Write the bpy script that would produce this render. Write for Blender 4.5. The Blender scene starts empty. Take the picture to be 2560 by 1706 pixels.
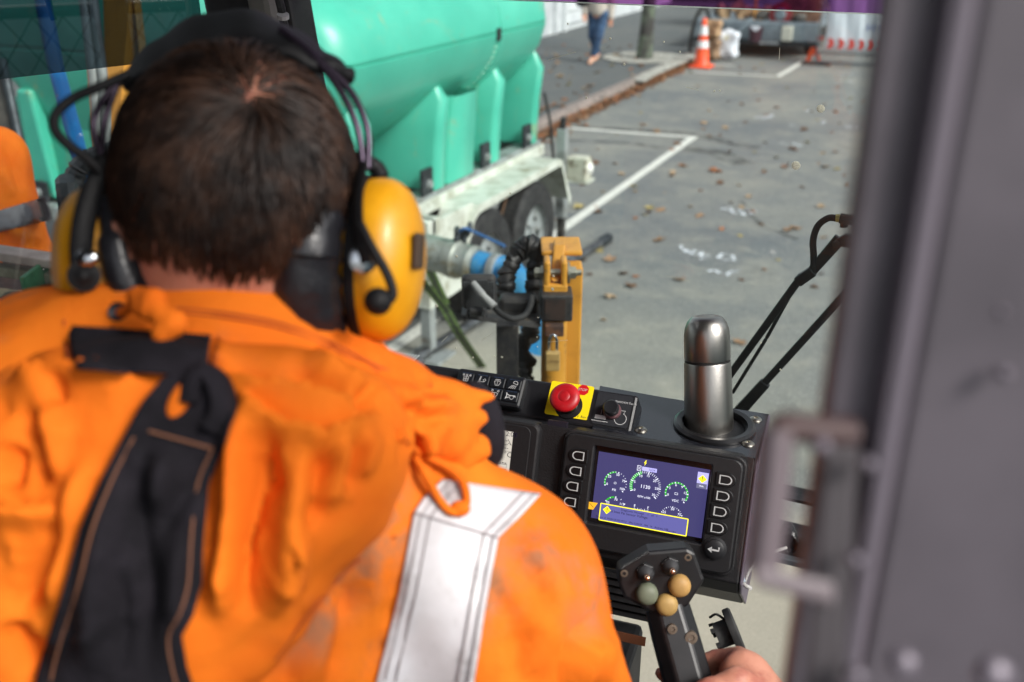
import bpy, bmesh, math, random
import numpy as np
from mathutils import Vector, Matrix
from mathutils.bvhtree import BVHTree
R = math.radians
rnd = random.Random(7)
# ------------------------------------------------------------------ camera, light, exposure
CAM_H, CAM_YAW, CAM_PITCH, LENS = 2.6, R(25), R(23.4), 35.0
sc = bpy.context.scene
col = sc.collection
cd = bpy.data.cameras.new("camera")
cam = bpy.data.objects.new("camera", cd); col.objects.link(cam)
cam.location = (0, 0, CAM_H)
cam.rotation_euler = (R(90) - CAM_PITCH, 0, CAM_YAW)
cd.lens, cd.sensor_width, cd.clip_start, cd.clip_end = LENS, 36.0, 0.05, 900
cd.dof.use_dof = True; cd.dof.focus_distance = 1.38; cd.dof.aperture_fstop = 4.1; cd.dof.aperture_blades = 9
sc.camera = cam
SUN_EL, SUN_AZ = R(40), R(106)          # azimuth of the sun measured clockwise from +Y
wd = bpy.data.worlds.new("World"); sc.world = wd; wd.use_nodes = True
wn = wd.node_tree.nodes; wl = wd.node_tree.links
bg = wn["Background"]; bg.inputs[1].default_value = 0.09
sky = wn.new("ShaderNodeTexSky"); sky.sky_type = 'NISHITA'; sky.sun_disc = False
sky.sun_elevation = SUN_EL; sky.sun_rotation = SUN_AZ; sky.dust_density = 3.0; sky.air_density = 1.0
hs = wn.new("ShaderNodeHueSaturation"); hs.inputs["Saturation"].default_value = 0.28
wl.new(sky.outputs[0], hs.inputs["Color"]); wl.new(hs.outputs[0], bg.inputs[0])
sd = bpy.data.lights.new("sun", 'SUN'); sd.energy = 1.5; sd.angle = R(16); sd.color = (1, .96, .9)
sun = bpy.data.objects.new("sun", sd); col.objects.link(sun)
sun.rotation_euler = (math.pi/2 - SUN_EL, 0, math.pi - SUN_AZ)
sc.view_settings.view_transform = 'Standard'; sc.view_settings.look = 'None'
sc.view_settings.gamma = 1; sc.view_settings.use_curve_mapping = False
sc.view_settings.exposure = 1.22
sc.cycles.use_denoising = True; sc.cycles.max_bounces = 8; sc.cycles.transparent_max_bounces = 16
sc.cycles.caustics_reflective = False; sc.cycles.caustics_refractive = False
sc.cycles.sample_clamp_indirect = 8
# ------------------------------------------------------------------ surveying: picture point -> place in the world
FPX = 2560 * LENS / 36
_s, _c = math.sin, math.cos
FW = Vector((-_s(CAM_YAW)*_c(CAM_PITCH), _c(CAM_YAW)*_c(CAM_PITCH), -_s(CAM_PITCH)))
RT = Vector((_c(CAM_YAW), _s(CAM_YAW), 0)); UP = RT.cross(FW)
CC = Vector((0, 0, CAM_H))
def ray(x, y): return FW + RT*((x-1280)/FPX) + UP*((853-y)/FPX)
def at(x, y, d): return CC + ray(x, y)*d
def onZ(x, y, z=0.): r = ray(x, y); return CC + r*((z-CAM_H)/r.z)
def onX(x, y, X): r = ray(x, y); return CC + r*(X/r.x)
def onY(x, y, Y): r = ray(x, y); return CC + r*(Y/r.y)
class Pl:                                # a tilted plane with axes u, v and normal n
    def __init__(s, o, u, v):
        s.o, s.u = Vector(o), Vector(u).normalized()
        v = Vector(v); s.v = (v - s.u*v.dot(s.u)).normalized(); s.n = s.u.cross(s.v)
    def uv(s, x, y, off=0.):
        r = ray(x, y); t = ((s.o + s.n*off - CC).dot(s.n))/r.dot(s.n); p = CC + r*t - s.o
        return p.dot(s.u), p.dot(s.v)
    def p(s, u, v, h=0.): return s.o + s.u*u + s.v*v + s.n*h
    def hit(s, x, y, h=0.): a, b = s.uv(x, y, h); return s.p(a, b, h)
# ------------------------------------------------------------------ materials
def lin(r, g, b):
    f = lambda c: (c/255/12.92) if c/255 <= .04045 else ((c/255+.055)/1.055)**2.4
    return (f(r), f(g), f(b), 1)
def mix_col(nt, fac, a, b):
    m = nt.nodes.new("ShaderNodeMix"); m.data_type = 'RGBA'
    for s_, v in ((0, fac), (6, a), (7, b)):
        if isinstance(v, (int, float)): m.inputs[s_].default_value = v
        elif isinstance(v, tuple): m.inputs[s_].default_value = v
        else: nt.links.new(v, m.inputs[s_])
    return m.outputs[2]
def ramp(nt, src, lo, hi):
    m = nt.nodes.new("ShaderNodeMapRange"); m.inputs[1].default_value = lo; m.inputs[2].default_value = hi
    m.interpolation_type = 'SMOOTHSTEP'; nt.links.new(src, m.inputs[0]); return m.outputs[0]
def noise(nt, scale, detail=3, rough=.55, vec=None, dist=0.):
    n = nt.nodes.new("ShaderNodeTexNoise"); n.inputs["Scale"].default_value = scale
    n.inputs["Detail"].default_value = detail; n.inputs["Roughness"].default_value = rough; n.inputs["Distortion"].default_value = dist
    if vec is None:
        tc = nt.nodes.get("TC") or nt.nodes.new("ShaderNodeTexCoord"); tc.name = "TC"; vec = tc.outputs["Object"]
    nt.links.new(vec, n.inputs["Vector"]); return n.outputs[0]
def stretch(nt, sx, sy, sz):
    tc = nt.nodes.get("TC") or nt.nodes.new("ShaderNodeTexCoord"); tc.name = "TC"
    m = nt.nodes.new("ShaderNodeMapping"); m.inputs["Scale"].default_value = (sx, sy, sz)
    nt.links.new(tc.outputs["Object"], m.inputs["Vector"]); return m.outputs[0]
MATS = {}
def mat(name, c, rough=.55, metal=0., c2=None, scale=8., lo=.42, hi=.62, bump=0., bscale=80., rvar=0.,
        dirt=None, dscale=20., dlo=.55, dhi=.7, spec=.5, coat=0., emit=None, es=1., sss=0., aniso=None):
    if name in MATS: return MATS[name]
    m = bpy.data.materials.new(name); m.use_nodes = True; nt = m.node_tree; b = nt.nodes["Principled BSDF"]
    c = c if len(c) == 4 else (*c, 1)
    b.inputs["Roughness"].default_value = rough; b.inputs["Metallic"].default_value = metal
    b.inputs["Specular IOR Level"].default_value = spec
    b.inputs["Coat Weight"].default_value = coat
    if sss: b.inputs["Subsurface Weight"].default_value = sss; b.inputs["Subsurface Radius"].default_value = (.01, .004, .002)
    out = None
    if c2 is not None:
        out = mix_col(nt, ramp(nt, noise(nt, scale, 5, .6), lo, hi), c, c2 if len(c2) == 4 else (*c2, 1))
    if dirt is not None:
        out = mix_col(nt, ramp(nt, noise(nt, dscale, 6, .65), dlo, dhi), out if out is not None else c, dirt if len(dirt) == 4 else (*dirt, 1))
    if out is None: b.inputs["Base Color"].default_value = c
    else: nt.links.new(out, b.inputs["Base Color"])
    if rvar:
        mr = nt.nodes.new("ShaderNodeMapRange"); mr.inputs[3].default_value = max(0, rough-rvar); mr.inputs[4].default_value = min(1, rough+rvar)
        nt.links.new(noise(nt, dscale, 5, .6), mr.inputs[0]); nt.links.new(mr.outputs[0], b.inputs["Roughness"])
    if bump:
        bp = nt.nodes.new("ShaderNodeBump"); bp.inputs["Strength"].default_value = bump; bp.inputs["Distance"].default_value = .004
        nt.links.new(noise(nt, bscale, 4, .6), bp.inputs["Height"]); nt.links.new(bp.outputs[0], b.inputs["Normal"])
    if emit is not None:
        b.inputs["Emission Color"].default_value = emit if len(emit) == 4 else (*emit, 1); b.inputs["Emission Strength"].default_value = es
    MATS[name] = m; return m
# ------------------------------------------------------------------ mesh helpers
def V(*a): return Vector(a)
class MB:
    def __init__(s): s.v, s.f = [], []
    def add(s, vs, fs):
        o = len(s.v); s.v += [tuple(p) for p in vs]; s.f += [tuple(i+o for i in f) for f in fs]; return s
    def box(s, lo, hi):
        x0, y0, z0 = lo; x1, y1, z1 = hi
        return s.hexa([(x0,y0,z0),(x1,y0,z0),(x1,y1,z0),(x0,y1,z0),(x0,y0,z1),(x1,y0,z1),(x1,y1,z1),(x0,y1,z1)])
    def hexa(s, p): return s.add(p, [(0,3,2,1),(4,5,6,7),(0,1,5,4),(1,2,6,5),(2,3,7,6),(3,0,4,7)])
    def obox(s, c, u, v, n, a, b, h0, h1):                # box on axes u, v, n around c
        c = Vector(c); return s.hexa([c+u*i+v*j+n*k for k in (h0, h1) for i, j in ((-a,-b),(a,-b),(a,b),(-a,b))])
    def prism(s, pts, off):
        n = len(pts); off = Vector(off); vs = [Vector(p) for p in pts] + [Vector(p)+off for p in pts]
        return s.add(vs, [tuple(range(n))[::-1], tuple(range(n, 2*n))] + [(i, (i+1) % n, n+(i+1) % n, n+i) for i in range(n)])
    def poly(s, pts): return s.add(pts, [tuple(range(len(pts)))])
    def tube(s, pts, r, n=10, caps=True, flat=1.):
        pts = [Vector(p) for p in pts]; k = len(pts); rr = r if hasattr(r, '__len__') else [r]*k
        t0 = (pts[1]-pts[0]).normalized(); a = t0.orthogonal().normalized(); vs = []; fs = []
        for i, p in enumerate(pts):
            t = (pts[min(i+1, k-1)]-pts[max(i-1, 0)]); t = t.normalized() if t.length > 1e-9 else t0
            a = (a - t*a.dot(t)); a = a.normalized() if a.length > 1e-6 else t.orthogonal().normalized(); b = t.cross(a)
            vs += [p + a*(rr[i]*math.cos(2*math.pi*j/n)) + b*(rr[i]*flat*math.sin(2*math.pi*j/n)) for j in range(n)]
        for i in range(k-1):
            fs += [(i*n+j, i*n+(j+1) % n, (i+1)*n+(j+1) % n, (i+1)*n+j) for j in range(n)]
        if caps: fs += [tuple(range(n))[::-1], tuple((k-1)*n+j for j in range(n))]
        return s.add(vs, fs)
    def lathe(s, o, axis, prof, n=24, ref=None, caps=True):
        o = Vector(o); ax = Vector(axis).normalized(); a = (Vector(ref) - ax*Vector(ref).dot(ax)).normalized() if ref else ax.orthogonal().normalized(); b = ax.cross(a)
        vs = []; fs = []
        for r, h in prof: vs += [o + ax*h + a*(r*math.cos(2*math.pi*j/n)) + b*(r*math.sin(2*math.pi*j/n)) for j in range(n)]
        for i in range(len(prof)-1): fs += [(i*n+j, i*n+(j+1) % n, (i+1)*n+(j+1) % n, (i+1)*n+j) for j in range(n)]
        if caps: fs += [tuple(range(n))[::-1], tuple((len(prof)-1)*n+j for j in range(n))]
        return s.add(vs, fs)
    def grid(s, rows, closed_u=False):
        n = len(rows[0]); vs = [p for r in rows for p in r]; m = n if closed_u else n-1
        return s.add(vs, [(i*n+j, i*n+(j+1) % n, (i+1)*n+(j+1) % n, (i+1)*n+j) for i in range(len(rows)-1) for j in range(m)])
    def ellip(s, c, u, v, n, a, b, h, seg=20, rings=12, pw=1.):
        c = Vector(c); rows = []
        for i in range(rings+1):
            ph = -math.pi/2 + math.pi*i/rings; cz = math.copysign(abs(math.sin(ph))**pw, math.sin(ph)); cr = math.cos(ph)**pw
            rows.append([c + u*(a*cr*math.cos(2*math.pi*j/seg)) + v*(b*cr*math.sin(2*math.pi*j/seg)) + n*(h*cz) for j in range(seg)])
        return s.grid(rows, True)
    def build(s, name, m, parent=None, smooth=None, bevel=0., solid=0., sub=0, seg=2):
        me = bpy.data.meshes.new(name); me.from_pydata(s.v, [], s.f); me.validate(); me.update()
        bm = bmesh.new(); bm.from_mesh(me); bmesh.ops.recalc_face_normals(bm, faces=bm.faces); bm.to_mesh(me); bm.free()
        if smooth is not None:
            me.shade_smooth()
            if smooth < 180: me.set_sharp_from_angle(angle=R(smooth))
        o = link(name, me, m, parent)
        if solid: md = o.modifiers.new("solid", 'SOLIDIFY'); md.thickness = solid; md.offset = 0
        if bevel: md = o.modifiers.new("bevel", 'BEVEL'); md.width = bevel; md.segments = seg; md.limit_method = 'ANGLE'; md.angle_limit = R(40)
        if sub: md = o.modifiers.new("sub", 'SUBSURF'); md.levels = md.render_levels = sub
        return o
def link(name, me, m, parent=None):
    o = bpy.data.objects.new(name, me)
    if m is not None and len(me.materials) == 0: me.materials.append(m)
    col.objects.link(o)
    if parent is not None: own(o, parent)
    return o
def own(o, parent):
    o.parent = parent
    if parent.parent is None: o.matrix_parent_inverse = Matrix.Translation(-Vector(parent.location))
    return o
def tag(o, label=None, cat=None, group=None, kind=None):
    for k, v_ in (("label", label), ("category", cat), ("group", group), ("kind", kind)):
        if v_: o[k] = v_
    return o
def thing(name, label, cat, loc, group=None):
    o = bpy.data.objects.new(name, None); o.empty_display_size = .1; col.objects.link(o); o.location = loc
    return tag(o, label, cat, group)
def copy_tree(o, parent=None):
    c = o.copy(); col.objects.link(c)
    if parent is not None: c.parent = parent
    for ch in list(o.children): copy_tree(ch, c)
    return c
def text_mesh(mb, txt, o, u, v, size, align='CENTER', lift=0.):
    cu = bpy.data.curves.new("t", 'FONT'); cu.body = txt; cu.size = size; cu.align_x = align; cu.align_y = 'CENTER'; cu.resolution_u = 2
    ob = bpy.data.objects.new("t", cu); col.objects.link(ob); dg = bpy.context.evaluated_depsgraph_get()
    me = ob.evaluated_get(dg).to_mesh(); n = Vector(u).cross(Vector(v))
    mb.add([Vector(o) + u*w.co.x + v*w.co.y + n*lift for w in me.vertices], [tuple(p.vertices) for p in me.polygons])
    ob.evaluated_get(dg).to_mesh_clear(); bpy.data.objects.remove(ob); bpy.data.curves.remove(cu)
def smooth_path(pts, k=6):                 # Catmull-Rom through the points
    P = [Vector(p) for p in pts]; P = [P[0]*2-P[1]] + P + [P[-1]*2-P[-2]]; out = []
    for i in range(1, len(P)-2):
        for j in range(k):
            t = j/k; a, b, c, d = P[i-1:i+3]
            out.append(.5*((2*b) + (c-a)*t + (2*a-5*b+4*c-d)*t*t + (3*b-a-3*c+d)*t**3))
    out.append(P[-2]); return out
def stroke(mb, pts, n, w):                 # flat ribbon along a polyline lying in the plane with normal n
    pts = [Vector(p) for p in pts]; rows = []
    for i, p in enumerate(pts):
        t = (pts[min(i+1, len(pts)-1)] - pts[max(i-1, 0)]).normalized(); s_ = n.cross(t).normalized()*(w/2); rows.append([p-s_, p+s_])
    mb.grid(rows)
# ------------------------------------------------------------------ the street
def asphalt(name, base, pale, dark, dust, sunlit_dust=()):
    m = bpy.data.materials.new(name); m.use_nodes = True; nt = m.node_tree; b = nt.nodes["Principled BSDF"]
    fine = ramp(nt, noise(nt, 140, 3, .7), .25, .75); c = mix_col(nt, fine, dark, base)
    c = mix_col(nt, ramp(nt, noise(nt, 55, 3, .6), .58, .68), c, pale); c = mix_col(nt, ramp(nt, noise(nt, 38, 4, .7), .60, .70), c, dark)
    c = mix_col(nt, ramp(nt, noise(nt, .55, 5, .6), .3, .75), c, mix_col(nt, .5, c, dust))
    c = mix_col(nt, ramp(nt, noise(nt, 2.6, 8, .72, dist=.3), .45, .75), c, mix_col(nt, .55, c, dust))
    c = mix_col(nt, ramp(nt, noise(nt, 1.1, 5, .6), .6, .72), c, mix_col(nt, .45, c, dark))
    c = mix_col(nt, ramp(nt, noise(nt, 9, 7, .75), .48, .72), c, mix_col(nt, .38, c, dark)); c = mix_col(nt, ramp(nt, noise(nt, 17, 6, .75), .56, .74), c, mix_col(nt, .35, c, pale))
    sp = nt.nodes.new("ShaderNodeTexVoronoi"); sp.inputs["Scale"].default_value = 3.2
    nt.links.new(nt.nodes["TC"].outputs["Object"], sp.inputs["Vector"])
    c = mix_col(nt, ramp(nt, sp.outputs["Distance"], .055, .03), c, mix_col(nt, .6, c, dark))
    for p_, r_, a_ in sunlit_dust:  # pale dust patches, partly painting in the sunlit brightness of this ground
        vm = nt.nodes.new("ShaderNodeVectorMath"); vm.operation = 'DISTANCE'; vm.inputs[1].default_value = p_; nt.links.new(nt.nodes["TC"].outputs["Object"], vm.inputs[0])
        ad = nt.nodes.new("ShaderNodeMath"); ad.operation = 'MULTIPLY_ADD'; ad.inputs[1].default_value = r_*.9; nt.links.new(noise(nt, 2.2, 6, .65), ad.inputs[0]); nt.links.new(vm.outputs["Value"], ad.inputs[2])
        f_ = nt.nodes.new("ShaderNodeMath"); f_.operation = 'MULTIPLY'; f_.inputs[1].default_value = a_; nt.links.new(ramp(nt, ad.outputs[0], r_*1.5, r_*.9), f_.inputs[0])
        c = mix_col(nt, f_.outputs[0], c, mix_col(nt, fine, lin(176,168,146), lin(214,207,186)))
    nt.links.new(c, b.inputs["Base Color"]); b.inputs["Roughness"].default_value = .82
    bp = nt.nodes.new("ShaderNodeBump"); bp.inputs["Strength"].default_value = .5; bp.inputs["Distance"].default_value = .006
    nt.links.new(noise(nt, 120, 3, .7), bp.inputs["Height"]); nt.links.new(bp.outputs[0], b.inputs["Normal"])
    return m
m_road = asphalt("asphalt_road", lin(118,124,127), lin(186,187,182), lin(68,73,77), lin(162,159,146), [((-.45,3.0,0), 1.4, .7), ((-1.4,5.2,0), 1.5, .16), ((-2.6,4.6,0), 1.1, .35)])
m_foot = asphalt("asphalt_footpath", lin(92,97,100), lin(124,125,122), lin(70,75,78), lin(106,105,100))
m_paint = mat("road_paint", lin(222,222,214), .6, c2=lin(150,150,146), scale=26, lo=.5, hi=.72, bump=.2)
m_spray = bpy.data.materials.new("spray_paint"); m_spray.use_nodes = True
_nt = m_spray.node_tree; _b = _nt.nodes["Principled BSDF"]; _b.inputs["Base Color"].default_value = lin(225,230,236); _b.inputs["Roughness"].default_value = .7
_nt.links.new(ramp(_nt, noise(_nt, 16, 5, .7), .4, .6), _b.inputs["Alpha"])
KX = -5.05
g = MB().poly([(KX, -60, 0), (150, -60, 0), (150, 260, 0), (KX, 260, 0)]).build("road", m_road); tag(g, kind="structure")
road = g
g2 = MB().poly([(-200, -60, -.02), (KX+.3, -60, -.02), (KX+.3, 260, -.02), (-200, 260, -.02)]).build("ground", m_foot); tag(g2, kind="structure")
fp = MB().box((-60, -40, -.019), (KX-.19, 200, .105)).build("footpath", m_foot); tag(fp, kind="structure")
m_kerb = mat("kerb_stone", lin(150,136,130), .75, c2=lin(120,112,107), scale=9, bump=.4, bscale=60, dirt=lin(96,82,70), dscale=7)
kb = tag(thing("kerb", None, None, (KX-.1, 10, 0)), kind="structure")
y = 3.; i = 0
while y < 30:
    L = .9 + .04*rnd.random(); h = .112 + .006*rnd.random(); dx = .006*rnd.uniform(-1, 1)
    MB().box((KX-.185+dx, y+.008, -.015), (KX-.015+dx, y+L-.008, h)).build("kerb_block", m_kerb, kb, bevel=.018); y += L
m_conc = mat("pale_concrete", lin(176,174,166), .8, c2=lin(140,138,130), scale=6, bump=.3, dirt=lin(110,100,88), dscale=3)
a = [onZ(1603,204,.105), onZ(1640,183,.105), onZ(1742,140,.105)]
mb = MB(); rows = []
for p in smooth_path(a, 5): rows.append([p+V(-.16,.02,.004), p+V(.05,-.02,.004)])
mb.grid(rows); o = mb.build("concrete_edging", m_conc, solid=.03); tag(o, kind="structure")
# painted bay lines and spray marks belong to the road
LX = -3.19
def strip(name, pts, w, m, z=.004):
    mb = MB(); stroke(mb, [V(p[0], p[1], z) for p in pts], V(0,0,1), w); return mb.build(name, m, road)
strip("painted_line", [(LX, 4.0), (LX, 8), (LX, 12.24)], .10, m_paint)
strip("painted_line", [(LX-.053, 12.19), (-4.05, 12.12), (-4.9, 12.06)], .10, m_paint)
strip("painted_line", [(LX-.04, 17.62), (LX, 18.6), (LX+.02, 19.8)], .10, m_paint)
strip("painted_line", [(LX-.09, 17.62), (-3.9, 17.58), (-4.7, 17.52)], .09, m_paint)
strip("painted_line", [(-4.2, 18.6), (-4.9, 18.5)], .08, m_paint)
def spray(px, w=.05):
    pts = [onZ(x, y_) for x, y_ in px]; strip("spray_mark", [(p.x, p.y) for p in pts], w, m_spray, .0045 + .0004*rnd.random())
for px in ([(1700,615),(1716,632),(1740,628)],[(1712,624),(1735,640)],[(1745,640),(1775,640)],[(1752,630),(1758,652)],[(1795,648),(1805,636),(1830,640),(1835,652),(1805,652)],
           [(1800,522),(1830,528)],[(1822,520),(1838,536)],[(1845,524),(1862,540)],[(1865,525),(1882,538)],[(1885,530),(1898,530)],
           [(1888,296),(1915,290),(1930,298)],[(1905,300),(1935,288)],[(1975,313),(1992,316)],[(1930,356),(1942,360)],[(1952,358),(1970,362)],[(1978,358),(2004,366)],
           [(2004,276),(2030,280)],[(2048,303),(2060,305),(2055,312)],[(2112,318),(2150,320)],[(2080,200),(2105,203)],[(2118,203),(2135,207)],[(2095,185),(2140,187)],[(1770,680),(1785,676),(1800,684)],[(1812,690),(1845,676)]):
    spray(px, .045)
# dark tyre scuff arcs
m_scuff = bpy.data.materials.new("tyre_scuff"); m_scuff.use_nodes = True
_nt = m_scuff.node_tree; _b = _nt.nodes["Principled BSDF"]; _b.inputs["Base Color"].default_value = lin(58,60,62); _b.inputs["Roughness"].default_value = .85
_m = _nt.nodes.new("ShaderNodeMath"); _m.operation = 'MULTIPLY'; _m.inputs[1].default_value = .55
_nt.links.new(ramp(_nt, noise(_nt, 5, 5, .65), .32, .7), _m.inputs[0]); _nt.links.new(_m.outputs[0], _b.inputs["Alpha"])
for px, w in (([(1420,318),(1560,326),(1700,334),(1800,352),(1890,372)], .22), ([(1420,352),(1560,358),(1660,372)], .12), ([(1690,372),(1780,380),(1860,412)], .3), ([(1995,600),(1900,560),(1850,500)], .06)):
    pts = smooth_path([onZ(*q) for q in px], 5); strip("tyre_mark", [(p.x, p.y) for p in pts], w, m_scuff, .003)
# leaves -----------------------------------------------------------------------
def leaf_mesh(k):
    r_ = random.Random(k); n = 14; pts = []
    for i in range(n):
        a = 2*math.pi*i/n; r = .045*(1 + .45*math.cos(5*a/1.0 + k) * (.6+.4*r_.random())) * (1.25 if i == 0 else 1)
        pts.append((r*math.cos(a), r*math.sin(a)*.8, .004 + .022*r_.random()**1.5 + .012*abs(math.sin(a))))
    mb = MB(); mb.add([(0, 0, .004)] + pts, [(0, 1+i, 1+(i+1) % n) for i in range(n)])
    me = bpy.data.meshes.new("leaf"); me.from_pydata(mb.v, [], mb.f); me.shade_smooth(); return me
leaf_cols = [lin(134,98,70), lin(158,124,92), lin(178,152,120), lin(108,78,58), lin(160,104,68), lin(176,160,104)]
leaf_mats = [mat(f"dry_leaf_{i}", c, .7, c2=tuple(x*.6 for x in c[:3]), scale=30) for i, c in enumerate(leaf_cols)]
leaf_me = []
for k in range(12):
    me = leaf_mesh(k); me.materials.append(leaf_mats[k % 6]); leaf_me.append(me)
def leaf(p, s=1., k=None, where="road"):
    o = bpy.data.objects.new("fallen_leaf", leaf_me[rnd.randrange(12) if k is None else k]); col.objects.link(o); o.location = p
    o.rotation_euler = (rnd.uniform(-.25, .25), rnd.uniform(-.25, .25), rnd.uniform(0, 6.3)); o.scale = (s, s, s*rnd.uniform(.6, 1.3))
    if where == "road": tag(o, "dry brown curled leaf lying on the grey asphalt road", "leaf", "fallen leaves on the road")
    else: tag(o, "dry brown leaf lying on the dark asphalt footpath", "leaf", "fallen leaves on the footpath")
lp = [(1460,318),(1492,378),(1488,410),(1540,412),(1588,470),(1582,480),(1560,435),(1457,462),(1440,378),(1412,394),(1500,536),(1452,520),(1710,415),(1676,445),(1680,433),(1690,365),(1828,380),(1810,320),(1758,310),(1760,308),(1606,325),(1606,315),(2005,323),(2085,335),(2055,386),(2064,416),(2092,428),(2110,440),(2115,467),(2018,358),(1985,372),(1962,422),(1905,434),(1780,432),(1797,434),(1802,460),(1848,466),(1876,492),(1878,534),(1860,518),(1755,478),(1730,518),(1650,525),(1620,520),(1590,545),(1615,543),(1810,575),(1850,590),(1985,576),(1965,578),(1748,545),(2115,560),(2035,280),(2038,228),(2060,262),(2130,275),(2130,250),(1850,265),(1860,305),(1960,153),(1850,183),(1905,180),(2075,170),(2100,158),(2120,165),(1580,720),(1592,695),(1470,685),(1455,650),(1530,745),(1500,628),(1850,705),(1700,700),(1512,800),(1786,828),(1850,855),(1765,890),(1948,1175),(2030,720),(2048,690),(1520,650),(1555,690),(1370,735),(1262,670),(1905,560),(1828,505),(1935,395),(1640,330),(2000,470),(2046,520),(2055,600),(1650,600)]
for x, y_ in lp:
    p = onZ(x+rnd.uniform(-6,6), y_+rnd.uniform(-4,4)); leaf(p, rnd.uniform(.55, 1.25))
for _ in range(70):
    X, Y = rnd.uniform(-4.9, -.6), rnd.uniform(5, 19); leaf(V(X, Y, 0), rnd.uniform(.4, .9))
for x, y_ in [(1402,430),(1405,270),(1438,235),(1460,225),(1476,217),(1400,195),(1430,170),(1450,150),(1470,140),(1540,140),(1555,145),(1580,190),(1578,175),(1562,160),(1520,120),(1510,105),(1600,168),(1420,215),(1412,250),(1390,140),(1395,160),(1500,150),(1428,300),(1500,180),(1530,165)]:
    leaf(onZ(x, y_, .107), rnd.uniform(.8, 1.5), where="foot")
for _ in range(60): leaf(V(rnd.uniform(-8.4, -5.3), rnd.uniform(10, 20), .107), rnd.uniform(.5, 1.0), where="foot")
# the gutter litter nobody could count
mb = MB()
for _ in range(2600):
    Y = rnd.uniform(8.5, 20); base = rnd.choice([KX+.04, KX+.05, KX+.05, KX+.03, KX-.3 if Y < 13 else KX+.04]); X = base + abs(rnd.gauss(0, .09))*(1 if base > KX-.1 else -1.2)*(1.6 if Y < 12 else .8)
    z = .11 if X < KX-.18 else (.118 if X < KX-.01 else .004 + .05*max(0, 1-abs(X-KX)/.16)*rnd.random())
    a = rnd.uniform(0, 6.3); s_ = rnd.uniform(.02, .055); t = rnd.uniform(-.5, .5); u = V(math.cos(a), math.sin(a), t)*s_; v = V(-math.sin(a), math.cos(a), rnd.uniform(-.5, .5))*s_*.7; c0 = V(X, Y, z+.012)
    mb.add([c0-u, c0-v*.8+u*.2+V(0,0,.01), c0+u*1.1, c0+v*.9-u*.1+V(0,0,.012)], [(0,1,2,3)])
o = mb.build("leaf_litter", None); tag(o, "drift of brown dead leaves along the kerb and gutter", "leaves", kind="stuff")
for m_ in leaf_mats: o.data.materials.append(m_)
for p_ in o.data.polygons: p_.material_index = rnd.choice([0,1,3,4,4,0])
# ------------------------------------------------------------------ white building on the left of the footpath
m_wb = mat("white_weatherboard", lin(214,218,220), .55, c2=lin(196,200,204), scale=3, dirt=lin(150,150,146), dscale=4, dlo=.62, dhi=.8)
m_dark = mat("dark_void", (.012,.013,.015), .6)
bx = -8.75
bld = thing("white_building", "white weatherboard building with slatted garage door beside the footpath", "building", (bx, 22, 0))
MB().box((bx-6, 15, -.01), (bx-.06, 30, 3.6)).build("wall", m_wb, bld)
MB().box((bx-.06, 15, .105), (bx-.0, 20.9, 3.4)).build("wall_panel", m_wb, bld, bevel=.01)
for Y0 in (20.95, 21.5, 23.0, 24.6): MB().box((bx-.06, Y0, .105), (bx+.03, Y0+.16, 3.4)).build("corner_board", m_wb, bld, bevel=.006)
for Y0, Y1 in ((21.7, 22.95), (23.2, 24.55)):
    for k in range(9): MB().hexa([(bx-.05, Y0, .25+k*.26), (bx-.005, Y0, .25+k*.26), (bx-.005, Y1, .25+k*.26), (bx-.05, Y1, .25+k*.26), (bx-.05, Y0, .48+k*.26), (bx-.03, Y0, .48+k*.26), (bx-.03, Y1, .48+k*.26), (bx-.05, Y1, .48+k*.26)]).build("slat", m_wb, bld)
m_stone = mat("grey_stone", lin(92,88,84), .8, c2=lin(66,64,62), scale=5, bump=.5, bscale=20)
gw = thing("stone_wall", "low dark grey stone garden wall beyond the tree", "wall", (-8, 31, 0))
for k in range(6): MB().box((-10.2+k*.62, 31, .1), (-9.6+k*.62, 31.4, 1.15+.02*(k % 2))).build("stone", m_stone, gw, bevel=.03)
MB().box((-10.25, 30.97, 1.17), (-6.4, 31.43, 1.25)).build("coping", m_stone, gw, bevel=.01)
gp = thing("gate_post", "cream gate post with green gate behind the tree trunk", "gate post", (-6.0, 31, 0))
MB().box((-6.3, 30.9, .1), (-6.0, 31.2, 1.9)).build("post", m_wb, gp, bevel=.02); MB().box((-6.36, 30.84, 1.9), (-5.94, 31.26, 1.98)).build("cap", m_wb, gp, bevel=.02)
gg = thing("garden_gate", "dark green timber garden gate", "gate", (-5.5, 31, 0)); m_gg = mat("green_gate", lin(40,66,60), .6)
for k in range(6): MB().box((-5.95+k*.17, 31, .12), (-5.8+k*.17, 31.04, 1.5)).build("board", m_gg, gg)
MB().box((-5.97, 31.05, .4), (-4.95, 31.09, .5)).build("rail", m_gg, gg)
hs_ = thing("far_house", "grey rendered house wall at the far end of street", "house", (-5, 40, 0)); m_rend = mat("grey_render", lin(112,110,108), .8, c2=lin(92,92,92), scale=2)
MB().box((-14, 40, 0), (8, 46, 4.2)).build("wall", m_rend, hs_)
for k in range(5): w_ = MB().box((-11+k*3.6, 39.97, 1.1), (-9.4+k*3.6, 40.0, 2.6)).build("window", m_wb, hs_); MB().box((-10.92+k*3.6, 39.955, 1.18), (-9.48+k*3.6, 39.968, 2.52)).build("pane", m_dark, w_)
MB().prism([(-14.3, 39.6, 4.2), (-14.3, 46.4, 4.2), (-14.3, 43, 6.2)], (22.6, 0, 0)).build("roof", mat("roof_iron", lin(80,84,90), .5), hs_)
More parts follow.
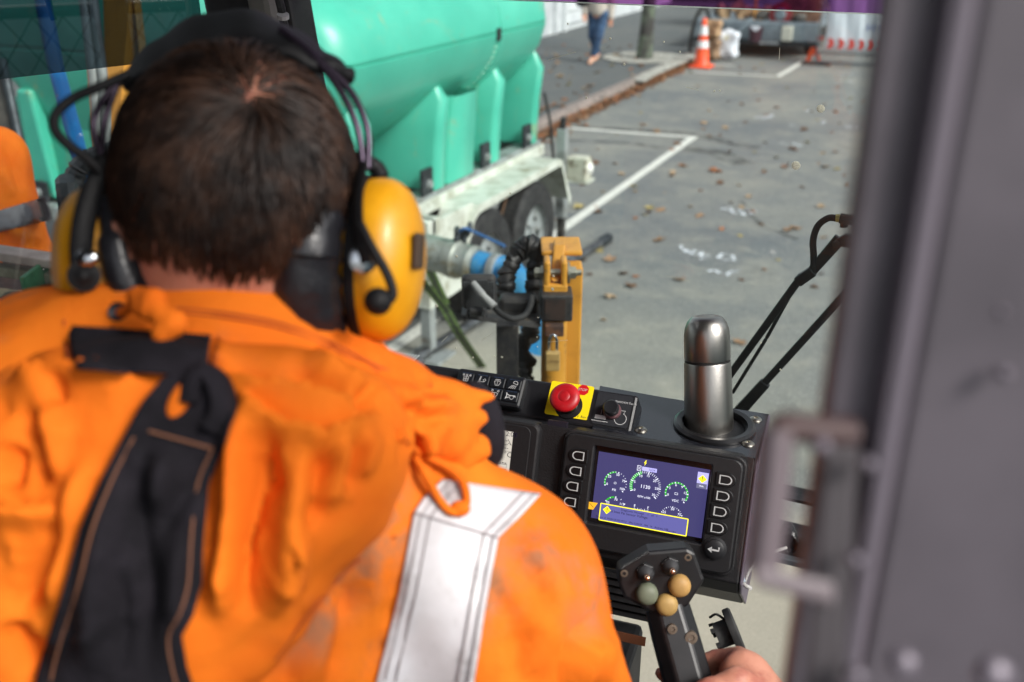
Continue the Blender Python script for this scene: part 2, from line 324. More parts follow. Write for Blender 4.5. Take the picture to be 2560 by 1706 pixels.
# ------------------------------------------------------------------ street tree
m_bark = mat("mossy_bark", lin(62,60,58), .9, c2=lin(98,108,92), scale=4, bump=.9, bscale=25)
tr = thing("street_tree", "dark mossy street tree trunk in the footpath by the kerb", "tree", onZ(1610,146,.105))
T = Vector(tr.location); mb = MB()
mb.tube([T+V(0,0,-.05), T+V(.01,0,.15), T+V(.03,0,.6), T+V(.06,.02,1.4), T+V(.1,.05,2.4), T+V(.12,.1,3.4)], [.17,.145,.125,.115,.105,.09], 14)
mb.build("trunk", m_bark, tr, smooth=60)
tips = []
for k in range(7):
    a = k*2.4; p0 = T+V(.1,.06,2.3+.15*k); p1 = p0+V(math.cos(a)*.9, math.sin(a)*.9, .9); p2 = p1+V(math.cos(a+.4)*.9, math.sin(a+.4)*.9, .8); tips += [p1, p2, (p1+p2)/2]
    MB().tube(smooth_path([p0, p1, p2], 4), [.045-.004*q for q in range(9)], 8).build("limb", m_bark, tr, smooth=60)
mb = MB()
for _ in range(1400):
    c0 = rnd.choice(tips) + V(rnd.gauss(0,.45), rnd.gauss(0,.45), rnd.gauss(.1,.35)); u = V(rnd.gauss(0,1), rnd.gauss(0,1), rnd.gauss(0,.6)).normalized()*.06; v = u.orthogonal().normalized()*.045
    mb.add([c0-u, c0-v, c0+u, c0+v], [(0,1,2,3)])
mb.build("crown", leaf_mats[1], tr)
mb = MB(); mb.lathe(T+V(.02,0,-.105), (0,0,1), [(.75,.1),(.78,.125),(.6,.128),(.55,.11)], 20); o = mb.build("tree_surround", m_conc); tag(o, kind="structure")
# ------------------------------------------------------------------ soft bodies: blended round shapes meshed as one continuous skin
class Soft:
    def __init__(s, lo, hi, h):
        s.lo = np.array(lo, float); s.h = h; n = np.ceil((np.array(hi)-s.lo)/h).astype(int)+1; s.n = n
        s.ax = [s.lo[i] + h*np.arange(n[i]) for i in range(3)]; s.d = np.full(n, 1.0, np.float32)
    def _sub(s, lo, hi, m):
        sl = []
        for i in range(3):
            a = max(0, int(math.floor((lo[i]-m-s.lo[i])/s.h))); b = min(s.n[i], int(math.ceil((hi[i]+m-s.lo[i])/s.h))+1)
            if a >= b: return None
            sl.append(slice(a, b))
        return tuple(sl)
    def _mix(s, sl, d, k, op):
        o = s.d[sl]
        if op == 'add':
            if k > 0: h = np.maximum(k-np.abs(o-d), 0)/k; s.d[sl] = np.minimum(o, d) - h*h*k*.25
            else: s.d[sl] = np.minimum(o, d)
        elif op == 'sub':
            h = np.maximum(k-np.abs(o+d), 0)/k; s.d[sl] = np.maximum(o, -d) + h*h*k*.25
    def _pts(s, sl): return np.meshgrid(s.ax[0][sl[0]], s.ax[1][sl[1]], s.ax[2][sl[2]], indexing='ij', sparse=True)
    def cone(s, a, b, ra, rb, k=.02, op='add'):
        a, b = np.array(a, float), np.array(b, float); r = max(ra, rb)
        sl = s._sub(np.minimum(a, b)-r, np.maximum(a, b)+r, max(k, 2*s.h)*1.2)
        if sl is None: return s
        x, y, z = s._pts(sl); ab = b-a; L = max(ab@ab, 1e-12)
        t = np.clip(((x-a[0])*ab[0]+(y-a[1])*ab[1]+(z-a[2])*ab[2])/L, 0, 1)
        d = np.sqrt((x-a[0]-t*ab[0])**2+(y-a[1]-t*ab[1])**2+(z-a[2]-t*ab[2])**2) - (ra+(rb-ra)*t)
        s._mix(sl, d.astype(np.float32), k, op); return s
    def chain(s, pts, rs, k=.02, op='add'):
        rs = rs if hasattr(rs, '__len__') else [rs]*len(pts)
        for i in range(len(pts)-1): s.cone(pts[i], pts[i+1], rs[i], rs[i+1], k, op)
        return s
    def ball(s, c, u, v, w, a, b, e, k=.02, op='add'):                 # ellipsoid with axes u, v, w
        c = np.array(c, float); A = [np.array(q, float) for q in (u, v, w)]; r = (a, b, e)
        ext = np.sqrt(sum((A[i]*r[i])**2 for i in range(3))); sl = s._sub(c-ext, c+ext, max(k, 2*s.h)*1.2)
        if sl is None: return s
        x, y, z = s._pts(sl); q = [(x-c[0])*A[i][0]+(y-c[1])*A[i][1]+(z-c[2])*A[i][2] for i in range(3)]
        k0 = np.sqrt(sum((q[i]/r[i])**2 for i in range(3))); k1 = np.sqrt(sum((q[i]/r[i]**2)**2 for i in range(3)))+1e-9
        s._mix(sl, (k0*(k0-1)/k1).astype(np.float32), k, op); return s
    def cut(s, p, n):                                                  # keep the side the normal points to
        x, y, z = np.meshgrid(*s.ax, indexing='ij', sparse=True); p = np.array(p); n = np.array(n)/np.linalg.norm(n)
        s.d = np.maximum(s.d, -((x-p[0])*n[0]+(y-p[1])*n[1]+(z-p[2])*n[2])).astype(np.float32); return s
    def wave(s, f):
        x, y, z = np.meshgrid(*s.ax, indexing='ij', sparse=True); s.d = (s.d + f(x, y, z)).astype(np.float32); return s
    def mesh(s):                                                       # naive surface nets
        d = s.d; I = d < 0; n = d.shape
        cnt = sum(I[i:n[0]-1+i, j:n[1]-1+j, k:n[2]-1+k].astype(np.int8) for i in (0,1) for j in (0,1) for k in (0,1))
        act = np.argwhere((cnt > 0) & (cnt < 8)); idx = -np.ones((n[0]-1, n[1]-1, n[2]-1), np.int32); idx[tuple(act.T)] = np.arange(len(act))
        P = np.zeros((len(act), 3)); W = np.zeros(len(act)); cr = [(i,j,k) for i in (0,1) for j in (0,1) for k in (0,1)]
        val = {q: d[act[:,0]+q[0], act[:,1]+q[1], act[:,2]+q[2]] for q in cr}
        for a_ in cr:
            for ax in range(3):
                if a_[ax]: continue
                b_ = tuple(a_[i]+(i == ax) for i in range(3)); va, vb = val[a_], val[b_]; m = (va < 0) != (vb < 0)
                t = np.where(m, va/(va-vb+1e-12), 0); p = np.array(a_, float)[None]+np.eye(3)[ax][None]*t[:,None]
                P[m] += p[m]; W[m] += 1
        P = (act + P/W[:,None])*s.h + s.lo; F = []
        for ax in range(3):
            o = [i for i in range(3) if i != ax]; A = np.moveaxis(I, ax, 0); m = A[:-1] != A[1:]
            e = np.argwhere(m); e2 = np.zeros_like(e); e2[:, ax] = e[:, 0]; e2[:, o[0]] = e[:, 1]; e2[:, o[1]] = e[:, 2]
            ok = (e2[:, o[0]] > 0) & (e2[:, o[1]] > 0) & (e2[:, o[0]] < n[o[0]]-1) & (e2[:, o[1]] < n[o[1]]-1); e2 = e2[ok]
            def c_(i, j): q = e2.copy(); q[:, o[0]] -= i; q[:, o[1]] -= j; return idx[tuple(q.T)]
            f = np.stack([c_(1,1), c_(0,1), c_(0,0), c_(1,0)], 1); fl = I[tuple(e2.T)] ^ (ax == 1); f[~fl] = f[~fl][:, ::-1]; F.append(f)
        return P, np.concatenate(F)
    def build(s, name, m, parent=None, smooth_it=1, PF=None):
        P, F = PF if PF is not None else s.mesh(); me = bpy.data.meshes.new(name); me.from_pydata(P.tolist(), [], F.tolist()); me.validate(); me.update(); me.shade_smooth()
        o = link(name, me, m, parent)
        if smooth_it: md = o.modifiers.new("relax", 'SMOOTH'); md.factor = .5; md.iterations = smooth_it
        return o
def person_body(root, P, m_body, h=.02):
    """one continuous standing figure; P maps joint names to points, radii fixed by build"""
    pts = np.array([tuple(v) for v in P.values()]); S = Soft(pts.min(0)-.25, pts.max(0)+.25, h); k = .05
    S.chain([P['pelvis'], P['chest']], [.15, .16], k); S.chain([P['chest'], P['neck']], [.13, .065], k)
    S.cone(P['shl'], P['shr'], .075, .075, k); S.cone(P['neck'], P['head'], .055, .06, .03)
    hz = Vector(P['head']); S.ball(hz, (1,0,0), (0,1,0), (0,0,1), .078, .098, .118, .02)
    for q in 'lr':
        S.chain([P['sh'+q], P['el'+q], P['wr'+q]], [.06, .045, .032], .03); S.chain([P['hip'+q], P['kn'+q], P['an'+q]], [.09, .06, .042], .04)
        S.cone(P['an'+q], P['toe'+q], .045, .035, .02)
        w = Vector(P['wr'+q]); d = (w - Vector(P['el'+q])).normalized(); s_ = d.cross(V(0,0,1)); s_ = s_.normalized() if s_.length > .1 else V(1,0,0)
        S.ball(w+d*.045, d, s_, d.cross(s_), .05, .036, .02, .02)
        for j, L in enumerate((.07, .085, .08, .065)):
            b = w+d*.08+s_*(-.026+.0175*j); S.chain([b, b+d*L*.5, b+d*L+V(0,0,-.01)], [.0095,.009,.008], .006)
        S.chain([w+d*.03+s_*.03, w+d*.06+s_*.055, w+d*.09+s_*.06], [.011,.01,.009], .008)
    return S

def project(P):
    d = P-np.array(CC); z = d@np.array(FW); return np.stack([1280+FPX*(d@np.array(RT))/z, 853-FPX*(d@np.array(UP))/z], 1), z
def relax(P, F, n):                                                   # a little smoothing of a quad net
    for _ in range(n):
        A = np.zeros_like(P); W = np.zeros(len(P))
        for a, b in ((0,1),(1,2),(2,3),(3,0)):
            np.add.at(A, F[:,a], P[F[:,b]]); np.add.at(W, F[:,a], 1); np.add.at(A, F[:,b], P[F[:,a]]); np.add.at(W, F[:,b], 1)
        P = P*.5 + .5*A/np.maximum(W, 1)[:,None]
    return P
def tailor(P, F, strokes, back):
    """press folds into the cloth: each stroke is (kind, height, width, points); lips rise on the right of their direction of travel"""
    nr = np.zeros_like(P); fn_ = np.cross(P[F[:,1]]-P[F[:,0]], P[F[:,2]]-P[F[:,0]])
    for i in range(4): np.add.at(nr, F[:,i], fn_)
    nr /= np.linalg.norm(nr, axis=1)[:,None]+1e-12; X, z = project(P); face = np.clip(-(nr@np.array(FW))*1.6, 0, 1) if back else np.ones(len(P))
    if np.median(-(nr@np.array(FW))[z < np.median(z)]) < 0: nr = -nr; face = np.clip(-(nr@np.array(FW))*1.6, 0, 1)
    H = np.zeros(len(P))
    for kind, A, w, pts in strokes:
        q = np.array([[v.x, v.y] for v in smooth_path([V(x, y, 0) for x, y in pts], 4)]); best = np.full(len(P), 1e9); sg = np.zeros(len(P)); along = np.zeros(len(P)); L = len(q)-1
        for i in range(L):
            a, b = q[i], q[i+1]; ab = b-a; t = np.clip(((X-a)@ab)/(ab@ab+1e-9), 0, 1); r = X-a-t[:,None]*ab; d = np.hypot(r[:,0], r[:,1]); m = d < best
            best[m] = d[m]; sg[m] = np.sign(ab[0]*r[m,1]-ab[1]*r[m,0]); along[m] = (i+t[m])/L
        e0 = np.clip(np.minimum(along, 1-along)*3.2+.05, 0, 1); ends = e0*e0*(3-2*e0); dl = best*sg
        if kind == 'ridge': h = A*np.exp(-(best/w)**2)
        elif kind == 'crease': h = -A*np.exp(-(best/(w*1.7))**1.2)
        elif kind == 'lip': h = np.where(dl > 0, A*np.exp(-(best/w)**1.3), -A*.35*np.exp(-best/(w*.35)))
        H += h*ends
    return P + nr*(np.clip(H*1.4, -.024, .03)*face)[:,None]
# ------------------------------------------------------------------ pedestrian
m_skin = mat("skin", lin(214,160,132), .5, c2=lin(200,138,112), scale=30, sss=.15)
B = onZ(1480, 160, .105)
ped = thing("person", "person in beige jumper and blue jeans walking on footpath, black bag on shoulder", "person", B)
def jp(x, y, z): return B + V(x, y, z)*.93
J = dict(pelvis=jp(.06,.12,.95), chest=jp(.04,.10,1.28), neck=jp(.04,.10,1.46), head=jp(.04,.08,1.62), shl=jp(-.15,.10,1.38), shr=jp(.23,.10,1.38),
         ell=jp(-.21,.12,1.1), wrl=jp(-.17,.0,.92), elr=jp(.29,.16,1.1), wrr=jp(.30,.12,.86), hipl=jp(-.04,.12,.9), hipr=jp(.15,.12,.9),
         knl=jp(-.05,.12,.5), anl=jp(-.05,.42,.14), toel=jp(-.06,.36,.05), knr=jp(.10,.02,.5), anr=jp(.01,.02,.09), toer=jp(.0,-.14,.035))
person_body(ped, J, m_skin, .01).build("body", m_skin, ped)
S = Soft(np.array(B)+(-.5,-.4,.0), np.array(B)+(.6,.8,1.1), .012)
for q in 'lr': S.chain([J['hip'+q], J['kn'+q], J['an'+q]], [.108,.078,.056], .03)
S.cone(J['hipl'], J['hipr'], .11, .11, .04); S.cut(np.array(B)+(0,0,.14), (0,0,1))
S.build("jeans", mat("blue_denim", lin(42,66,96), .85, c2=lin(66,94,128), scale=6, bump=.3), ped)
S = Soft(np.array(B)+(-.6,-.4,.6), np.array(B)+(.7,.8,1.6), .014)
S.chain([J['pelvis']+V(0,0,.03), J['chest']], [.165,.175], .05); S.cone(J['shl'], J['shr'], .09, .09, .05)
for q in 'lr': S.chain([J['sh'+q], J['el'+q], J['wr'+q]], [.085,.072,.055], .04)
S.build("jumper", mat("beige_knit", lin(186,176,166), .9, bump=.4, bscale=120), ped)
mb = MB()
for q in 'lr': a_, t_ = J['an'+q], J['toe'+q]; mb.tube([a_+(a_-t_)*.25+V(0,0,-.03), (a_+t_)/2+V(0,0,-.005), t_+(t_-a_)*.18], [.042,.05,.032], 10, flat=.7)
mb.build("shoe", mat("nude_shoe", lin(206,172,152), .45), ped, smooth=60)
S = Soft(np.array(J['head'])-.2, np.array(J['head'])+.2, .01); S.ball(J['head']+V(0,.03,.03), (1,0,0), (0,1,0), (0,0,1), .09,.1,.115); S.build("hair", mat("brown_hair", (.05,.03,.02), .6), ped)
bgp = J['shl']+V(-.09,-.05,-.24)
bag = thing("shoulder_bag", "small black shoulder bag against the beige jumper", "bag", bgp)
MB().ellip(bgp, V(1,0,0), V(0,1,0), V(0,0,1), .12, .07, .10, pw=.6).build("bag_body", mat("black_leather", (.012,.013,.018), .35), bag, smooth=60)
MB().tube(smooth_path([bgp+V(-.09,0,.07), bgp+V(-.02,.03,.3), bgp+V(.1,.1,.07)], 6), .009, 6).build("strap", mat("black_leather", (.012,.013,.018), .35), bag)
# ------------------------------------------------------------------ traffic cone
m_cone = mat("cone_orange", lin(250,92,44), .45, c2=lin(236,78,36), scale=8); m_refl = mat("reflective_white", lin(232,234,236), .35)
CB = onZ(1753, 168)
cone = thing("traffic_cone", "tall orange traffic cone with two white bands by the kerb", "traffic cone", CB)
MB().box(CB+V(-.2,-.2,0), CB+V(.2,.2,.035)).build("base", m_cone, cone, bevel=.02)
def rc(z): return .145 - (.145-.035)*z/.84
MB().lathe(CB, (0,0,1), [(rc(.0)+.02,.03),(rc(.06),.06),(rc(.3),.3),(rc(.6),.6),(rc(.82),.82),(.028,.845),(.012,.85)], 24).build("body", m_cone, cone, smooth=40)
for z0, z1 in ((.34,.46),(.56,.72)): MB().lathe(CB, (0,0,1), [(rc(z0)+.003,z0),(rc(z1)+.003,z1)], 24).build("band", m_refl, cone, smooth=40)
# ------------------------------------------------------------------ parked tray truck with its load
m_tray = mat("galvanised_tray", lin(138,150,158), .5, .3, c2=lin(120,132,142), scale=5, dirt=lin(96,98,98), dscale=9)
m_rub = mat("black_rubber", (.012,.012,.013), .75, c2=(.03,.03,.03), scale=20)
m_steel = mat("dark_steel", lin(70,76,80), .5, .6, c2=lin(50,54,58), scale=12)
TY = 19.9; TL, TR = -5.35, -2.98
tk = thing("tray_truck", "grey tray truck parked across the end of the bay", "truck", (-4, TY, 0))
MB().box((TL, TY, .56), (TR, TY+3.6, .66)).build("deck", m_tray, tk, bevel=.01)
for k in range(4): w_ = (TR-TL)/4; MB().box((TL+k*w_+.012, TY-.03, .33), (TL+(k+1)*w_-.012, TY+.0, .63)).build("tailgate_panel", m_tray, tk, bevel=.008)
MB().box((TL, TY-.012, .245), (TR+.05, TY+.1, .325)).build("rear_bumper", m_steel, tk, bevel=.01)
MB().box((-4.05, TY-.018, .255), (-3.7, TY-.013, .315)).build("number_plate", mat("plate_white", lin(208,212,216), .4), tk)
mb = MB(); text_mesh(mb, "MQU1 E", V(-3.875, TY-.02, .285), V(1,0,0), V(0,0,1), .075); mb.build("plate_lettering", m_dark, tk)
for X in (TL+.25, TR-.25):
    w_ = MB().lathe((X-.11, TY+.9, .3), (1,0,0), [(.16,0),(.27,.01),(.3,.04),(.3,.18),(.27,.21),(.16,.22)], 24).build("wheel", m_rub, tk, smooth=40)
    MB().lathe((X-.115, TY+.9, .3), (1,0,0), [(.155,0),(.155,.23)], 20).build("rim", m_steel, w_, smooth=40)
MB().box((TL+.1, TY+.3, .3), (TR-.1, TY+3.4, .55)).build("chassis", m_dark, tk)
MB().box((TL, TY+3.6, .4), (TR, TY+4.9, 2.1)).build("cab", m_tray, tk, bevel=.08)
m_tl = mat("tail_lamp_red", lin(176,30,26), .3)
MB().box((TR-.02, TY-.03, .37), (TR+.1, TY, .45)).build("tail_lamp", m_tl, tk, bevel=.01)
m_wood = mat("split_wood", lin(176,146,112), .8, c2=lin(140,106,78), scale=9, bump=.5, bscale=40)
m_sack = mat("brown_sack", lin(150,122,96), .85, c2=lin(112,88,68), scale=6, bump=.6, bscale=30)
def lg(p0, p1, r, lab):
    o = MB().tube([p0, p0.lerp(p1, .3), p0.lerp(p1, .7), p1], [r*.92, r, r*1.04, r*.95], 9).build("log", m_wood, smooth=50); tag(o, lab, "log", "logs on the truck")
for a_, b_, r, lab in (((1800,75),(1820,20),.09,"upright split log at the left end of the tray load"), ((1846,46),(1872,26),.08,"log lying across the tray load beside the white tub"), ((1830,24),(1858,8),.08,"log at the top of the tray load"), ((1812,60),(1800,12),.08,"leaning log behind the upright split log")):
    lg(onY(*a_, TY+.35), onY(*b_, TY+.45), r, lab)
def soft_sack(name, p, a, b, h, m, lab, cat, group=None):
    S = Soft(np.array(p)-(a+.08, b+.08, .06), np.array(p)+(a+.08, b+.08, 2*h+.08), .02)
    S.ball(p+V(0,0,h*.9), (1,0,0), (0,1,0), (0,0,1), a, b, h, .03)
    for i in (-1, 1):
        for j in (-1, 1):
            for k in (.35, 1.5): S.cone(p+V(0,0,h*.9), p+V(i*a*.72, j*b*.72, h*k), .08, .06, .08)
    S.cut(p, (0,0,1)); o = S.build(name, m); tag(o, lab, cat, group); return o
soft_sack("burlap_sack", onZ(1775,152), .16, .14, .22, m_sack, "lower brown sack standing on the road behind the cone", "sack", "sacks behind the cone")
soft_sack("burlap_sack", onZ(1775,152)+V(.0,0,.42), .15, .13, .17, m_wood, "tan sack stacked on top of the lower brown sack", "sack", "sacks behind the cone")
m_wbag = mat("white_woven_bag", lin(214,218,226), .6, bump=.4, bscale=35)
wb = soft_sack("woven_bag", onZ(1816,150), .2, .14, .3, m_wbag, "upright white woven bag with small yellow print behind the cone", "bag")
BP = Vector(onZ(1816,150)); mb = MB(); text_mesh(mb, "A", BP+V(0,-.165,.42), V(1,0,0), V(0,0,1), .14); mb.build("printed_mark", mat("yellow_print", lin(206,190,70), .6), wb)
def bucket(px, Y, r, h, m, lab, name="bucket"):
    p = onY(*px, Y); t = thing(name, lab, "bucket", p)
    MB().lathe(p, (0,0,1), [(r*.8,0),(r,h),(r*1.06,h),(r*1.06,h-.03),(r*.95,h-.02),(r*.7,.02)], 20).build("pail", m, t, smooth=40)
    MB().tube([p+V(r*math.cos(a_), 0, h-.02+.6*r*math.sin(a_)*-1) for a_ in [math.pi*i/8 for i in range(9)]], .006, 5).build("handle", m_steel, t)
bucket((1838,72), TY+.2, .17, .16, mat("cream_plastic", lin(214,214,200), .5), "wide cream plastic tub on the tray load")
bucket((1887,104), TY-.2, .13, .26, mat("maroon_plastic", lin(64,34,46), .5), "dark maroon bucket hanging on the tailgate")
MB_ = MB().hexa([(p.x, p.y+dy, p.z) for dy in (0, .03) for p in (onY(1875,66,TY-.36), onY(1902,66,TY-.36), onY(1893,78,TY-.36), onY(1884,78,TY-.36))]); o = MB_.build("folded_cloth", m_wbag, bevel=.01); tag(o, "white cloth draped over the maroon bucket", "cloth")
jc = onY(1966, 103, TY-.12); jt = thing("jerry_can", "pale cream jerry can hung on the middle of tailgate", "jerry can", jc)
MB().box(jc+V(-.1,-.06,0), jc+V(.1,.06,.27)).build("can_body", mat("cream_plastic", lin(214,214,200), .5), jt, bevel=.025, seg=3); MB().lathe(jc+V(-.05,0,.27), (0,0,1), [(.025,0),(.025,.03)], 12).build("cap", m_steel, jt)
br_ = thing("brick_stack", "stack of brown bricks on the right end of the tray", "bricks", (-3.3, TY+.5, .66)); m_brick = mat("brown_brick", lin(150,112,92), .85, c2=lin(120,88,74), scale=7)
for r_ in range(6):
    for k in range(3): q = (r_ % 2)*.05; MB().box((-3.75+k*.235+q, TY+.3, .665+r_*.082), (-3.53+k*.235+q, TY+.5, .74+r_*.082)).build("brick", m_brick, br_, bevel=.006)
hr = onY(1953, 36, TY+.3); ht = thing("hose_reel", "red round hose reel standing on the tray", "hose reel", hr); m_red = mat("faded_red", lin(150,48,52), .5, c2=lin(110,40,46), scale=8)
MB().lathe(hr-V(0,.08,0), (0,1,0), [(.2,0),(.22,.01),(.22,.03),(.1,.04),(.1,.12),(.22,.13),(.22,.15),(.2,.16)], 28).build("drum", m_red, ht, smooth=40)
MB().lathe(hr-V(0,.1,0), (0,1,0), [(.02,-.01),(.1,0),(.11,.02),(.05,.025)], 20).build("hub", m_tray, ht, smooth=40)
MB().box(hr+V(-.12,-.03,-.3), hr+V(.12,.03,-.2)).build("foot", m_steel, ht)
m_ochre = mat("ochre_paint", lin(186,130,52), .5)
for k, (a_, b_, lab) in enumerate((((1885,60),(1893,-30),"tall ochre pole standing in the tray load"), ((1900,52),(1911,28),"short ochre post beside the tall ochre pole"))):
    o = MB().tube([onY(*a_, TY+.25), onY(*b_, TY+.3)], .03, 8).build("pole", m_ochre); tag(o, lab, "pole", "ochre poles on the tray")
o = MB().tube(smooth_path([onY(1838,92,TY-.15), onY(1850,76,TY-.1), onY(1868,58,TY+.0), onY(1880,50,TY+.1)], 6), .05, 10).build("exhaust_hose", mat("grey_hose", lin(96,108,116), .5)); tag(o, "bent grey hose hanging over the left end of tailgate", "hose")
o = MB().tube(smooth_path([onZ(1744,152)+V(-.25,.3,0), onZ(1744,152)+V(-.22,.3,.5), onY(1752,24,19.2), onY(1772,40,19.3), onY(1775,150,19.5)], 8), .035, 8).build("rubber_hose", m_rub); tag(o, "thick black hose arched up behind the orange cone", "hose")
for k in range(14):                                        # loose rubble filling the tray
    X = rnd.uniform(TL+.2, TR-.3); p = V(X, TY+rnd.uniform(.2,1.4), .66); r = rnd.uniform(.07,.16); S = MB(); S.ellip(p+V(0,0,r*.7), V(.9,.3,.1).normalized(), V(-.3,.9,0).normalized(), V(0,0,1), r*1.3, r, r*.85, 9, 6)
    o = S.build("rubble_lump", m_sack if k % 2 else m_stone); tag(o, "rough lump of rubble lying among the tray load", "rubble", "rubble in the tray")
# ------------------------------------------------------------------ mesh fence panel with banner
FY = 19.35; FX0, FX1 = onY(2040,155,FY).x, -.4
fn = thing("site_fence", "galvanised temporary mesh fence panel beside the tray truck", "fence", (FX0, FY, 0)); m_galv = mat("galvanised", lin(120,128,134), .45, .7, c2=lin(100,108,114), scale=18)
for X in (FX0, FX1): MB().tube([(X, FY, .02), (X, FY, 1.95)], .02, 8).build("post", m_galv, fn, smooth=50)
for z in (.06, .22, 1.94): MB().tube([(FX0, FY, z), (FX1, FY, z)], .016, 8).build("rail", m_galv, fn, smooth=50)
mb = MB()
for k in range(24): X = FX0+(FX1-FX0)*(k+1)/25; mb.tube([(X, FY, .06), (X, FY, 1.94)], .0025, 4)
for k in range(12): z = .2+k*.15; mb.tube([(FX0, FY+.004, z), (FX1, FY+.004, z)], .0025, 4)
tag(mb.build("mesh_infill", m_galv, fn), kind="stuff")
MB().box((FX0-.25, FY-.1, 0), (FX0+.25, FY+.1, .05)).build("foot", m_rub, fn, bevel=.015)
p0, p1, p2 = onY(2062,20,FY-.03), onY(2059,127,FY-.03), onY(2240,134,FY-.03)
bn = thing("banner", "white banner with row of red chevrons hung on mesh fence", "banner", p1); bw, bz, bt = p2.x-p1.x, p1.z, 1.55
rows = []
for i in range(13):
    z = bz+(bt-bz)*i/12; rows.append([V(p1.x+bw*j/24+ .01*math.sin(i*.7), FY-.03+.012*math.sin(j*.9+i*.35)+.008*math.sin(j*2.1), z+.012*math.sin(j*.5)) for j in range(25)])
mb = MB(); mb.grid(rows); mb.build("sheet", mat("banner_white", lin(214,222,230), .5), bn, smooth=180, solid=.003)
for k in range(9):
    x = p1.x+.05+k*.178; z0 = bz+.05; zc = .085; mb = MB(); mb.prism([(x, FY-.056, z0), (x+.085, FY-.056, z0), (x+.125, FY-.056, z0+zc), (x+.085, FY-.056, z0+2*zc), (x, FY-.056, z0+2*zc), (x+.04, FY-.056, z0+zc)], (0,.002,0)); mb.build("chevron", mat("chevron_red", lin(206,66,58), .5), bn)
mb = MB(); text_mesh(mb, "DO NOT ENTER", V(onY(2166,70,FY-.05).x, FY-.057, onY(2166,70,FY-.05).z), V(1,0,0), V(0,0,1), .13, 'LEFT'); mb.build("lettering", mat("banner_blue", lin(52,92,170), .5), bn)
ab = onZ(2035,153); at_ = thing("barrier_leg", "small orange A-shaped barrier leg at the fence foot", "barrier leg", ab)
for s_ in (-1, 1): MB().hexa([ab+V(s_*.1-.04,-.14,0), ab+V(s_*.1+.04,-.14,0), ab+V(s_*.1+.04,-.1,0), ab+V(s_*.1-.04,-.1,0), ab+V(s_*.02-.04,-.14,.26), ab+V(s_*.02+.04,-.14,.26), ab+V(s_*.02+.04,-.1,.26), ab+V(s_*.02-.04,-.1,.26)]).build("leg", m_cone, at_)
MB().box(ab+V(-.1,-.137,.12), ab+V(.1,-.103,.18)).build("crossbar", m_cone, at_)
# ------------------------------------------------------------------ green water tank trailer
def plastic_green():
    m = mat("tank_green", lin(80,190,164), .34, c2=lin(64,172,148), scale=1.2, lo=.3, hi=.7, rvar=.1, spec=.55)
    nt = m.node_tree; b = nt.nodes["Principled BSDF"]; src = b.inputs["Base Color"].links[0].from_socket
    scr = ramp(nt, noise(nt, 6, 6, .75, stretch(nt, 1.2, .5, .35), 1.2),   .56, .74); f = nt.nodes.new("ShaderNodeMath"); f.operation = 'MULTIPLY'; f.inputs[1].default_value = .8; nt.links.new(scr, f.inputs[0])
    c = mix_col(nt, f.outputs[0], src, lin(150,160,120))
    c = mix_col(nt, ramp(nt, noise(nt, 22, 5, .65), .64, .74), c, lin(110,150,126)); nt.links.new(c, b.inputs["Base Color"])
    bp = nt.nodes.new("ShaderNodeBump"); bp.inputs["Strength"].default_value = .18; bp.inputs["Distance"].default_value = .02
    nt.links.new(noise(nt, 3.0, 3, .5), bp.inputs["Height"]); nt.links.new(bp.outputs[0], b.inputs["Normal"]); return m
m_tank = plastic_green()
m_wht = mat("chipped_white_paint", lin(206,210,200), .55, c2=lin(186,190,178), scale=7, dirt=lin(140,136,112), dscale=8, dlo=.5, dhi=.74, bump=.1)
m_gal = mat("weathered_galv", lin(164,170,170), .5, .35, c2=lin(140,144,142), scale=9, dirt=lin(110,98,84), dscale=14)
TX0, TX1, TY0, TY1, RZ = -5.62, -3.0, 4.32, 7.2, .92
tr_ = thing("tank_trailer", "white tandem trailer carrying a big bright green plastic water tank", "trailer", ((TX0+TX1)/2, 5.8, 0))
def ring(z, inx, iny0, iny1, r, n=8):
    x0, x1, y0, y1 = TX0+inx, TX1-inx, TY0+iny0, TY1-iny1; out = []
    for cx, cy, a0 in ((x1-r, y0+r, -90), (x1-r, y1-r, 0), (x0+r, y1-r, 90), (x0+r, y0+r, 180)):
        out += [V(cx+r*math.cos(R(a0+90*i/n)), cy+r*math.sin(R(a0+90*i/n)), z) for i in range(n+1)]
    return out
prof = [(1.02,.86,.34,.16,.06),(1.08,.80,.26,.10,.10),(1.2,.60,.16,.06,.16),(1.4,.32,.08,.04,.2),(1.56,.14,.04,.02,.22),(1.68,.05,.015,.01,.22),(1.8,.012,.0,.0,.22),(1.828,.004,0,0,.22),(1.84,.002,0,0,.22),(1.846,.014,.012,.012,.21),(1.854,.002,0,0,.22),(1.87,.004,0,0,.22),(2.0,.02,.01,.01,.22),(2.12,.1,.03,.03,.24),(2.26,.3,.08,.08,.26),(2.34,.55,.2,.2,.28),(2.36,.8,.5,.5,.3)]
rows = [ring(*q) for q in prof]; mb = MB(); mb.grid(rows, True); mb.poly(rows[-1]); mb.poly(rows[0][::-1])
tank = mb.build("tank", m_tank, tr_, smooth=70)
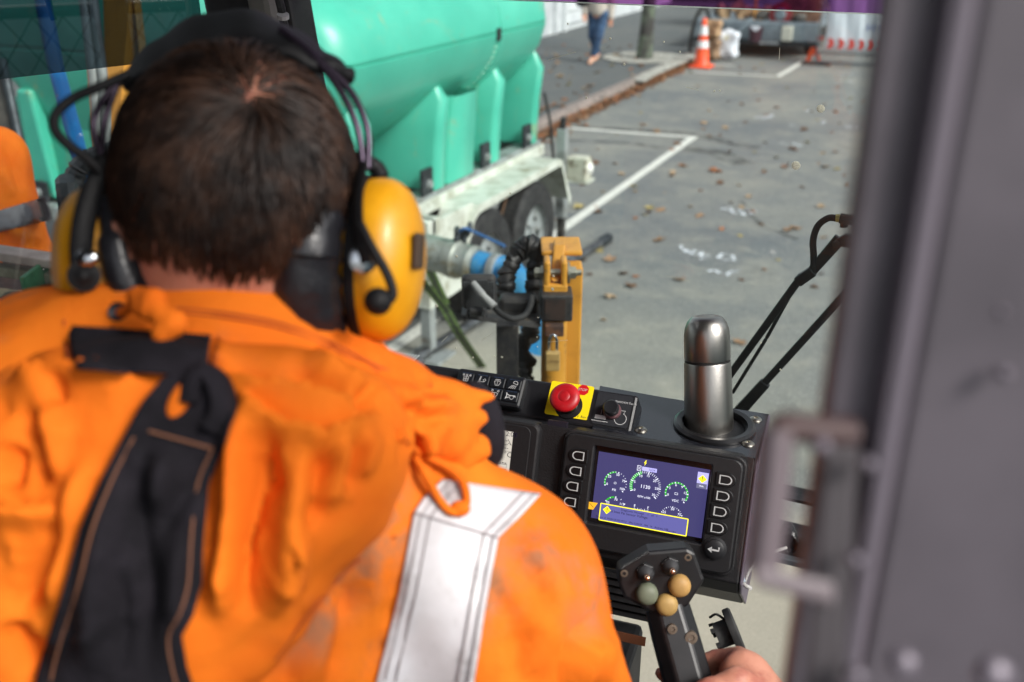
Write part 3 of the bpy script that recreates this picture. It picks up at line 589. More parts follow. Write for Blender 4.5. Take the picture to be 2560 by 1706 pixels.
# moulded legs that carry the tank: tapered fins down to the rail, wide ones and narrow ones
def leg(y0, y1, zt, base_w, side=1, flare=.0):
    xo = TX1-.13 if side > 0 else TX0+.13; xi = (TX1-1.0) if side > 0 else TX0+1.0; xt = TX1-.03 if side > 0 else TX0+.03; yc = (y0+y1)/2; w = (y1-y0)/2
    P = []
    for z, xo_, f in ((RZ+.005, xo, 1+flare), (1.1, xo+.01*side, 1.), (1.3, xo+.03*side, .98), (1.5, xt-.04*side, .8), (zt, xt-.1*side, .45)):
        P.append([V(xi, yc-w*f, z), V(xo_-.03*side, yc-w*f, z), V(xo_, yc-w*f+.03, z), V(xo_, yc+w*f-.03, z), V(xo_-.03*side, yc+w*f, z), V(xi, yc+w*f, z)])
    mb = MB(); mb.grid(P, True); mb.poly(P[-1]); mb.poly(P[0][::-1]); return mb.build("tank_leg", m_tank, tank, smooth=50)
for y0, y1, zt in ((4.5, 4.78, 1.66), (5.52, 5.68, 1.6), (6.36, 6.52, 1.6), (7.08, 7.2, 1.62)): leg(y0, y1, zt, 0)
leg(5.7, 6.1, 1.18, 0); leg(4.4, 4.7, 1.64, 0, -1)
# front face fins and pads
for x in (-5.3, -4.3, -3.3): MB().hexa([(x-.1, TY0+.02, RZ), (x+.1, TY0+.02, RZ), (x+.1, TY0+.5, RZ), (x-.1, TY0+.5, RZ), (x-.06, TY0-.0, 1.6), (x+.06, TY0-.0, 1.6), (x+.06, TY0+.4, 1.6), (x-.06, TY0+.4, 1.6)]).build("tank_fin", m_tank, tank, bevel=.02)
for p, x in ((5.44, TX1-.12), (6.28, TX1-.12), (7.0, TX1-.12)):
    b_ = MB().box((x-.03, p-.07, RZ), (x-.005, p+.06, RZ+.17)).build("bracket", m_steel, tr_, bevel=.004); MB().lathe((x-.006, p, RZ+.07), (1,0,0), [(.03,0),(.03,.008),(.022,.009),(.022,.025)], 12).build("bolt", m_gal, b_)
b_ = MB().box((-5.36, TY0-.03, RZ-.08), (-5.22, TY0-.005, RZ+.12)).build("bracket", m_steel, tr_, bevel=.004); MB().lathe((-5.29, TY0-.03, RZ+.05), (0,-1,0), [(.03,0),(.03,.01),(.02,.011),(.02,.025)], 12).build("bolt", m_gal, b_)
MB().box((TX1-.006, 6.2, 1.80), (TX1+.003, 6.26, 1.88)).build("strap_clip", m_dark, tank)
MB().tube([V(TX1-q[1]+.0005, 6.27, q[0]) for q in prof if 1.2 <= q[0]], .006, 8).build("mould_line", m_tank, tank, smooth=60)
mb = MB()
for k in range(14): z = 1.3+.035*k; ix = np.interp(z, [q[0] for q in prof], [q[1] for q in prof]); mb.box((TX1-ix-.004, 6.20-.004*(k % 3), z), (TX1-ix+.004, 6.245, z+.006))
mb.build("level_marks", mat("pale_green_marks", lin(170,216,190), .5), tank)
# chassis
for X in (TX1-.275, TX0+.135): MB().box((X, TY0-.1, RZ-.11), (X+.14, TY1+.08, RZ-.002)).build("chassis_rail", m_gal, tr_, bevel=.008)
MB().box((TX1-.134, TY0-.08, RZ-.115), (TX1-.11, TY1+.08, RZ-.03)).build("rail_lip", m_wht, tr_, bevel=.004)
for Y in (TY0-.09, 5.0, 6.0, TY1-.03): MB().box((TX0+.16, Y, RZ-.1), (TX1-.16, Y+.09, RZ-.012)).build("cross_member", m_gal, tr_, bevel=.006)
m_inner = mat("under_grime", lin(74,72,68), .8, c2=lin(50,48,46), scale=8)
MB().box((TX0+.2, 4.5, RZ-.25), (TX1-.3, 7.0, RZ-.12)).build("belly_pan", m_inner, tr_)
for Y in (5.83, 6.6): MB().tube([(TX0+.25, Y, .39), (TX1-.1, Y, .39)], .035, 10).build("axle", m_inner, tr_)
# wheels
def wheel(X, Y, s_):
    w = MB().lathe((X, Y, .375), (s_,0,0), [(.2,-.10),(.3,-.105),(.35,-.1),(.372,-.075),(.375,-.03),(.375,.03),(.372,.075),(.35,.1),(.3,.105),(.215,.1),(.2,.08)], 40, caps=False).build("wheel", m_rub, tr_, smooth=35)
    mb = MB()
    for k in range(60): a = 2*math.pi*k/60; t = V(0, math.cos(a), math.sin(a)); q = V(0, -math.sin(a), math.cos(a)); mb.obox(V(X, Y, .375)+t*.376, q, V(1,0,0), t, .011, .022, -.004, .004); mb.obox(V(X+s_*.055, Y, .375)+t*.374, q, V(1,0,0), t, .012, .015, -.004, .004)
    mb.build("tread", m_rub, w)
    MB().lathe((X, Y, .375), (s_,0,0), [(.205,.02),(.215,.095),(.222,.1),(.208,.092),(.195,.05),(.15,.035),(.14,.06),(.075,.07),(.07,.1),(.03,.105)], 36, caps=False).build("rim", m_gal, w, smooth=35)
    mb = MB()
    for k in range(5): a = 2*math.pi*k/5; mb.lathe(V(X+s_*.065, Y+.1*math.cos(a), .375+.1*math.sin(a)), (s_,0,0), [(.012,0),(.012,.018)], 8)
    mb.build("wheel_nut", m_steel, w)
wheel(TX1+.025, 6.6, 1); wheel(TX1+.025, 5.81, 1); wheel(TX0+.2, 6.6, -1); wheel(TX0+.2, 5.81, -1)
# mudguard: folded flat sheet with skirt
gx0, gx1 = TX1-.108, TX1+.14
prof2 = [(5.32,.5),(5.55,.80),(5.62,.835),(6.98,.85),(7.04,.83),(7.24,.48)]
mb = MB(); mb.grid([[V(gx0, y, z), V(gx1, y, z)] for y, z in prof2]); mb.build("mudguard", m_wht, tr_, solid=.008)
mb = MB(); mb.grid([[V(gx1+.003, y, z+.004), V(gx1+.003, y + (.03 if z < .6 and y < 6 else -.03 if z < .6 else 0), z-.05)] for y, z in prof2]); mb.build("mudguard_skirt", m_wht, tr_, solid=.006)
MB().tube([(gx1-.03, 6.15, .83), (gx1-.12, 6.1, .45)], .008, 6).build("stay_rod", mat("rusty_iron", lin(120,92,70), .8), tr_)
# rear post, lamp box, stand legs
PX = TX1+.05
MB().box((PX-.05, 7.26, .3), (PX+.03, 7.34, 1.02)).build("rear_post", m_gal, tr_, bevel=.008); MB().box((PX-.04, 7.27, .04), (PX+.02, 7.33, .3)).build("rear_post_foot", m_inner, tr_, bevel=.006)
MB().lathe((PX-.01, 7.30, 1.02), (0,0,1), [(.025,0),(.025,.08),(.018,.09)], 12).build("post_cap", m_rub, tr_)
MB().tube(smooth_path([(TX1-.1, 7.24, 1.3), (TX1-.06, 7.26, 1.1), (TX1-.05, 7.28, .95), (TX1-.02, 7.28, .7)], 5), .012, 6).build("tie_cable", m_rub, tr_)
lb = MB().box((PX+.03, 7.28, .62), (PX+.2, 7.42, .8)).build("lamp_box", mat("lamp_box_white", lin(196,196,180), .5, dirt=lin(110,98,80), dscale=16, dlo=.5, dhi=.62), tr_, bevel=.01)
MB().box((PX+.0, 7.27, .6), (PX+.22, 7.44, .617)).build("lamp_shelf", m_wht, tr_, bevel=.004)
MB().ellip((PX+.2, 7.36, .71), V(0,1,0), V(0,0,1), V(1,0,0), .045, .05, .03).build("lamp_lens", mat("white_lens", lin(230,230,224), .25), lb, smooth=60)
SF = onZ(1074, 892)
MB().box(SF+V(-.05,-.05,.34), SF+V(.05,.05,.9)).build("stand_sleeve", m_wht, tr_, bevel=.008); MB().box(SF+V(-.036,-.036,.02), SF+V(.036,.036,.36)).build("stand_leg", m_gal, tr_, bevel=.006)
MB().box(SF+V(-.13,-.12,.0), SF+V(.13,.12,.018)).build("stand_foot", m_gal, tr_, bevel=.004)
MB().box(SF+V(-.02,.05,.32), SF+V(.02,.6,.86)).build("splash_panel", m_wht, tr_, bevel=.006)
MB().box(SF+V(-.2,-.0,.8), SF+V(.05,.1,.9)).build("stand_arm", m_wht, tr_, bevel=.008)
# drawbar
for s_ in (0, 1): MB().hexa([V(TX0+.25+s_*1.66, TY0, .8), V(TX0+.35+s_*1.66, TY0, .8), V(TX0+.35+s_*1.66, TY0, .9), V(TX0+.25+s_*1.66, TY0, .9), V(-4.2+s_*.06, 2.9, .78), V(-4.12+s_*.06, 2.9, .78), V(-4.12+s_*.06, 2.9, .88), V(-4.2+s_*.06, 2.9, .88)]).build("drawbar", m_gal, tr_)
# ------------------------------------------------------------------ suction pipe and blue hose
A0, A1 = at(1050,625,5.2), at(1218,668,5.0); ax = (A1-A0).normalized(); L = (A1-A0).length
sh = thing("suction_hose", "galvanised pipe coupling with ribbed blue suction hose below mudguard", "hose", (A0.x, A0.y, 0))
m_pipe = mat("muddy_galv_pipe", lin(168,174,166), .45, .4, c2=lin(148,152,142), scale=7, dirt=lin(128,116,84), dscale=6, dlo=.5, dhi=.66)
r = .092; MB().lathe(A0-ax*.25, ax, [(r*.98,0),(r*.98,.25),(r*1.0,.26),(r,.44),(r*1.08,.445),(r*1.1,.5),(r*1.0,.51),(r*.95,.53),(r*.98,.58),(r*1.02,.585),(r*.9,.61)], 32).build("coupling", m_pipe, sh, smooth=35)
m_bhose = mat("blue_hose", lin(38,132,190), .5, c2=lin(70,140,180), scale=30, dirt=lin(130,140,130), dscale=24, dlo=.6, dhi=.7)
path = smooth_path([A0+ax*.36, A0+ax*.55, at(1290,720,4.7), at(1330,775,4.3), at(1352,850,3.9)], 16); rr = [.068 + (.005 if i % 2 else -.001) for i in range(len(path))]
MB().tube(path, rr, 20).build("ribbed_hose", m_bhose, sh, smooth=60)
c_ = A0+ax*.47; MB().lathe(c_-ax*.02, ax, [(.074,0),(.08,.004),(.08,.036),(.074,.04)], 24).build("hose_clamp", m_gal, sh, smooth=40)
MB().tube(smooth_path([at(1140,590,5.05), at(1158,572,5.0), at(1180,578,5.0), at(1262,616,4.9)], 6), .008, 6).build("tether", mat("blue_tether", lin(52,104,160), .5), sh)
S = Soft(np.array(at(1150,580,5.05))-.12, np.array(at(1150,580,5.05))+.12, .012)
for _ in range(7): S.chain([Vector(at(1150,582,5.05))+V(*[rnd.uniform(-.05,.05) for q in range(3)]), Vector(at(1150,582,5.05))+V(*[rnd.uniform(-.05,.05) for q in range(3)])], .016, .01)
S.build("cam_lock", m_steel, sh)
# drill rod lying on the road
p0, p1 = onZ(1000,940), onZ(1525,605); p0.z = p1.z = .045
dr = thing("drill_rod", "long dark steel drill rod lying on the road beside trailer", "drill rod", p0); m_rod = mat("scuffed_rod", lin(120,122,124), .35, .8, c2=lin(78,80,82), scale=14, dirt=lin(90,84,74), dscale=9)
MB().tube([p0-(p1-p0)*.4, p0.lerp(p1,.93)], .038, 16).build("rod", m_rod, dr, smooth=50); MB().tube([p0.lerp(p1,.93), p0.lerp(p1,.94), p0.lerp(p1,.985), p1], [.038,.047,.047,.03], 16).build("tool_joint", m_steel, dr, smooth=50)
# green webbing strap in front of the trailer
m_web = mat("green_webbing", lin(96,122,62), .7, c2=lin(70,84,58), scale=40)
m_web2 = mat("black_webbing", lin(42,46,42), .7)
for pp, lab in (([at(1062,650,5.4), at(1085,700,5.45), at(1112,760,5.5)], "short green edged strap hanging beside the stand leg"), ([at(1052,700,5.4), at(1110,770,5.5), at(1150,840,5.62), onZ(1205,918,.004)], "long green edged strap trailing down to the road")):
    st_ = thing("webbing_strap", lab, "strap", pp[-1]); path = smooth_path(pp, 6)
    for q, m_ in ((-.019, m_web), (0, m_web2), (.019, m_web)):
        rows = [[p+RT*(q-.0095), p+RT*(q+.0095)] for p in path]; mb = MB(); mb.grid(rows); mb.build("web" if q == 0 else "edge", m_, st_, solid=.003)
# ------------------------------------------------------------------ drill rig parts seen outside the glass
m_yel = mat("machine_yellow", lin(212,152,58), .45, c2=lin(196,138,52), scale=10, dirt=lin(120,90,54), dscale=24, dlo=.58, dhi=.70, bump=.08)
m_bsteel = mat("black_painted_steel", lin(44,44,46), .55, c2=lin(60,58,56), scale=30, dirt=lin(96,88,78), dscale=22, dlo=.58, dhi=.72, bump=.3)
m_zinc = mat("zinc_bolt", lin(178,176,160), .35, .8)
DM = 2.4; ex, ez = V(1,0,0), V(0,0,1)
eyv = V(0,1,0)
def mp(x, y, d=DM): return at(x, y, d)
mast = thing("drill_mast", "yellow steel mast leg with clevis pin bolted through its head", "mast", (mp(1400,900).x, mp(1400,900).y, 0))
q = mp(1388, 760); pm = Pl(q, RT, UP)
def drop(p): return V(p.x, p.y, 0)
def toground(a, b): d = b-a; return a+d*((0.-a.z)/d.z)
def vbox(name, x0, y0, x1, y1, d0, d1, m, parent, bevel=.003, z0=None):      # upright box: front face seen at the picture rectangle
    a, b = at(x0, y0, d0), at(x1, y1, d0); th = d1-d0; f = V(FW.x, FW.y, 0).normalized()
    lo = z0 if z0 is not None else at((x0+x1)/2, y1, d0).z; hi = at((x0+x1)/2, y0, d0).z
    cx = at((x0+x1)/2, (y0+y1)/2, d0); w = (x1-x0)/2*d0/FPX; c = V(cx.x, cx.y, 0)
    return MB().hexa([c+RT*i+f*j+V(0,0,k) for k in (lo, hi) for i, j in ((-w,0),(w,0),(w,th),(-w,th))]).build(name, m, parent, bevel=bevel)
back = vbox("mast_tube", 1406, 640, 1452, 1100, 2.46, 2.52, m_yel, mast, .006, .0)
vbox("cap_plate", 1354, 628, 1456, 642, 2.40, 2.52, m_yel, mast, .004)
cy = at(1386, 800, 2.4); ztop = at(1386, 722, 2.4).z
MB().lathe(V(cy.x, cy.y, 0), (0,0,1), [(.031, 0), (.031, ztop-.018), (.034, ztop-.016), (.034, ztop)], 24).build("ram_tube", m_yel, mast, smooth=40)
hl = at(1384, 655, 2.4); base = V(cy.x, cy.y, ztop)
mb = MB(); f_ = V(FW.x, FW.y, 0).normalized()
for s_ in (-1, 1): mb.obox(base+RT*(s_*.02)+V(0,0,.0), RT, f_, ez, .0075, .028, 0, hl.z-ztop+.028)
mb.build("clevis", m_yel, mast, bevel=.006)
mb = MB(); mb.obox(base, RT, f_, ez, .0285, .029, -.004, .03); mb.build("clevis_base", m_yel, mast, bevel=.004)
mb = MB(); mb.hexa([base+V(0,0,.035)+RT*i+f_*j for i, j in ((-.0115,-.02),(.0115,-.02),(.0115,.02),(-.0115,.02))] + [at(1396,606,2.42)+RT*i+f_*j for i, j in ((-.012,-.02),(.018,-.02),(.018,.03),(-.012,.03))]); mb.build("link_arm", m_yel, mast, bevel=.005)
pin = V(base.x, base.y, at(1384,664,2.4).z)
MB().tube([pin-RT*.05, pin+RT*.052], .009, 12).build("pivot_pin", m_zinc, mast)
for s_, r_ in ((-1,.02),(1,.026)): MB().lathe(pin+RT*(s_*.029), RT*s_, [(r_,0),(r_,.005),(.014,.006),(.014,.018),(.009,.02)], 6 if s_ < 0 else 20).build("washer", m_zinc, mast)
MB().lathe(pin+RT*.036, RT, [(.0165,0),(.0165,.012),(.008,.013),(.008,.026)], 6).build("nut", m_zinc, mast)
vbox("box_section", 1352, 734, 1432, 812, 2.33, 2.40, m_bsteel, mast, .005)
vbox("box_hollow", 1362, 745, 1413, 806, 2.3285, 2.3295, mat("rusty_dark", lin(38,32,30), .9, c2=lin(58,44,38), scale=18), mast, .001)
vbox("hasp", 1362, 813, 1410, 846, 2.335, 2.36, mat("rusty_hasp", lin(70,52,44), .85, c2=lin(110,72,48), scale=25), mast, .003)
lk = at(1382, 905, 2.33)
pad = thing("padlock", "brass padlock with steel shackle hanging on the yellow mast", "padlock", lk)
vbox("lock_body", 1364, 880, 1400, 934, 2.33, 2.35, mat("worn_brass", lin(196,164,104), .5, .15, c2=lin(176,142,86), scale=22), pad, .003)
k0 = at(1382, 880, 2.34)
MB().tube([k0-RT*.009, k0-RT*.009+V(0,0,.03), k0-RT*.005+V(0,0,.041), k0+V(0,0,.044), k0+RT*.005+V(0,0,.041), k0+RT*.009+V(0,0,.03), k0+RT*.009], .0035, 8).build("shackle", mat("chrome", lin(200,204,208), .2, 1.), pad, smooth=60)
mb = MB(); text_mesh(mb, "CORBIN", at(1382,905,2.3285), RT, V(0,0,1), .0085); mb.build("lettering", mat("brass_engraving", lin(150,120,76), .6), pad)
# black bracket plate, lamp, wrapped hoses
sb_ = thing("support_bracket", "flat black steel bracket with upright post beside yellow mast", "bracket", at(1240,1000,2.4))
pts = [at(1152,788,2.36), at(1352,806,2.36), at(1352,818,2.36), at(1340,822,2.36), at(1160,798,2.36)]
mb = MB(); mb.prism(pts, V(f_.x*.12, f_.y*.12, 0)); mb.build("shelf_plate", m_bsteel, sb_, bevel=.002)
vbox("upright", 1241, 800, 1296, 1000, 2.37, 2.4, m_bsteel, sb_, .003, .0); vbox("upright_cover", 1248, 742, 1345, 800, 2.40, 2.45, m_bsteel, sb_, .012)
wl_ = thing("work_light", "square finned black work light with cable on the bracket", "work light", at(1200,740,2.34))
c0 = at(1197, 735, 2.34); u_ = RT; v_ = V(0,0,1); n_ = f_
MB().obox(c0, u_, v_, n_, .041, .043, 0, .03).build("housing", m_bsteel, wl_, bevel=.012, seg=3)
m_fin = mat("fin_grey", lin(92,94,96), .5, c2=lin(70,70,72), scale=40)
for k in range(13): MB().obox(c0+u_*(-.034+k*.0057), u_, v_, n_, .0014, .036 if 2 < k < 10 else .031, -.008, .002).build("fin", m_fin, wl_, bevel=.0005, seg=1)
MB().tube([at(1170,795,2.335), at(1170,775,2.335), at(1212,775,2.335), at(1212,795,2.335)], .006, 8).build("yoke", m_bsteel, wl_, smooth=50)
MB().tube([at(1176,778,2.32), at(1206,780,2.32)], .012, 12).build("pivot_barrel", m_bsteel, wl_, smooth=50)
m_plug = mat("grey_plug", lin(168,168,166), .5)
MB().tube([at(1183,708,2.31), at(1206,738,2.29), at(1207,739,2.29), at(1236,768,2.28)], [.0075,.0095,.008,.010], 10).build("connector", m_plug, wl_, smooth=40)
MB().tube(smooth_path([at(1236,768,2.28), at(1252,784,2.28), at(1280,797,2.29), at(1310,790,2.31), at(1326,765,2.33), at(1330,742,2.35)], 6), .0072, 10).build("cable", m_rub, wl_, smooth=60)
m_wrap = mat("crinkled_black_sleeve", lin(26,26,28), .5, c2=lin(44,42,40), scale=22, dirt=lin(150,134,104), dscale=16, dlo=.68, dhi=.76, bump=.8, bscale=40)
hb = thing("hose_bundle", "crinkled black sleeved hydraulic hoses arching down by the yellow mast", "hoses", at(1300,1000,2.5))
def crinkle(pp, r, d, name="sleeved_hose"):
    path = smooth_path([at(x, y_, d) for x, y_ in pp], 14); rr = [r*(1+.16*math.sin(i*1.3)+.12*rnd.uniform(-1,1)) for i in range(len(path))]
    path = [p+V(rnd.uniform(-.003,.003), rnd.uniform(-.003,.003), 0) for p in path]
    return MB().tube(path, rr, 14).build(name, m_wrap, hb, smooth=80)
crinkle([(1262,800),(1264,740),(1268,690),(1290,640),(1318,612),(1340,632),(1338,690),(1330,780),(1325,850)], .021, 2.5)
crinkle([(1300,640),(1325,606),(1345,630),(1342,720),(1336,790)], .018, 2.56)
crinkle([(1312,840),(1310,900),(1318,960),(1312,1010)], .016, 2.5)
S = Soft(np.array(at(1312,915,2.5))-.09, np.array(at(1312,915,2.5))+.09, .008)
for a_, b_ in (((1305,890),(1332,905)),((1310,930),(1320,960)),((1302,860),(1310,900))): S.cone(at(*a_, 2.5), at(*b_, 2.5), .018, .013, .012)
S.build("tape_wrap", m_wrap, hb)
# ------------------------------------------------------------------ left of the cab: rod rack, poles, worker platform
m_grn = mat("machine_green", lin(62,118,84), .5, c2=lin(46,92,64), scale=12, dirt=lin(140,120,80), dscale=14, dlo=.56, dhi=.68)
rk = thing("rod_rack", "green steel drill rod rack outside the left window", "rod rack", (-2.0, 1.9, 0))
def lrail(name, x0, y0, x1, y1, d, th, hgt, m):
    a, b = at(x0, y0, d), at(x1, y1, d); b = V(b.x, a.y + (b.y-a.y), b.z); dr_ = (b-a); dr_.z = 0; dr_.normalize(); n = V(-dr_.y, dr_.x, 0)
    return MB().hexa([p+n*j+V(0,0,k) for k in (-hgt, 0) for p, j in ((a,0),(b,0),(b,th),(a,th))]).build(name, m, rk, bevel=.003)
m_pinkrail = mat("worn_primer_rail", lin(176,158,150), .5, c2=lin(150,132,126), scale=12)
lrail("top_rail", -220, 602, 420, 694, 2.1, .05, .02, m_pinkrail)
lrail("lower_rail", -220, 636, 420, 734, 2.12, .03, .022, mat("muddy_rail", lin(150,144,124), .7, c2=lin(116,110,94), scale=14))
for x in (92, 168, 244): vbox("divider", x-6, 664+(x-92)*.13, x+6, 1100, 2.1, 2.45, m_grn, rk, .003, .0)
a_, b_ = at(-140, 742, 2.28), at(84, 770, 2.28)
lrail("shelf", -220, 806, 420, 826, 2.1, .4, .03, m_bsteel); lrail("back_plate", -300, 655, 500, 790, 2.52, .02, .6, mat("deep_green", lin(30,70,46), .6, c2=lin(62,52,36), scale=5))
rd = tag(MB().tube([a_, b_], .036, 18).build("muddy_rod", mat("muddy_rod", lin(96,92,80), .6, .3, c2=lin(168,158,128), scale=30, lo=.45, hi=.55), smooth=50), "mud streaked drill rod resting in the green rack", "drill rod")
bp = thing("blue_pole", "leaning bright blue painted pole outside the left window", "pole", at(240,600,3.0))
MB().tube([at(98,-40,2.72), at(140,170,2.78), at(184,330,2.85), at(252,600,3.0), toground(at(184,330,2.85), at(252,600,3.0))], [.021,.022,.023,.023,.023], 16).build("tube", mat("blue_paint", lin(10,118,190), .4, c2=lin(20,100,170), scale=12, dirt=lin(150,130,100), dscale=20, dlo=.66, dhi=.72), bp, smooth=60)
cp_ = thing("conduit_pair", "pair of grey galvanised conduits strapped together outside left window", "conduit", at(262,800,2.6))
for q in (0, 1): MB().tube([at(205+24*q,-30,2.55), at(232+24*q,180,2.6), at(246+22*q,330,2.64), at(272+20*q,760,2.74), toground(at(246+22*q,330,2.64), at(272+20*q,760,2.74))], .0125, 14).build("conduit", m_gal, cp_, smooth=60)
MB().tube([at(196,-30,2.57), at(220,180,2.62), at(233,330,2.66), at(255,760,2.76)], .0022, 6).build("orange_wire", mat("orange_wire", lin(240,120,60), .5), cp_)
yp = thing("yellow_guard", "yellow painted steel guard panel behind the operator's head", "guard", at(300,500,2.7))
mb = MB(); mb.prism([at(255,-60,2.75), at(330,-60,2.7), at(400,600,2.75), drop(at(400,600,2.75)), drop(at(275,600,2.8)), at(275,600,2.8)], f_*.05); mb.build("panel", m_yel, yp, bevel=.004)
bh = thing("black_hose_loop", "loop of black wrapped hose in front of the blue pole", "hose", at(200,600,2.3))
path = smooth_path([drop(at(196,640,2.3)), at(196,640,2.3), at(182,520,2.3), at(190,440,2.3), at(222,400,2.3), at(275,380,2.3), at(330,390,2.3)], 9)
MB().tube(path, [.024*(1+.12*rnd.uniform(-1,1)) for _ in path], 9).build("wrapped_hose", mat("grey_black_wrap", lin(48,54,58), .5, c2=lin(36,40,44), scale=12, bump=.7, bscale=30), bh)
sk = thing("crate_cage", "dark wire cage pallet standing behind the orange sleeve", "cage", at(60,540,3.9)); m_cage = mat("cage_grime", lin(48,48,46), .7, c2=lin(72,68,62), scale=7, bump=.6)
_ca, _cb = at(-80,560,4.0), at(92,540,4.0); mb = MB(); mb.hexa([drop(_ca), drop(_cb), drop(_cb)+f_*.03, drop(_ca)+f_*.03, _ca, _cb, _cb+f_*.03, _ca+f_*.03]); mb.hexa([_ca+V(0,0,.001), _cb+V(0,0,.001), _cb+f_*.03+V(0,0,.001), _ca+f_*.03+V(0,0,.001), at(-80,120,4.0), at(2,150,4.0), at(2,150,4.0)+f_*.03, at(-80,120,4.0)+f_*.03]); mb.build("panel", m_cage, sk, bevel=.01)
MB().tube([at(6,150,3.98), at(44,330,3.98), at(98,560,3.98), drop(at(98,560,3.98))], .018, 8).build("edge_tube", m_steel, sk, smooth=50)
# ------------------------------------------------------------------ cab shell
def glass(name, tint, refl=None, dust=True, dcol=(.75,.75,.7)):
    m = bpy.data.materials.new(name); m.use_nodes = True; nt = m.node_tree; nt.nodes.remove(nt.nodes["Principled BSDF"]); out = nt.nodes["Material Output"]
    tr0 = nt.nodes.new("ShaderNodeBsdfTransparent"); tr0.inputs[0].default_value = tint
    gl = nt.nodes.new("ShaderNodeBsdfGlossy"); gl.inputs["Roughness"].default_value = .0
    fr = nt.nodes.new("ShaderNodeFresnel"); fr.inputs[0].default_value = 1.5
    mx = nt.nodes.new("ShaderNodeMixShader"); fo = fr.outputs[0]
    if refl:
        ma = nt.nodes.new("ShaderNodeMath"); ma.operation = 'MULTIPLY_ADD'; ma.inputs[1].default_value = 2.; ma.inputs[2].default_value = refl; nt.links.new(fo, ma.inputs[0]); fo = ma.outputs[0]
    nt.links.new(fo, mx.inputs[0]); nt.links.new(tr0.outputs[0], mx.inputs[1]); nt.links.new(gl.outputs[0], mx.inputs[2]); last = mx
    if dust:
        df = nt.nodes.new("ShaderNodeBsdfDiffuse"); df.inputs[0].default_value = (*dcol, 1)
        vo = nt.nodes.new("ShaderNodeTexVoronoi"); vo.inputs["Scale"].default_value = 30; noise(nt, 1); nt.links.new(nt.nodes["TC"].outputs["Object"], vo.inputs["Vector"])
        sp = ramp(nt, vo.outputs["Distance"], .05, .02); gate = ramp(nt, vo.outputs["Color"], .72, .74)
        m1 = nt.nodes.new("ShaderNodeMath"); m1.operation = 'MULTIPLY'; nt.links.new(sp, m1.inputs[0]); nt.links.new(gate, m1.inputs[1])
        film = nt.nodes.new("ShaderNodeMapRange"); film.inputs[1].default_value = .35; film.inputs[2].default_value = .75; film.inputs[3].default_value = .004; film.inputs[4].default_value = .025
        nt.links.new(noise(nt, 5, 6, .7), film.inputs[0])
        mx2 = nt.nodes.new("ShaderNodeMath"); mx2.operation = 'MAXIMUM'; nt.links.new(m1.outputs[0], mx2.inputs[0]); nt.links.new(film.outputs[0], mx2.inputs[1])
        m3 = nt.nodes.new("ShaderNodeMixShader"); nt.links.new(mx2.outputs[0], m3.inputs[0]); nt.links.new(mx.outputs[0], m3.inputs[1]); nt.links.new(df.outputs[0], m3.inputs[2]); last = m3
    nt.links.new(last.outputs[0], out.inputs[0]); return m
WY = 1.47
m_glass = glass("windscreen_glass", (.83,.885,.875,1)); m_tint = glass("purple_tint_film", (.26,.10,.30,1), dust=False)
m_side = glass("side_glass", (.84,.89,.87,1)); m_sidetint = glass("dark_tint_film", (.075,.10,.12,1), .10, False)
m_cabgrey = mat("cab_grey_paint", lin(92,84,96), .45, c2=lin(84,78,88), scale=4, bump=.05)
m_blk = mat("black_trim", lin(16,16,18), .5, c2=lin(30,30,32), scale=30, bump=.08, bscale=300)
cab = thing("operator_cab", "drill rig operator cab with dusty windscreen and purple sun strip", "cab", (-.5, 1.2, 1.0))
AP = at(757, 60, 1.0); 
def fy(x, y): return onY(x, y, WY)
xa = fy(775, 0).x; xb = .12; zb = fy(1970, 1228).z; zt = fy(1700, 16).z
mb = MB(); mb.poly([(xa, WY, zb), (xb, WY, zb), (xb, WY, zt), (xa, WY, zt)]); mb.build("windscreen", m_glass, cab)
mb = MB(); mb.poly([(xa, WY, zt+.0005), (xb, WY, zt+.0005), (xb, WY, zt+.3), (xa, WY, zt+.3)]); mb.build("sun_strip", m_tint, cab)
MB().box((xa, WY-.001, zt-.0012), (xb, WY+.001, zt+.0004)).build("strip_edge", mat("film_edge", lin(200,214,206), .4), cab)
MB().box((xa, WY-.02, zb-.006), (xb, WY+.02, zb-.0005)).build("glass_edge", m_blk, cab)
cr = fy(1970, 1340); MB().box((xa, WY-.02, cr.z-.03), (xb, WY+.03, cr.z+.012)).build("cross_rail", m_blk, cab, bevel=.006)
MB().box((xa, WY-.035, cr.z-.034), (xb, WY-.021, cr.z-.022)).build("rail_trim", m_galv, cab, bevel=.002)
# small stone chips and dirt spots on the glass
m_chip = mat("glass_chip", lin(226,226,206), .7, c2=lin(160,158,140), scale=900)
for x, y_, r_ in ((2052,272,9),(1990,414,10),(1142,641,4),(1092,765,4.5),(1382,723,4.5),(1276,483,2.5),(1140,870,3),(1183,894,3),(1236,892,2.6),(1255,893,3.2),(1343,843,2),(1344,867,2),(1345,794,2),(1902,857,2.4),(1951,924,2.6),(1384,690,3.5),(1526,97,3),(1561,161,3),(1466,245,2.6),(1420,60,2),(1660,105,2),(1700,130,2),(1800,227,2),(1786,228,2)):
    p = fy(x, y_); MB().lathe(p-V(0,.0012,0), (0,1,0), [(r_*1.6/FPX*.6,0),(r_*1.6/FPX,.0004),(r_*1.6/FPX*.5,.0008)], 12).build("dirt_spot", m_chip, cab)
for x0, y0, x1, y1 in ((1715,218,1748,226),(1372,150,1440,130),(1950,120,1948,150),(1230,835,1204,850),(1370,855,1420,850),(1105,855,1120,840)):
    mb = MB(); stroke(mb, [fy(x0,y0)-V(0,.001,0), fy(x1,y1)-V(0,.001,0)], V(0,1,0), .0007); mb.build("scratch", m_chip, cab)
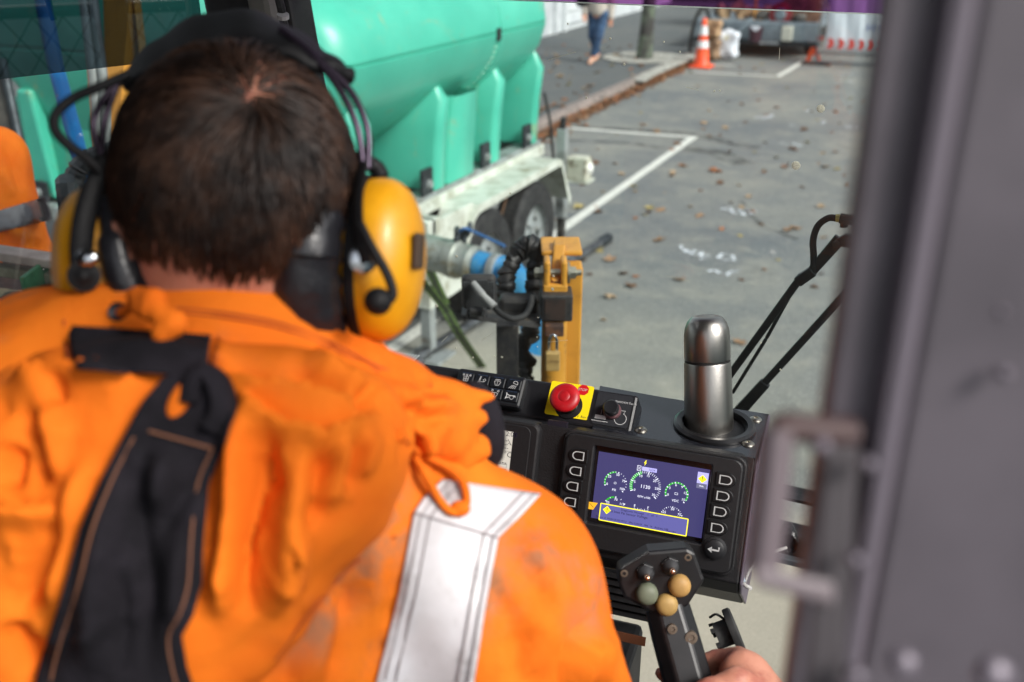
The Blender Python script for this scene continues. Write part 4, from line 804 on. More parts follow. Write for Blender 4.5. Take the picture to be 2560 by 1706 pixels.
MB().box((xb+.001, WY-.05, 1.2), (xb+.08, WY+.03, 3.05)).build("pillar", m_blk, cab, bevel=.006)
# A pillar, side glass
sd_ = V(-math.sin(R(17.6)), -math.cos(R(17.6)), 0); P0 = V(xa, WY, 0)
pt0, pt1 = fy(772, 0), fy(925, 880); ptd = (pt0-pt1)/(pt0.z-pt1.z)
def pil(z): p = pt1+ptd*(z-pt1.z); return V(p.x, WY-.02, z)
MB().hexa([pil(z) + o_ for z in (1.2, 3.05) for o_ in (V(-.14,.03,0), V(0,.03,0), V(-.012,-.02,0), V(-.17,-.05,0))]).build("pillar", m_blk, cab, bevel=.006)
pi_ = onY(735, 40, WY-.06)
MB().hexa([V(pil(z).x-.075,WY-.075,z)+o_ for z in (1.2, 3.04) for o_ in (V(0,0,0), V(.05,-.0,0), V(.05,.03,0), V(0,.03,0))]).build("pillar_lining", mat("grey_lining", lin(120,118,112), .6), cab, bevel=.012)
MB().tube([at(690,-30,1.38), at(703,20,1.38), at(712,70,1.4), at(716,140,1.42)], [.006,.006,.006,.006], 8).build("conduit_loom", m_rub, cab)
MB().lathe(at(707,36,1.378), (at(716,140,1.42)-at(707,36,1.378)), [(.0085,0),(.0085,.006)], 10).build("cable_tie", mat("white_tie", lin(180,180,180), .5), cab)
s0 = P0+V(-.17,-.08,0); 
spl = Pl(s0, sd_, ez)
tz = spl.hit(150, 183).z
for nm, z0, z1, m_ in (("side_window", 1.3, tz-.0005, m_side), ("side_tint", tz+.0005, 3.05, m_sidetint)):
    mb = MB(); mb.poly([V(s0.x, s0.y, z0), V(s0.x, s0.y, z0)+sd_*1.3, V(s0.x, s0.y, z1)+sd_*1.3, V(s0.x, s0.y, z1)]); mb.build(nm, m_, cab)
# unseen roof and walls, shaped to shade the head and cut ambient light
m_roof = mat("headlining", lin(52,52,55), .8)
RZ_ = 3.02
MB().hexa([(-1.45,-.3,RZ_),(.12,-.3,RZ_),(.12,WY+.1,RZ_),(-1.1,WY+.1,RZ_),(-1.45,-.3,RZ_+.06),(.12,-.3,RZ_+.06),(.12,WY+.1,RZ_+.06),(-1.1,WY+.1,RZ_+.06)]).build("roof", m_roof, cab, bevel=.01)
MB().box((-1.5,-.32,1.0), (-.45,-.27,RZ_-.001)).build("unseen_rear_wall", m_roof, cab, bevel=.006)
MB().box((-1.5,-.269,1.0), (-1.45,.35,RZ_-.001)).build("unseen_side_wall", m_roof, cab, bevel=.006)
MB().box((-1.5,-.6,.92), (.3,WY-.25,1.0)).build("floor", m_blk, cab)
rg = thing("rig_chassis", "dark tracked chassis carrying the operator cab", "chassis", (-.6, .2, 0))
MB().box((-1.35,-.5,.45), (.0,.95,.915)).build("deck", m_bsteel, rg, bevel=.02)
for X in (-1.3, -.35): MB().prism([(X, -1.2, .02), (X, 1.0, .02), (X, 1.15, .2), (X, 1.0, .42), (X, -1.2, .42), (X, -1.35, .2)], (.3, 0, 0)).build("track", m_rub, rg, bevel=.02)
# taped cable on the cross rail
S = Soft(np.array(fy(1968,1345))-.08, np.array(fy(1968,1345))+.08, .005)
for a_, b_, r_ in (((1968,1322),(1978,1338),.012),((1958,1340),(1972,1372),.013),((1975,1345),(1985,1356),.010)): S.cone(at(*a_,1.6), at(*b_,1.59), r_, r_*.9, .008)
S.build("tape_knot", mat("shiny_black_tape", (.008,.009,.01), .22, bump=1., bscale=60), cab)
m_wcab = mat("white_cable", lin(176,174,170), .5)
MB().tube(smooth_path([at(1965,1370,1.58), at(1940,1378,1.56), at(1900,1398,1.5), at(1872,1430,1.42), at(1858,1460,1.36), at(1848,1445,1.34)], 6), .0026, 8).build("white_cable", m_wcab, cab, smooth=60)
# ------------------------------------------------------------------ wiper
wp = thing("windscreen_wiper", "black parallel arm windscreen wiper outside the glass", "wiper", at(1830,1060,1.62)); WO = WY+.045
def wy(x, y, o_=0.): return onY(x, y, WO+o_)
m_wip = mat("satin_black", lin(20,22,25), .4, c2=lin(34,36,38), scale=60)
def bar(name, a, b, w0, w1, th=.008, o_=0.):
    a, b = wy(*a, o_), wy(*b, o_); t = (b-a).normalized(); s_ = t.cross(V(0,1,0)).normalized()
    return MB().hexa([a-s_*w0, a+s_*w0, a+s_*w0+V(0,th,0), a-s_*w0+V(0,th,0), b-s_*w1, b+s_*w1, b+s_*w1+V(0,th,0), b-s_*w1+V(0,th,0)]).build(name, m_wip, wp, bevel=.002)
bar("arm", (1780,1000), (2005,690), .0062, .0062); bar("arm_sleeve", (1992,708), (2032,680), .0085, .0085, .012, -.002); bar("arm_head", (2020,690), (2100,598), .0075, .0095, .01, .001)
bar("link_rod", (1830,985), (1915,848), .003, .003, .006, .014); bar("link_rod", (1915,848), (1990,712), .003, .003, .006, .014)
bar("second_arm", (1840,1040), (1912,960), .0105, .0092, .012, .03); bar("second_arm_rod", (1908,962), (2200,640), .0062, .0062, .008, .032)
MB().prism([wy(2085,602,-.004), wy(2112,588,-.004), wy(2200,600,-.004), wy(2200,632,-.004), wy(2098,618,-.004)], V(0,.012,0)).build("head_bracket", m_wip, wp, bevel=.002)
MB().lathe(wy(2091,610,-.006), (0,-1,0), [(.0055,0),(.0055,.004),(.003,.005)], 10).build("pivot_bolt", m_bsteel, wp)
MB().tube(smooth_path([wy(2034,682,.004), wy(2034,640,.004), wy(2033,600,.004), wy(2045,565,.004), wy(2070,546,.004), wy(2092,546,.004)], 7), .0052, 10).build("washer_hose", m_rub, wp, smooth=60)
MB().tube([wy(2090,546), wy(2100,546)], .0062, 8).build("brass_fitting", mat("brass", lin(196,176,110), .4, .7), wp); MB().tube([wy(2100,546), wy(2116,549), wy(2180,556)], [.008,.008,.009], 8).build("jet_block", m_wip, wp); MB().tube([wy(2110,550), wy(2110,568)], .006, 8).build("jet", m_wip, wp)
# ------------------------------------------------------------------ control console
CYAW = R(6); EX = V(math.cos(CYAW), math.sin(CYAW), 0); EY = V(-math.sin(CYAW), math.cos(CYAW), 0); EZ = V(0,0,1)
DP = Pl(at(1640,1240,1.32), EX, EY*math.sin(R(20))+EZ*math.cos(R(20)))
m_con = mat("console_black", lin(20,19,21), .5, c2=lin(25,24,26), scale=60, bump=.25, bscale=420)
m_conside = mat("console_side_grey", lin(104,94,108), .4, c2=lin(92,84,96), scale=20)
m_bez = mat("bezel_black", lin(22,21,23), .5, c2=lin(27,26,28), scale=300, bump=.12, bscale=700)
m_white = mat("white_print", lin(186,186,186), .5); m_key = mat("key_rubber", lin(24,24,27), .5)
con = thing("control_console", "black drill control console with two monitors, keypad and emergency stop", "console", DP.p(0,-.9))
def rrect(u0, v0, u1, v1, r, n=5):
    out = []
    for cx, cy, a0 in ((u1-r, v1-r, 0), (u0+r, v1-r, 90), (u0+r, v0+r, 180), (u1-r, v0+r, 270)):
        out += [(cx+r*math.cos(R(a0+90*i/n)), cy+r*math.sin(R(a0+90*i/n))) for i in range(n+1)]
    return out
def slab(name, pl, pts, h0, h1, m, parent, bevel=0., smooth=None):
    mb = MB(); mb.prism([pl.p(a, b, h0) for a, b in pts], pl.n*(h1-h0)); return mb.build(name, m, parent, bevel=bevel, smooth=smooth)
def frame(name, pl, outer, inner, h0, h1, hi, m, parent, bevel=0.):      # ring between two outlines of equal point count, inner edge sunk to hi
    n = len(outer); mb = MB(); rows = [[pl.p(a, b, h0) for a, b in outer], [pl.p(a, b, h1) for a, b in outer], [pl.p(a, b, h1) for a, b in inner], [pl.p(a, b, hi) for a, b in inner]]
    mb.grid(rows, True); return mb.build(name, m, parent, bevel=bevel)
# right monitor ----------------------------------------------------------------
u0, v1 = DP.uv(1416, 1082); u1 = DP.uv(1862, 1150)[0]; v0 = DP.uv(1822, 1440)[1]
a0, b1 = DP.uv(1487, 1114); a1, b0 = DP.uv(1754, 1362); a1 = max(a1, DP.uv(1783, 1165)[0]-.003); b0 = min(b0, DP.uv(1450, 1302)[1])
mon = frame("monitor", DP, rrect(u0, v0, u1, v1, .012), rrect(a0, b0, a1, b1, .003), -.035, .0, -.009, m_bez, con, .0025)
frame("bezel_rim", DP, rrect(u0-.004, v0-.004, u1+.004, v1+.004, .014), rrect(u0+.001, v0+.001, u1-.001, v1-.001, .012), -.04, -.006, -.012, m_con, mon, .002)
slab("casing", DP, rrect(u0+.01, v0+.01, u1-.01, v1-.01, .01), -.07, -.0401, m_con, mon)
def scr_mat(name, c, es): return mat(name, (.01,.01,.012), .25, emit=c, es=es)
sc0, sd1 = DP.uv(1494, 1131); sc1, sd0 = DP.uv(1749, 1348); sc1 = max(sc1, DP.uv(1774,1175)[0]); sd0 = min(sd0, DP.uv(1467,1296)[1])
slab("screen_surround", DP, [(a0-.002, b0-.002), (a1+.002, b0-.002), (a1+.002, b1+.002), (a0-.002, b1+.002)], -.012, -.0086, mat("gloss_black", (.008,.008,.01), .2), mon)
slab("screen", DP, [(sc0, sd0), (sc1, sd0), (sc1, sd1), (sc0, sd1)], -.0085, -.0080, scr_mat("screen_indigo", lin(66,63,112), .46), mon)
def ZS(x, y): return DP.uv(1460+x/6.533, 1110+y/6.533, -.008)      # a spot on the screen
def sp(uv, h=-.0076): return DP.p(uv[0], uv[1], h)
ZU = DP.uv(1561,1200)[0]-DP.uv(1460,1183)[0]; PXU = ZU/ (101*6.533)      # metres per enlarged pixel
es_w = scr_mat("screen_white", lin(216,216,232), .8); es_g = scr_mat("screen_green", lin(40,150,40), .75); es_y = scr_mat("screen_yellow", lin(222,208,30), .9); es_v = scr_mat("screen_violet", lin(96,95,160), .55); es_k = scr_mat("screen_ink", lin(24,24,50), .3); es_o = scr_mat("screen_amber", lin(206,150,30), .8); es_l = scr_mat("screen_lilac", lin(168,164,224), .7); es_gr = scr_mat("screen_grey", lin(110,110,140), .5)
wt, gr, yl, vi, ik, lil = MB(), MB(), MB(), MB(), MB(), MB()
def gauge(cx, cy, r, a_start, a_end, ticks, major, a_green, gw, tl, labels):
    cu, cv = ZS(cx, cy); r *= PXU; gw *= PXU; tl *= PXU
    def P(a, q): return sp((cu+q*math.cos(R(a)), cv+q*math.sin(R(a))))
    n = 24; A = [a_start+(a_green-a_start)*i/n for i in range(n+1)]
    gr.grid([[P(a, r-gw)-DP.n*.0001, P(a, r)-DP.n*.0001] for a in A])
    for k in range(ticks+1):
        a = a_start+(a_end-a_start)*k/ticks; big = (k % major == 0); stroke(wt, [P(a, r-(gw if a >= a_green else gw)*(1.0 if big else .8)), P(a, r+ (0 if not big else 0))], DP.n, (.0011 if big else .0005)*(1.4 if tl > .004 else 1))
    for a, t in labels: text_mesh(wt, t, P(a, r-gw-24*PXU), DP.u, DP.v, 56*PXU)
gauge(515, 640, 186, 200, -42, 16, 4, 92, 24, 20, [(196,"0"),(140,"25"),(80,"50"),(22,"75"),(-34,"100")])
gauge(1000, 700, 250, 204, -40, 30, 5, 110, 46, 40, [(206,"0"),(164,"5"),(120,"10"),(82,"15"),(40,"20"),(0,"25"),(-36,"30")])
gauge(1512, 815, 186, 200, -42, 15, 3, -30, 26, 20, [(196,"0"),(148,"3"),(100,"6"),(58,"9"),(14,"12"),(-34,"15")])
gauge(500, 1045, 186, 150, 30, 4, 2, 98, 26, 20, [(150,"25"),(88,"70"),(36,"115")])
gauge(1425, 1205, 178, 158, 20, 12, 3, 157, 18, 20, [(150,"25"),(88,"50"),(30,"75")])
for x, y, t, z in ((1000,705,"1130",62),(490,752,"PSI",40),(978,872,"RPM x100",38),(1492,930,"VDC",42),(828,1010,"E",44),(1046,1046,"F",44)): text_mesh(wt, t, sp(ZS(x, y)), DP.u, DP.v, z*1.3*PXU)
for k in range(9):
    p = sp(ZS(818+28*k, 1068+4*k)); stroke(wt, [p, p+DP.v*(28 if k % 2 == 0 else 16)*PXU], DP.n, .0005)
def outl(mb, zz, w, close=True):
    P = [sp(ZS(*q), -.0074) for q in zz]; stroke(mb, P+([P[0]] if close else []), DP.n, w)
def rect_at(c, w, h): return [(c[0]-w/2, c[1]-h/2), (c[0]+w/2, c[1]-h/2), (c[0]+w/2, c[1]+h/2), (c[0]-w/2, c[1]+h/2)]
def fillr(mb, zc, w, h, lift=-.0077): cu, cv = ZS(*zc); w *= PXU; h *= PXU; mb.poly([DP.p(cu+i*w/2, cv+j*h/2, lift) for i, j in ((-1,-1),(1,-1),(1,1),(-1,1))])
def ring_at(mb, zc, w, h, t, lift=-.0074):
    cu, cv = ZS(*zc); w *= PXU; h *= PXU; C4 = [DP.p(cu+i*w/2, cv+j*h/2, lift) for i, j in ((-1,-1),(1,-1),(1,1),(-1,1))]
    for i in range(4): stroke(mb, [C4[i], C4[(i+1) % 4]], DP.n, t)
fillr(lil, (1070,422), 236, 62); text_mesh(ik, "1634", sp(ZS(1110,432), -.0075), DP.u, DP.v, 56*PXU)
ring_at(wt, (902,396), 58, 80, .0005); cu, cv = ZS(902,396)
for s_ in (-1, 1): stroke(wt, [DP.p(cu-20*PXU, cv-28*PXU*s_, -.0074), DP.p(cu+20*PXU, cv+28*PXU*s_, -.0074)], DP.n, .0004)
ring_at(wt, (1508,815), 46, 30, .0004); 
cu, cv = ZS(510,640); stroke(wt, [DP.p(cu+18*PXU*math.cos(a), cv+16*PXU*math.sin(a), -.0074) for a in [i*math.pi/6 for i in range(13)]], DP.n, .0004)
cu, cv = ZS(1003,315); yl.poly([DP.p(cu+a*PXU, cv+b*PXU, -.0074) for a, b in ((5,46),(-22,-4),(-2,-2),(-10,-44),(24,12),(4,10),(20,46))])
fillr(vi, (965,1232), 1400, 270, -.0072); 
BX = MB(); ring_at(BX, (965,1232), 1400, 270, .0013, -.0068); BX.build("alert_frame", es_y, mon)
cu, cv = ZS(378,1078); dia = [(0,66),(66,0),(0,-66),(-66,0)]; yl.poly([DP.p(cu+a*PXU, cv+b*PXU, -.0066) for a, b in dia]); ik2 = MB(); ik2.poly([DP.p(cu+a*PXU, cv+b*PXU, -.0064) for a, b in ((-8,40),(8,40),(4,-12),(-4,-12))]); ik2.poly([DP.p(cu+a*PXU, cv+b*PXU, -.0064) for a, b in ((-6,-22),(6,-22),(6,-34),(-6,-34))])
for x, y, t, z in ((795,1108,"Diagnostic Message",38),(705,1145,"Mud Inlet Psi Sensor Voltage",46),(1120,1168,"1   of   1",38),(780,1290,"Device id  MAIN BUSS MCU   SPN 520239   FMI  14   Address 200",34),(1425,1428,"Plug I18.6",30)): text_mesh(ik2, t, sp(ZS(x, y), -.0066), DP.u, DP.v, z*1.25*PXU)
fillr(lil, (1936,598), 168, 250, -.0077); cu, cv = ZS(1936,575); yl.poly([DP.p(cu+a*PXU, cv+b*PXU, -.0073) for a, b in ((0,64),(70,0),(0,-64),(-70,0))])
ik2.poly([DP.p(cu+a*PXU, cv+b*PXU, -.007) for a, b in ((-8,44),(8,44),(4,-10),(-4,-10))]); ik2.poly([DP.p(cu+a*PXU, cv+b*PXU, -.007) for a, b in ((-6,-20),(6,-20),(6,-32),(-6,-32))])
g_ = MB(); fillr(g_, (1920,690), 160, 80, -.0075); g_.build("hide_label", es_gr, mon); text_mesh(wt, "Hide", sp(ZS(1920,690), -.0072), DP.u, DP.v, 36*PXU)
am = MB(); am.poly([sp(ZS(*q), -.0074) for q in ((85,945),(228,965),(150,1075),(65,1060))]); am.build("amber_tab", es_o, mon)
stroke(ik2, [sp(ZS(95,970), -.0072), sp(ZS(155,1040), -.0072)], DP.n, .0006)
for mb, nm, m_ in ((wt,"gauge_marks",es_w),(gr,"green_arc",es_g),(yl,"warning_icon",es_y),(vi,"alert_panel",es_v),(ik,"hour_count",es_k),(lil,"hour_box",es_l),(ik2,"alert_text",es_k)): mb.build(nm, m_, mon)
def dkey(px, py, s_):
    cu, cv = DP.uv(px, py); w, h = .0098, .0070
    def shape(f): 
        P = [(-w*f, h*f), (w*.2*f, h*f)] + [(w*.2*f+w*.8*f*math.cos(a), h*f*math.sin(a)*1.0) for a in [math.pi/2-math.pi*i/10 for i in range(1,10)]] + [(w*.2*f, -h*f), (-w*f, -h*f)]
        return [(cu+s_*a, cv+b) for a, b in P]
    k_ = slab("soft_key", DP, shape(1.35), .0002, .0025, mat("key_well", (.004,.004,.005), .4), mon, .0015); 
    o_, i_ = shape(.85), shape(.68); mb = MB(); rows = [[DP.p(a, b, .0032) for a, b in o_], [DP.p(a, b, .0032) for a, b in i_]]; mb.grid(rows, True); mb.build("key_outline", m_white, mon)
for px, py, s_ in ((1447,1139,-1),(1440,1177,-1),(1432,1215,-1),(1426,1254,-1),(1815,1200,1),(1808,1240,1),(1801,1279,1),(1794,1320,1)): dkey(px, py, s_)
ek = DP.hit(1787, 1371); mb = MB(); mb.lathe(ek, DP.n, [(.0155,0),(.0155,.002),(.0125,.003),(.0125,.006),(.010,.0075),(.004,.008)], 24); mb.build("enter_key", m_key, mon, smooth=40)
mb = MB(); c_ = ek+DP.n*.0085; stroke(mb, [c_+DP.u*.006+DP.v*.0042, c_+DP.u*.006-DP.v*.0005, c_-DP.u*.004-DP.v*.0005], DP.n, .0022); mb.poly([c_-DP.u*.003+DP.v*.0035, c_-DP.u*.0085-DP.v*.0005, c_-DP.u*.003-DP.v*.0045]); mb.build("enter_arrow", m_white, mon)
# left monitor -----------------------------------------------------------------
r1, t1 = DP.uv(1352, 1062); lw, lh = .27, .2; 
m2 = slab("second_monitor", DP, rrect(r1-lw, t1-lh, r1, t1, .012), -.03, .0, m_bez, con, .004)
slab("second_rim", DP, rrect(r1-lw+.006, t1-lh+.006, r1-.012, t1-.006, .01), .0003, .0022, m_bez, m2, .001)
q1 = DP.uv(1285, 1080); cs = q1[0]; ct = q1[1]
slab("second_screen", DP, [(cs-.18, ct-.13), (cs, ct-.13), (cs, ct), (cs-.18, ct)], .0023, .0028, scr_mat("screen_cream", lin(222,214,200), .42), m2)
def Z6(x, y): return DP.uv(1100+x/2.904, 900+y/2.904, .003)
d2 = MB(); pz = lambda x, y, h=.0031: DP.p(*Z6(x, y), h)
text_mesh(d2, "12:00", pz(507,541), DP.u, DP.v, .0095); text_mesh(d2, "°C", pz(492,690), DP.u, DP.v, .0105); text_mesh(d2, "---", pz(476,638), DP.u, DP.v, .009); text_mesh(d2, "---", pz(456,742), DP.u, DP.v, .012); text_mesh(d2, "3", pz(348,813), DP.u, DP.v, .0075)
def ln(pp, w=.0006): stroke(d2, [pz(*q) for q in pp], DP.n, w)
ln([(440,560),(395,880)], .0004); ln([(432,655),(520,668)], .0004); ln([(410,790),(485,800)], .0004)
ln([(441,583),(492,590),(494,577),(518,622),(496,604),(488,618),(441,611),(441,583)], .0008); ln([(418,752),(483,760),(478,796),(415,788),(418,752)], .0008)
ln([(444,662),(440,700),(438,712),(450,712),(452,700),(456,664),(450,658),(444,662)], .0006)
for r_ in (.009,.006,.003): ln([(457+r_*700*math.cos(a), 540-r_*900*math.sin(a)) for a in (R(130),R(110),R(90),R(70),R(50))], .0005)
cu, cv = Z6(250, 800)
for r_ in (.0245, .0165): stroke(d2, [DP.p(cu+r_*math.cos(a), cv+r_*math.sin(a), .0031) for a in [R(-60+i*6) for i in range(26)]], DP.n, .001)
d2.build("second_graphics", es_k, m2)
tq = MB(); tq.grid([[DP.p(cu+.017*math.cos(a), cv+.017*math.sin(a), .0029), DP.p(cu+.024*math.cos(a), cv+.024*math.sin(a), .0029)] for a in [R(-5+i*5) for i in range(18)]]); tq.build("dial_teal", scr_mat("screen_teal", lin(160,206,192), .4), m2)
tq = MB(); tq.grid([[DP.p(cu+.017*math.cos(a), cv+.017*math.sin(a), .0029), DP.p(cu+.024*math.cos(a), cv+.024*math.sin(a), .0029)] for a in [R(-60+i*5) for i in range(12)]]); tq.build("dial_sand", scr_mat("screen_sand", lin(226,196,160), .4), m2)
d3 = MB(); pd = pz(341,724); d3.lathe(pd, DP.n, [(.0018,0),(.0018,.0002)], 12); d3.build("dial_dot", es_k, m2)
# upper sloping panel -----------------------------------------------------------
q0 = at(1578, 1086, 1.395); UPL = Pl(q0, EX, EY*math.sin(R(47))+EZ*math.cos(R(47)))
pu1, pv1 = UPL.uv(1604, 990); ul = UPL.uv(930, 890)[0]-.15
panel = slab("sloping_panel", UPL, [(ul, .0), (pu1-.004, .0), (pu1-.004, pv1), (ul, pv1)], -.05, 0, mat("panel_satin_black", (.010,.010,.012), .35, rvar=.1, bump=.03, bscale=300), con, .004)
k0 = UPL.uv(1100+560/2.904, 900+365/2.904, .02); k1 = UPL.uv(1100+640/2.904, 900+115/2.904, .02); k2 = UPL.uv(1100+150/2.904, 900+38/2.904, .02)
ku1 = (k0[0]+k1[0])/2; kv0, kv1 = k0[1]+.004, k1[1]-.002; kw = ku1-k2[0]+.002
kp = slab("keypad", UPL, rrect(ku1-kw, kv0, ku1, kv1, .005), 0, .018, mat("keypad_black", lin(22,24,28), .4), con, .004)
cw, ch = (kw-.008)/4, (kv1-kv0-.012)/2
icons = {(0,0):"fan",(1,0):"temp",(2,0):"wash",(3,0):"lamp",(2,1):"wipe",(3,1):"horn",(0,1):"fan",(1,1):"temp"}
def icon(kind, c, s_):
    mb = MB(); L = lambda pp, w=.0007: stroke(mb, [UPL.p(c[0]+a*s_, c[1]+b*s_, .0212) for a, b in pp], UPL.n, w)
    arc = lambda cx, cy, r, a0, a1, k=10: [(cx+r*math.cos(R(a0+(a1-a0)*i/k)), cy+r*math.sin(R(a0+(a1-a0)*i/k))) for i in range(k+1)]
    if kind == "fan":
        for a in range(4): x, y = .32*math.cos(R(90*a+45)), .32*math.sin(R(90*a+45)); L(arc(x, y-.15, .26, 0, 360))
        for x in (-.6, .05, .7): L(arc(x, .62, .17, 0, 360)); L([(x-.05,.62),(x+.05,.62)])
    elif kind == "temp": L(arc(-.45, -.5, .2, 100, 440)); L([(-.55,-.32),(-.35,.8),(-.2,.75),(-.36,-.36)]); L([(-.2,-.3),(.35,-.25),(.4,.05),(.2,.05),(.55,.4),(.85,.1),(.68,.08),(.62,-.22),(.35,-.25)])
    elif kind in ("wash", "wipe"):
        L(arc(0,-.75,1.1,55,125)+[(-.3,-.55),(.3,-.55),(.63,.15)]); L([(0,.3),(0,-.5)], .0006)
        if kind == "wash":
            for x in (-.3, 0, .3): L(arc(x, .45, .18, 0, 180))
        else:
            for x in (-.55, .6): L(arc(x, .7, .17, 0, 360))
    elif kind == "lamp":
        L(arc(.35,.35,.45,-20,170)+[(-.1,.35),(.8,.15)])
        for k in range(4): L([(-.15+.24*k,-.05),(-.75+.38*k,-.75)])
    elif kind == "horn": L([(-.85,.7),(-.75,.1),(-.9,-.5)], .0014); L([(-.8,.45),(-.2,.2),(.9,.25)], .0012); L([(-.85,-.35),(-.2,-.1)], .0012); L(arc(.25,-.12,.38,0,360)); L([(.62,.1),(.95,.15),(.9,-.1)], .001)
    return mb.build("key_icon", m_white, kp)
for i in range(4):
    for j in range(2):
        cu = ku1-kw+.004+cw*(i+.5); cv = kv1-.006-ch*(j+.5)
        slab("key", UPL, rrect(cu-cw*.46, cv-ch*.46, cu+cw*.46, cv+ch*.46, .002), .017, .0205, mat("key_face", lin(20,23,28), .35), kp, .0015)
        mb = MB()
        for q_ in range(3): mb.prism([UPL.p(cu+(-.3+.22*q_+e)*cw, cv+ch*.36+f, .0206) for e, f in ((0,0),(.16,0),(.16,.0012),(0,.0012))], UPL.n*.0003)
        mb.build("key_lamp", mat("key_lamp_blue", lin(44,56,78), .3), kp)
        icon(icons[(i, j)], (cu, cv-.001), min(cw, ch)*.43)
# emergency stop
def U6(x, y, h=0.): return UPL.uv(1100+x/2.904, 900+y/2.904, h)
yA, yB = U6(757,392), U6(1133,200); slab("yellow_plate", UPL, rrect(yA[0], yA[1], yB[0]-.002, yB[1], .003), .0003, .0014, mat("plate_yellow", lin(238,212,20), .4), con)
ec = U6(935,335); eb = UPL.p(ec[0], ec[1], 0)
es_ = MB().lathe(eb, UPL.n, [(0.01922,0.00099),(0.02046,0.00124),(0.01984,0.00248),(0.01364,0.00372),(0.01302,0.01116),(0.01240,0.01364)], 32).build("stop_collar", mat("collar_black", (.008,.008,.009), .3), con, smooth=40)
MB().lathe(eb, UPL.n, [(0.01116,0.01240),(0.01264,0.0240),(0.01946,0.02832),(0.02163,0.03142),(0.02163,0.03390),(0.02008,0.03638),(0.01612,0.03855),(0.00930,0.03948),(0.00837,0.03917),(0.00775,0.03979),(0.00248,0.04010)], 40).build("stop_button", mat("stop_red", lin(176,14,24), .42, c2=lin(158,12,22), scale=40, dirt=lin(160,70,70), dscale=60, dlo=.66, dhi=.74), es_, smooth=50)
so = U6(1042,222); mb = MB(); mb.prism([UPL.p(so[0]+.0085*math.cos(R(22.5+45*i)), so[1]+.0085*math.sin(R(22.5+45*i)), .0015) for i in range(8)], UPL.n*.0002); mb.build("stop_octagon", mat("sign_red", lin(190,20,30), .4), es_)
mb = MB(); text_mesh(mb, "STOP", UPL.p(so[0]-.001, so[1], .0019), UPL.u, UPL.v, .0056); mb.build("stop_lettering", m_white, es_)
mb = MB(); text_mesh(mb, "7000C073  Rev B", UPL.p(U6(992,411)[0], U6(992,411)[1], .0016), UPL.u, UPL.v, .0052); mb.build("plate_number", m_dark, es_)
# start button plate
gA, gB = U6(1105,432), U6(1400,300); sp_ = slab("start_plate", UPL, rrect(gA[0], gA[1]-.006, gB[0], gB[1]+.006, .003), .0003, .0012, mat("plate_charcoal", lin(40,41,45), .4), con)
bc = U6(1252,375); bb = UPL.p(*bc, 0); MB().lathe(bb, UPL.n, [(0.01248,0.00077),(0.01312,0.00192),(0.01248,0.00640),(0.01024,0.00896)], 28).build("button_guard", mat("smoky_rubber", lin(96,66,70), .3), sp_, smooth=40)
MB().lathe(bb, UPL.n, [(0.01056,0.00768),(0.01120,0.01024),(0.01120,0.01728),(0.00960,0.01920),(0.00768,0.01888),(0.00192,0.01888)], 28).build("push_button", mat("button_black", (.012,.012,.014), .35), sp_, smooth=40)
mb = MB(); text_mesh(mb, "7000G434 Rev A", UPL.p(*U6(1350,316), .0015), UPL.u, UPL.v, .0045)
ic = U6(1310,432); stroke(mb, [UPL.p(ic[0]+.0085*math.cos(R(a)), ic[1]+.0085*math.sin(R(a)), .0014) for a in range(110, 431, 20)], UPL.n, .0009); stroke(mb, [UPL.p(ic[0]-.003, ic[1]+.0075, .0014), UPL.p(ic[0]-.005, ic[1]+.0125, .0014), UPL.p(ic[0]+.005, ic[1]+.0125, .0014), UPL.p(ic[0]+.003, ic[1]+.0075, .0014)], UPL.n, .0009)
ic = U6(1165,418); mb.prism([UPL.p(ic[0]+a, ic[1]+b, .0013) for a, b in ((-.008,.003),(.008,.003),(.008,-.003),(-.008,-.003))], UPL.n*.0002); stroke(mb, [UPL.p(ic[0], ic[1]+.012, .0014), UPL.p(ic[0], ic[1]+.004, .0014)], UPL.n, .0006); stroke(mb, [UPL.p(ic[0]-.012, ic[1]-.006, .0014), UPL.p(ic[0]+.012, ic[1]-.006, .0014)], UPL.n, .0009)
mb.build("plate_symbols", mat("grey_print", lin(180,180,180), .5), sp_)
# deck with cup holder ------------------------------------------------------------
dz = at(1700, 1040, 1.44).z; dk = [onZ(1500, 965, dz), onZ(1660, 994, dz), onZ(1922, 1036, dz), onZ(1888, 1146, dz), onZ(1580, 1092, dz), onZ(1480, 1076, dz)]
m_deck = mat("deck_gloss_black", (.014,.015,.019), .14, spec=1., rvar=.05, dirt=(.05,.05,.05), dscale=40, dlo=.7, dhi=.8, bump=.02, bscale=60)
rc_ = onZ(1786, 1066, dz); rr_ = .0575
mb = MB(); n = 40; circ = [rc_+V(.044*math.cos(2*math.pi*i/n), .044*math.sin(2*math.pi*i/n), 0) for i in range(n)]
cen = V(rc_.x, rc_.y, dz); out_ = []
def edge_hit(a):
    d = V(math.cos(a), math.sin(a), 0); best = 9
    for i in range(6):
        p, q = dk[i], dk[(i+1) % 6]; e = q-p; den = d.x*e.y-d.y*e.x
        if abs(den) < 1e-9: continue
        t = ((p.x-cen.x)*e.y-(p.y-cen.y)*e.x)/den; w = ((p.x-cen.x)*d.y-(p.y-cen.y)*d.x)/den
        if t > 0 and -1e-6 <= w <= 1+1e-6: best = min(best, t)
    return cen+d*best
angs = sorted([2*math.pi*i/n for i in range(n)] + [math.atan2((p-cen).y, (p-cen).x) % (2*math.pi) for p in dk])
mb.grid([[cen+V(.044*math.cos(a), .044*math.sin(a), 0) for a in angs], [edge_hit(a) for a in angs], [edge_hit(a)-V(0,0,.06) for a in angs]], True); mb.build("deck", m_deck, con)
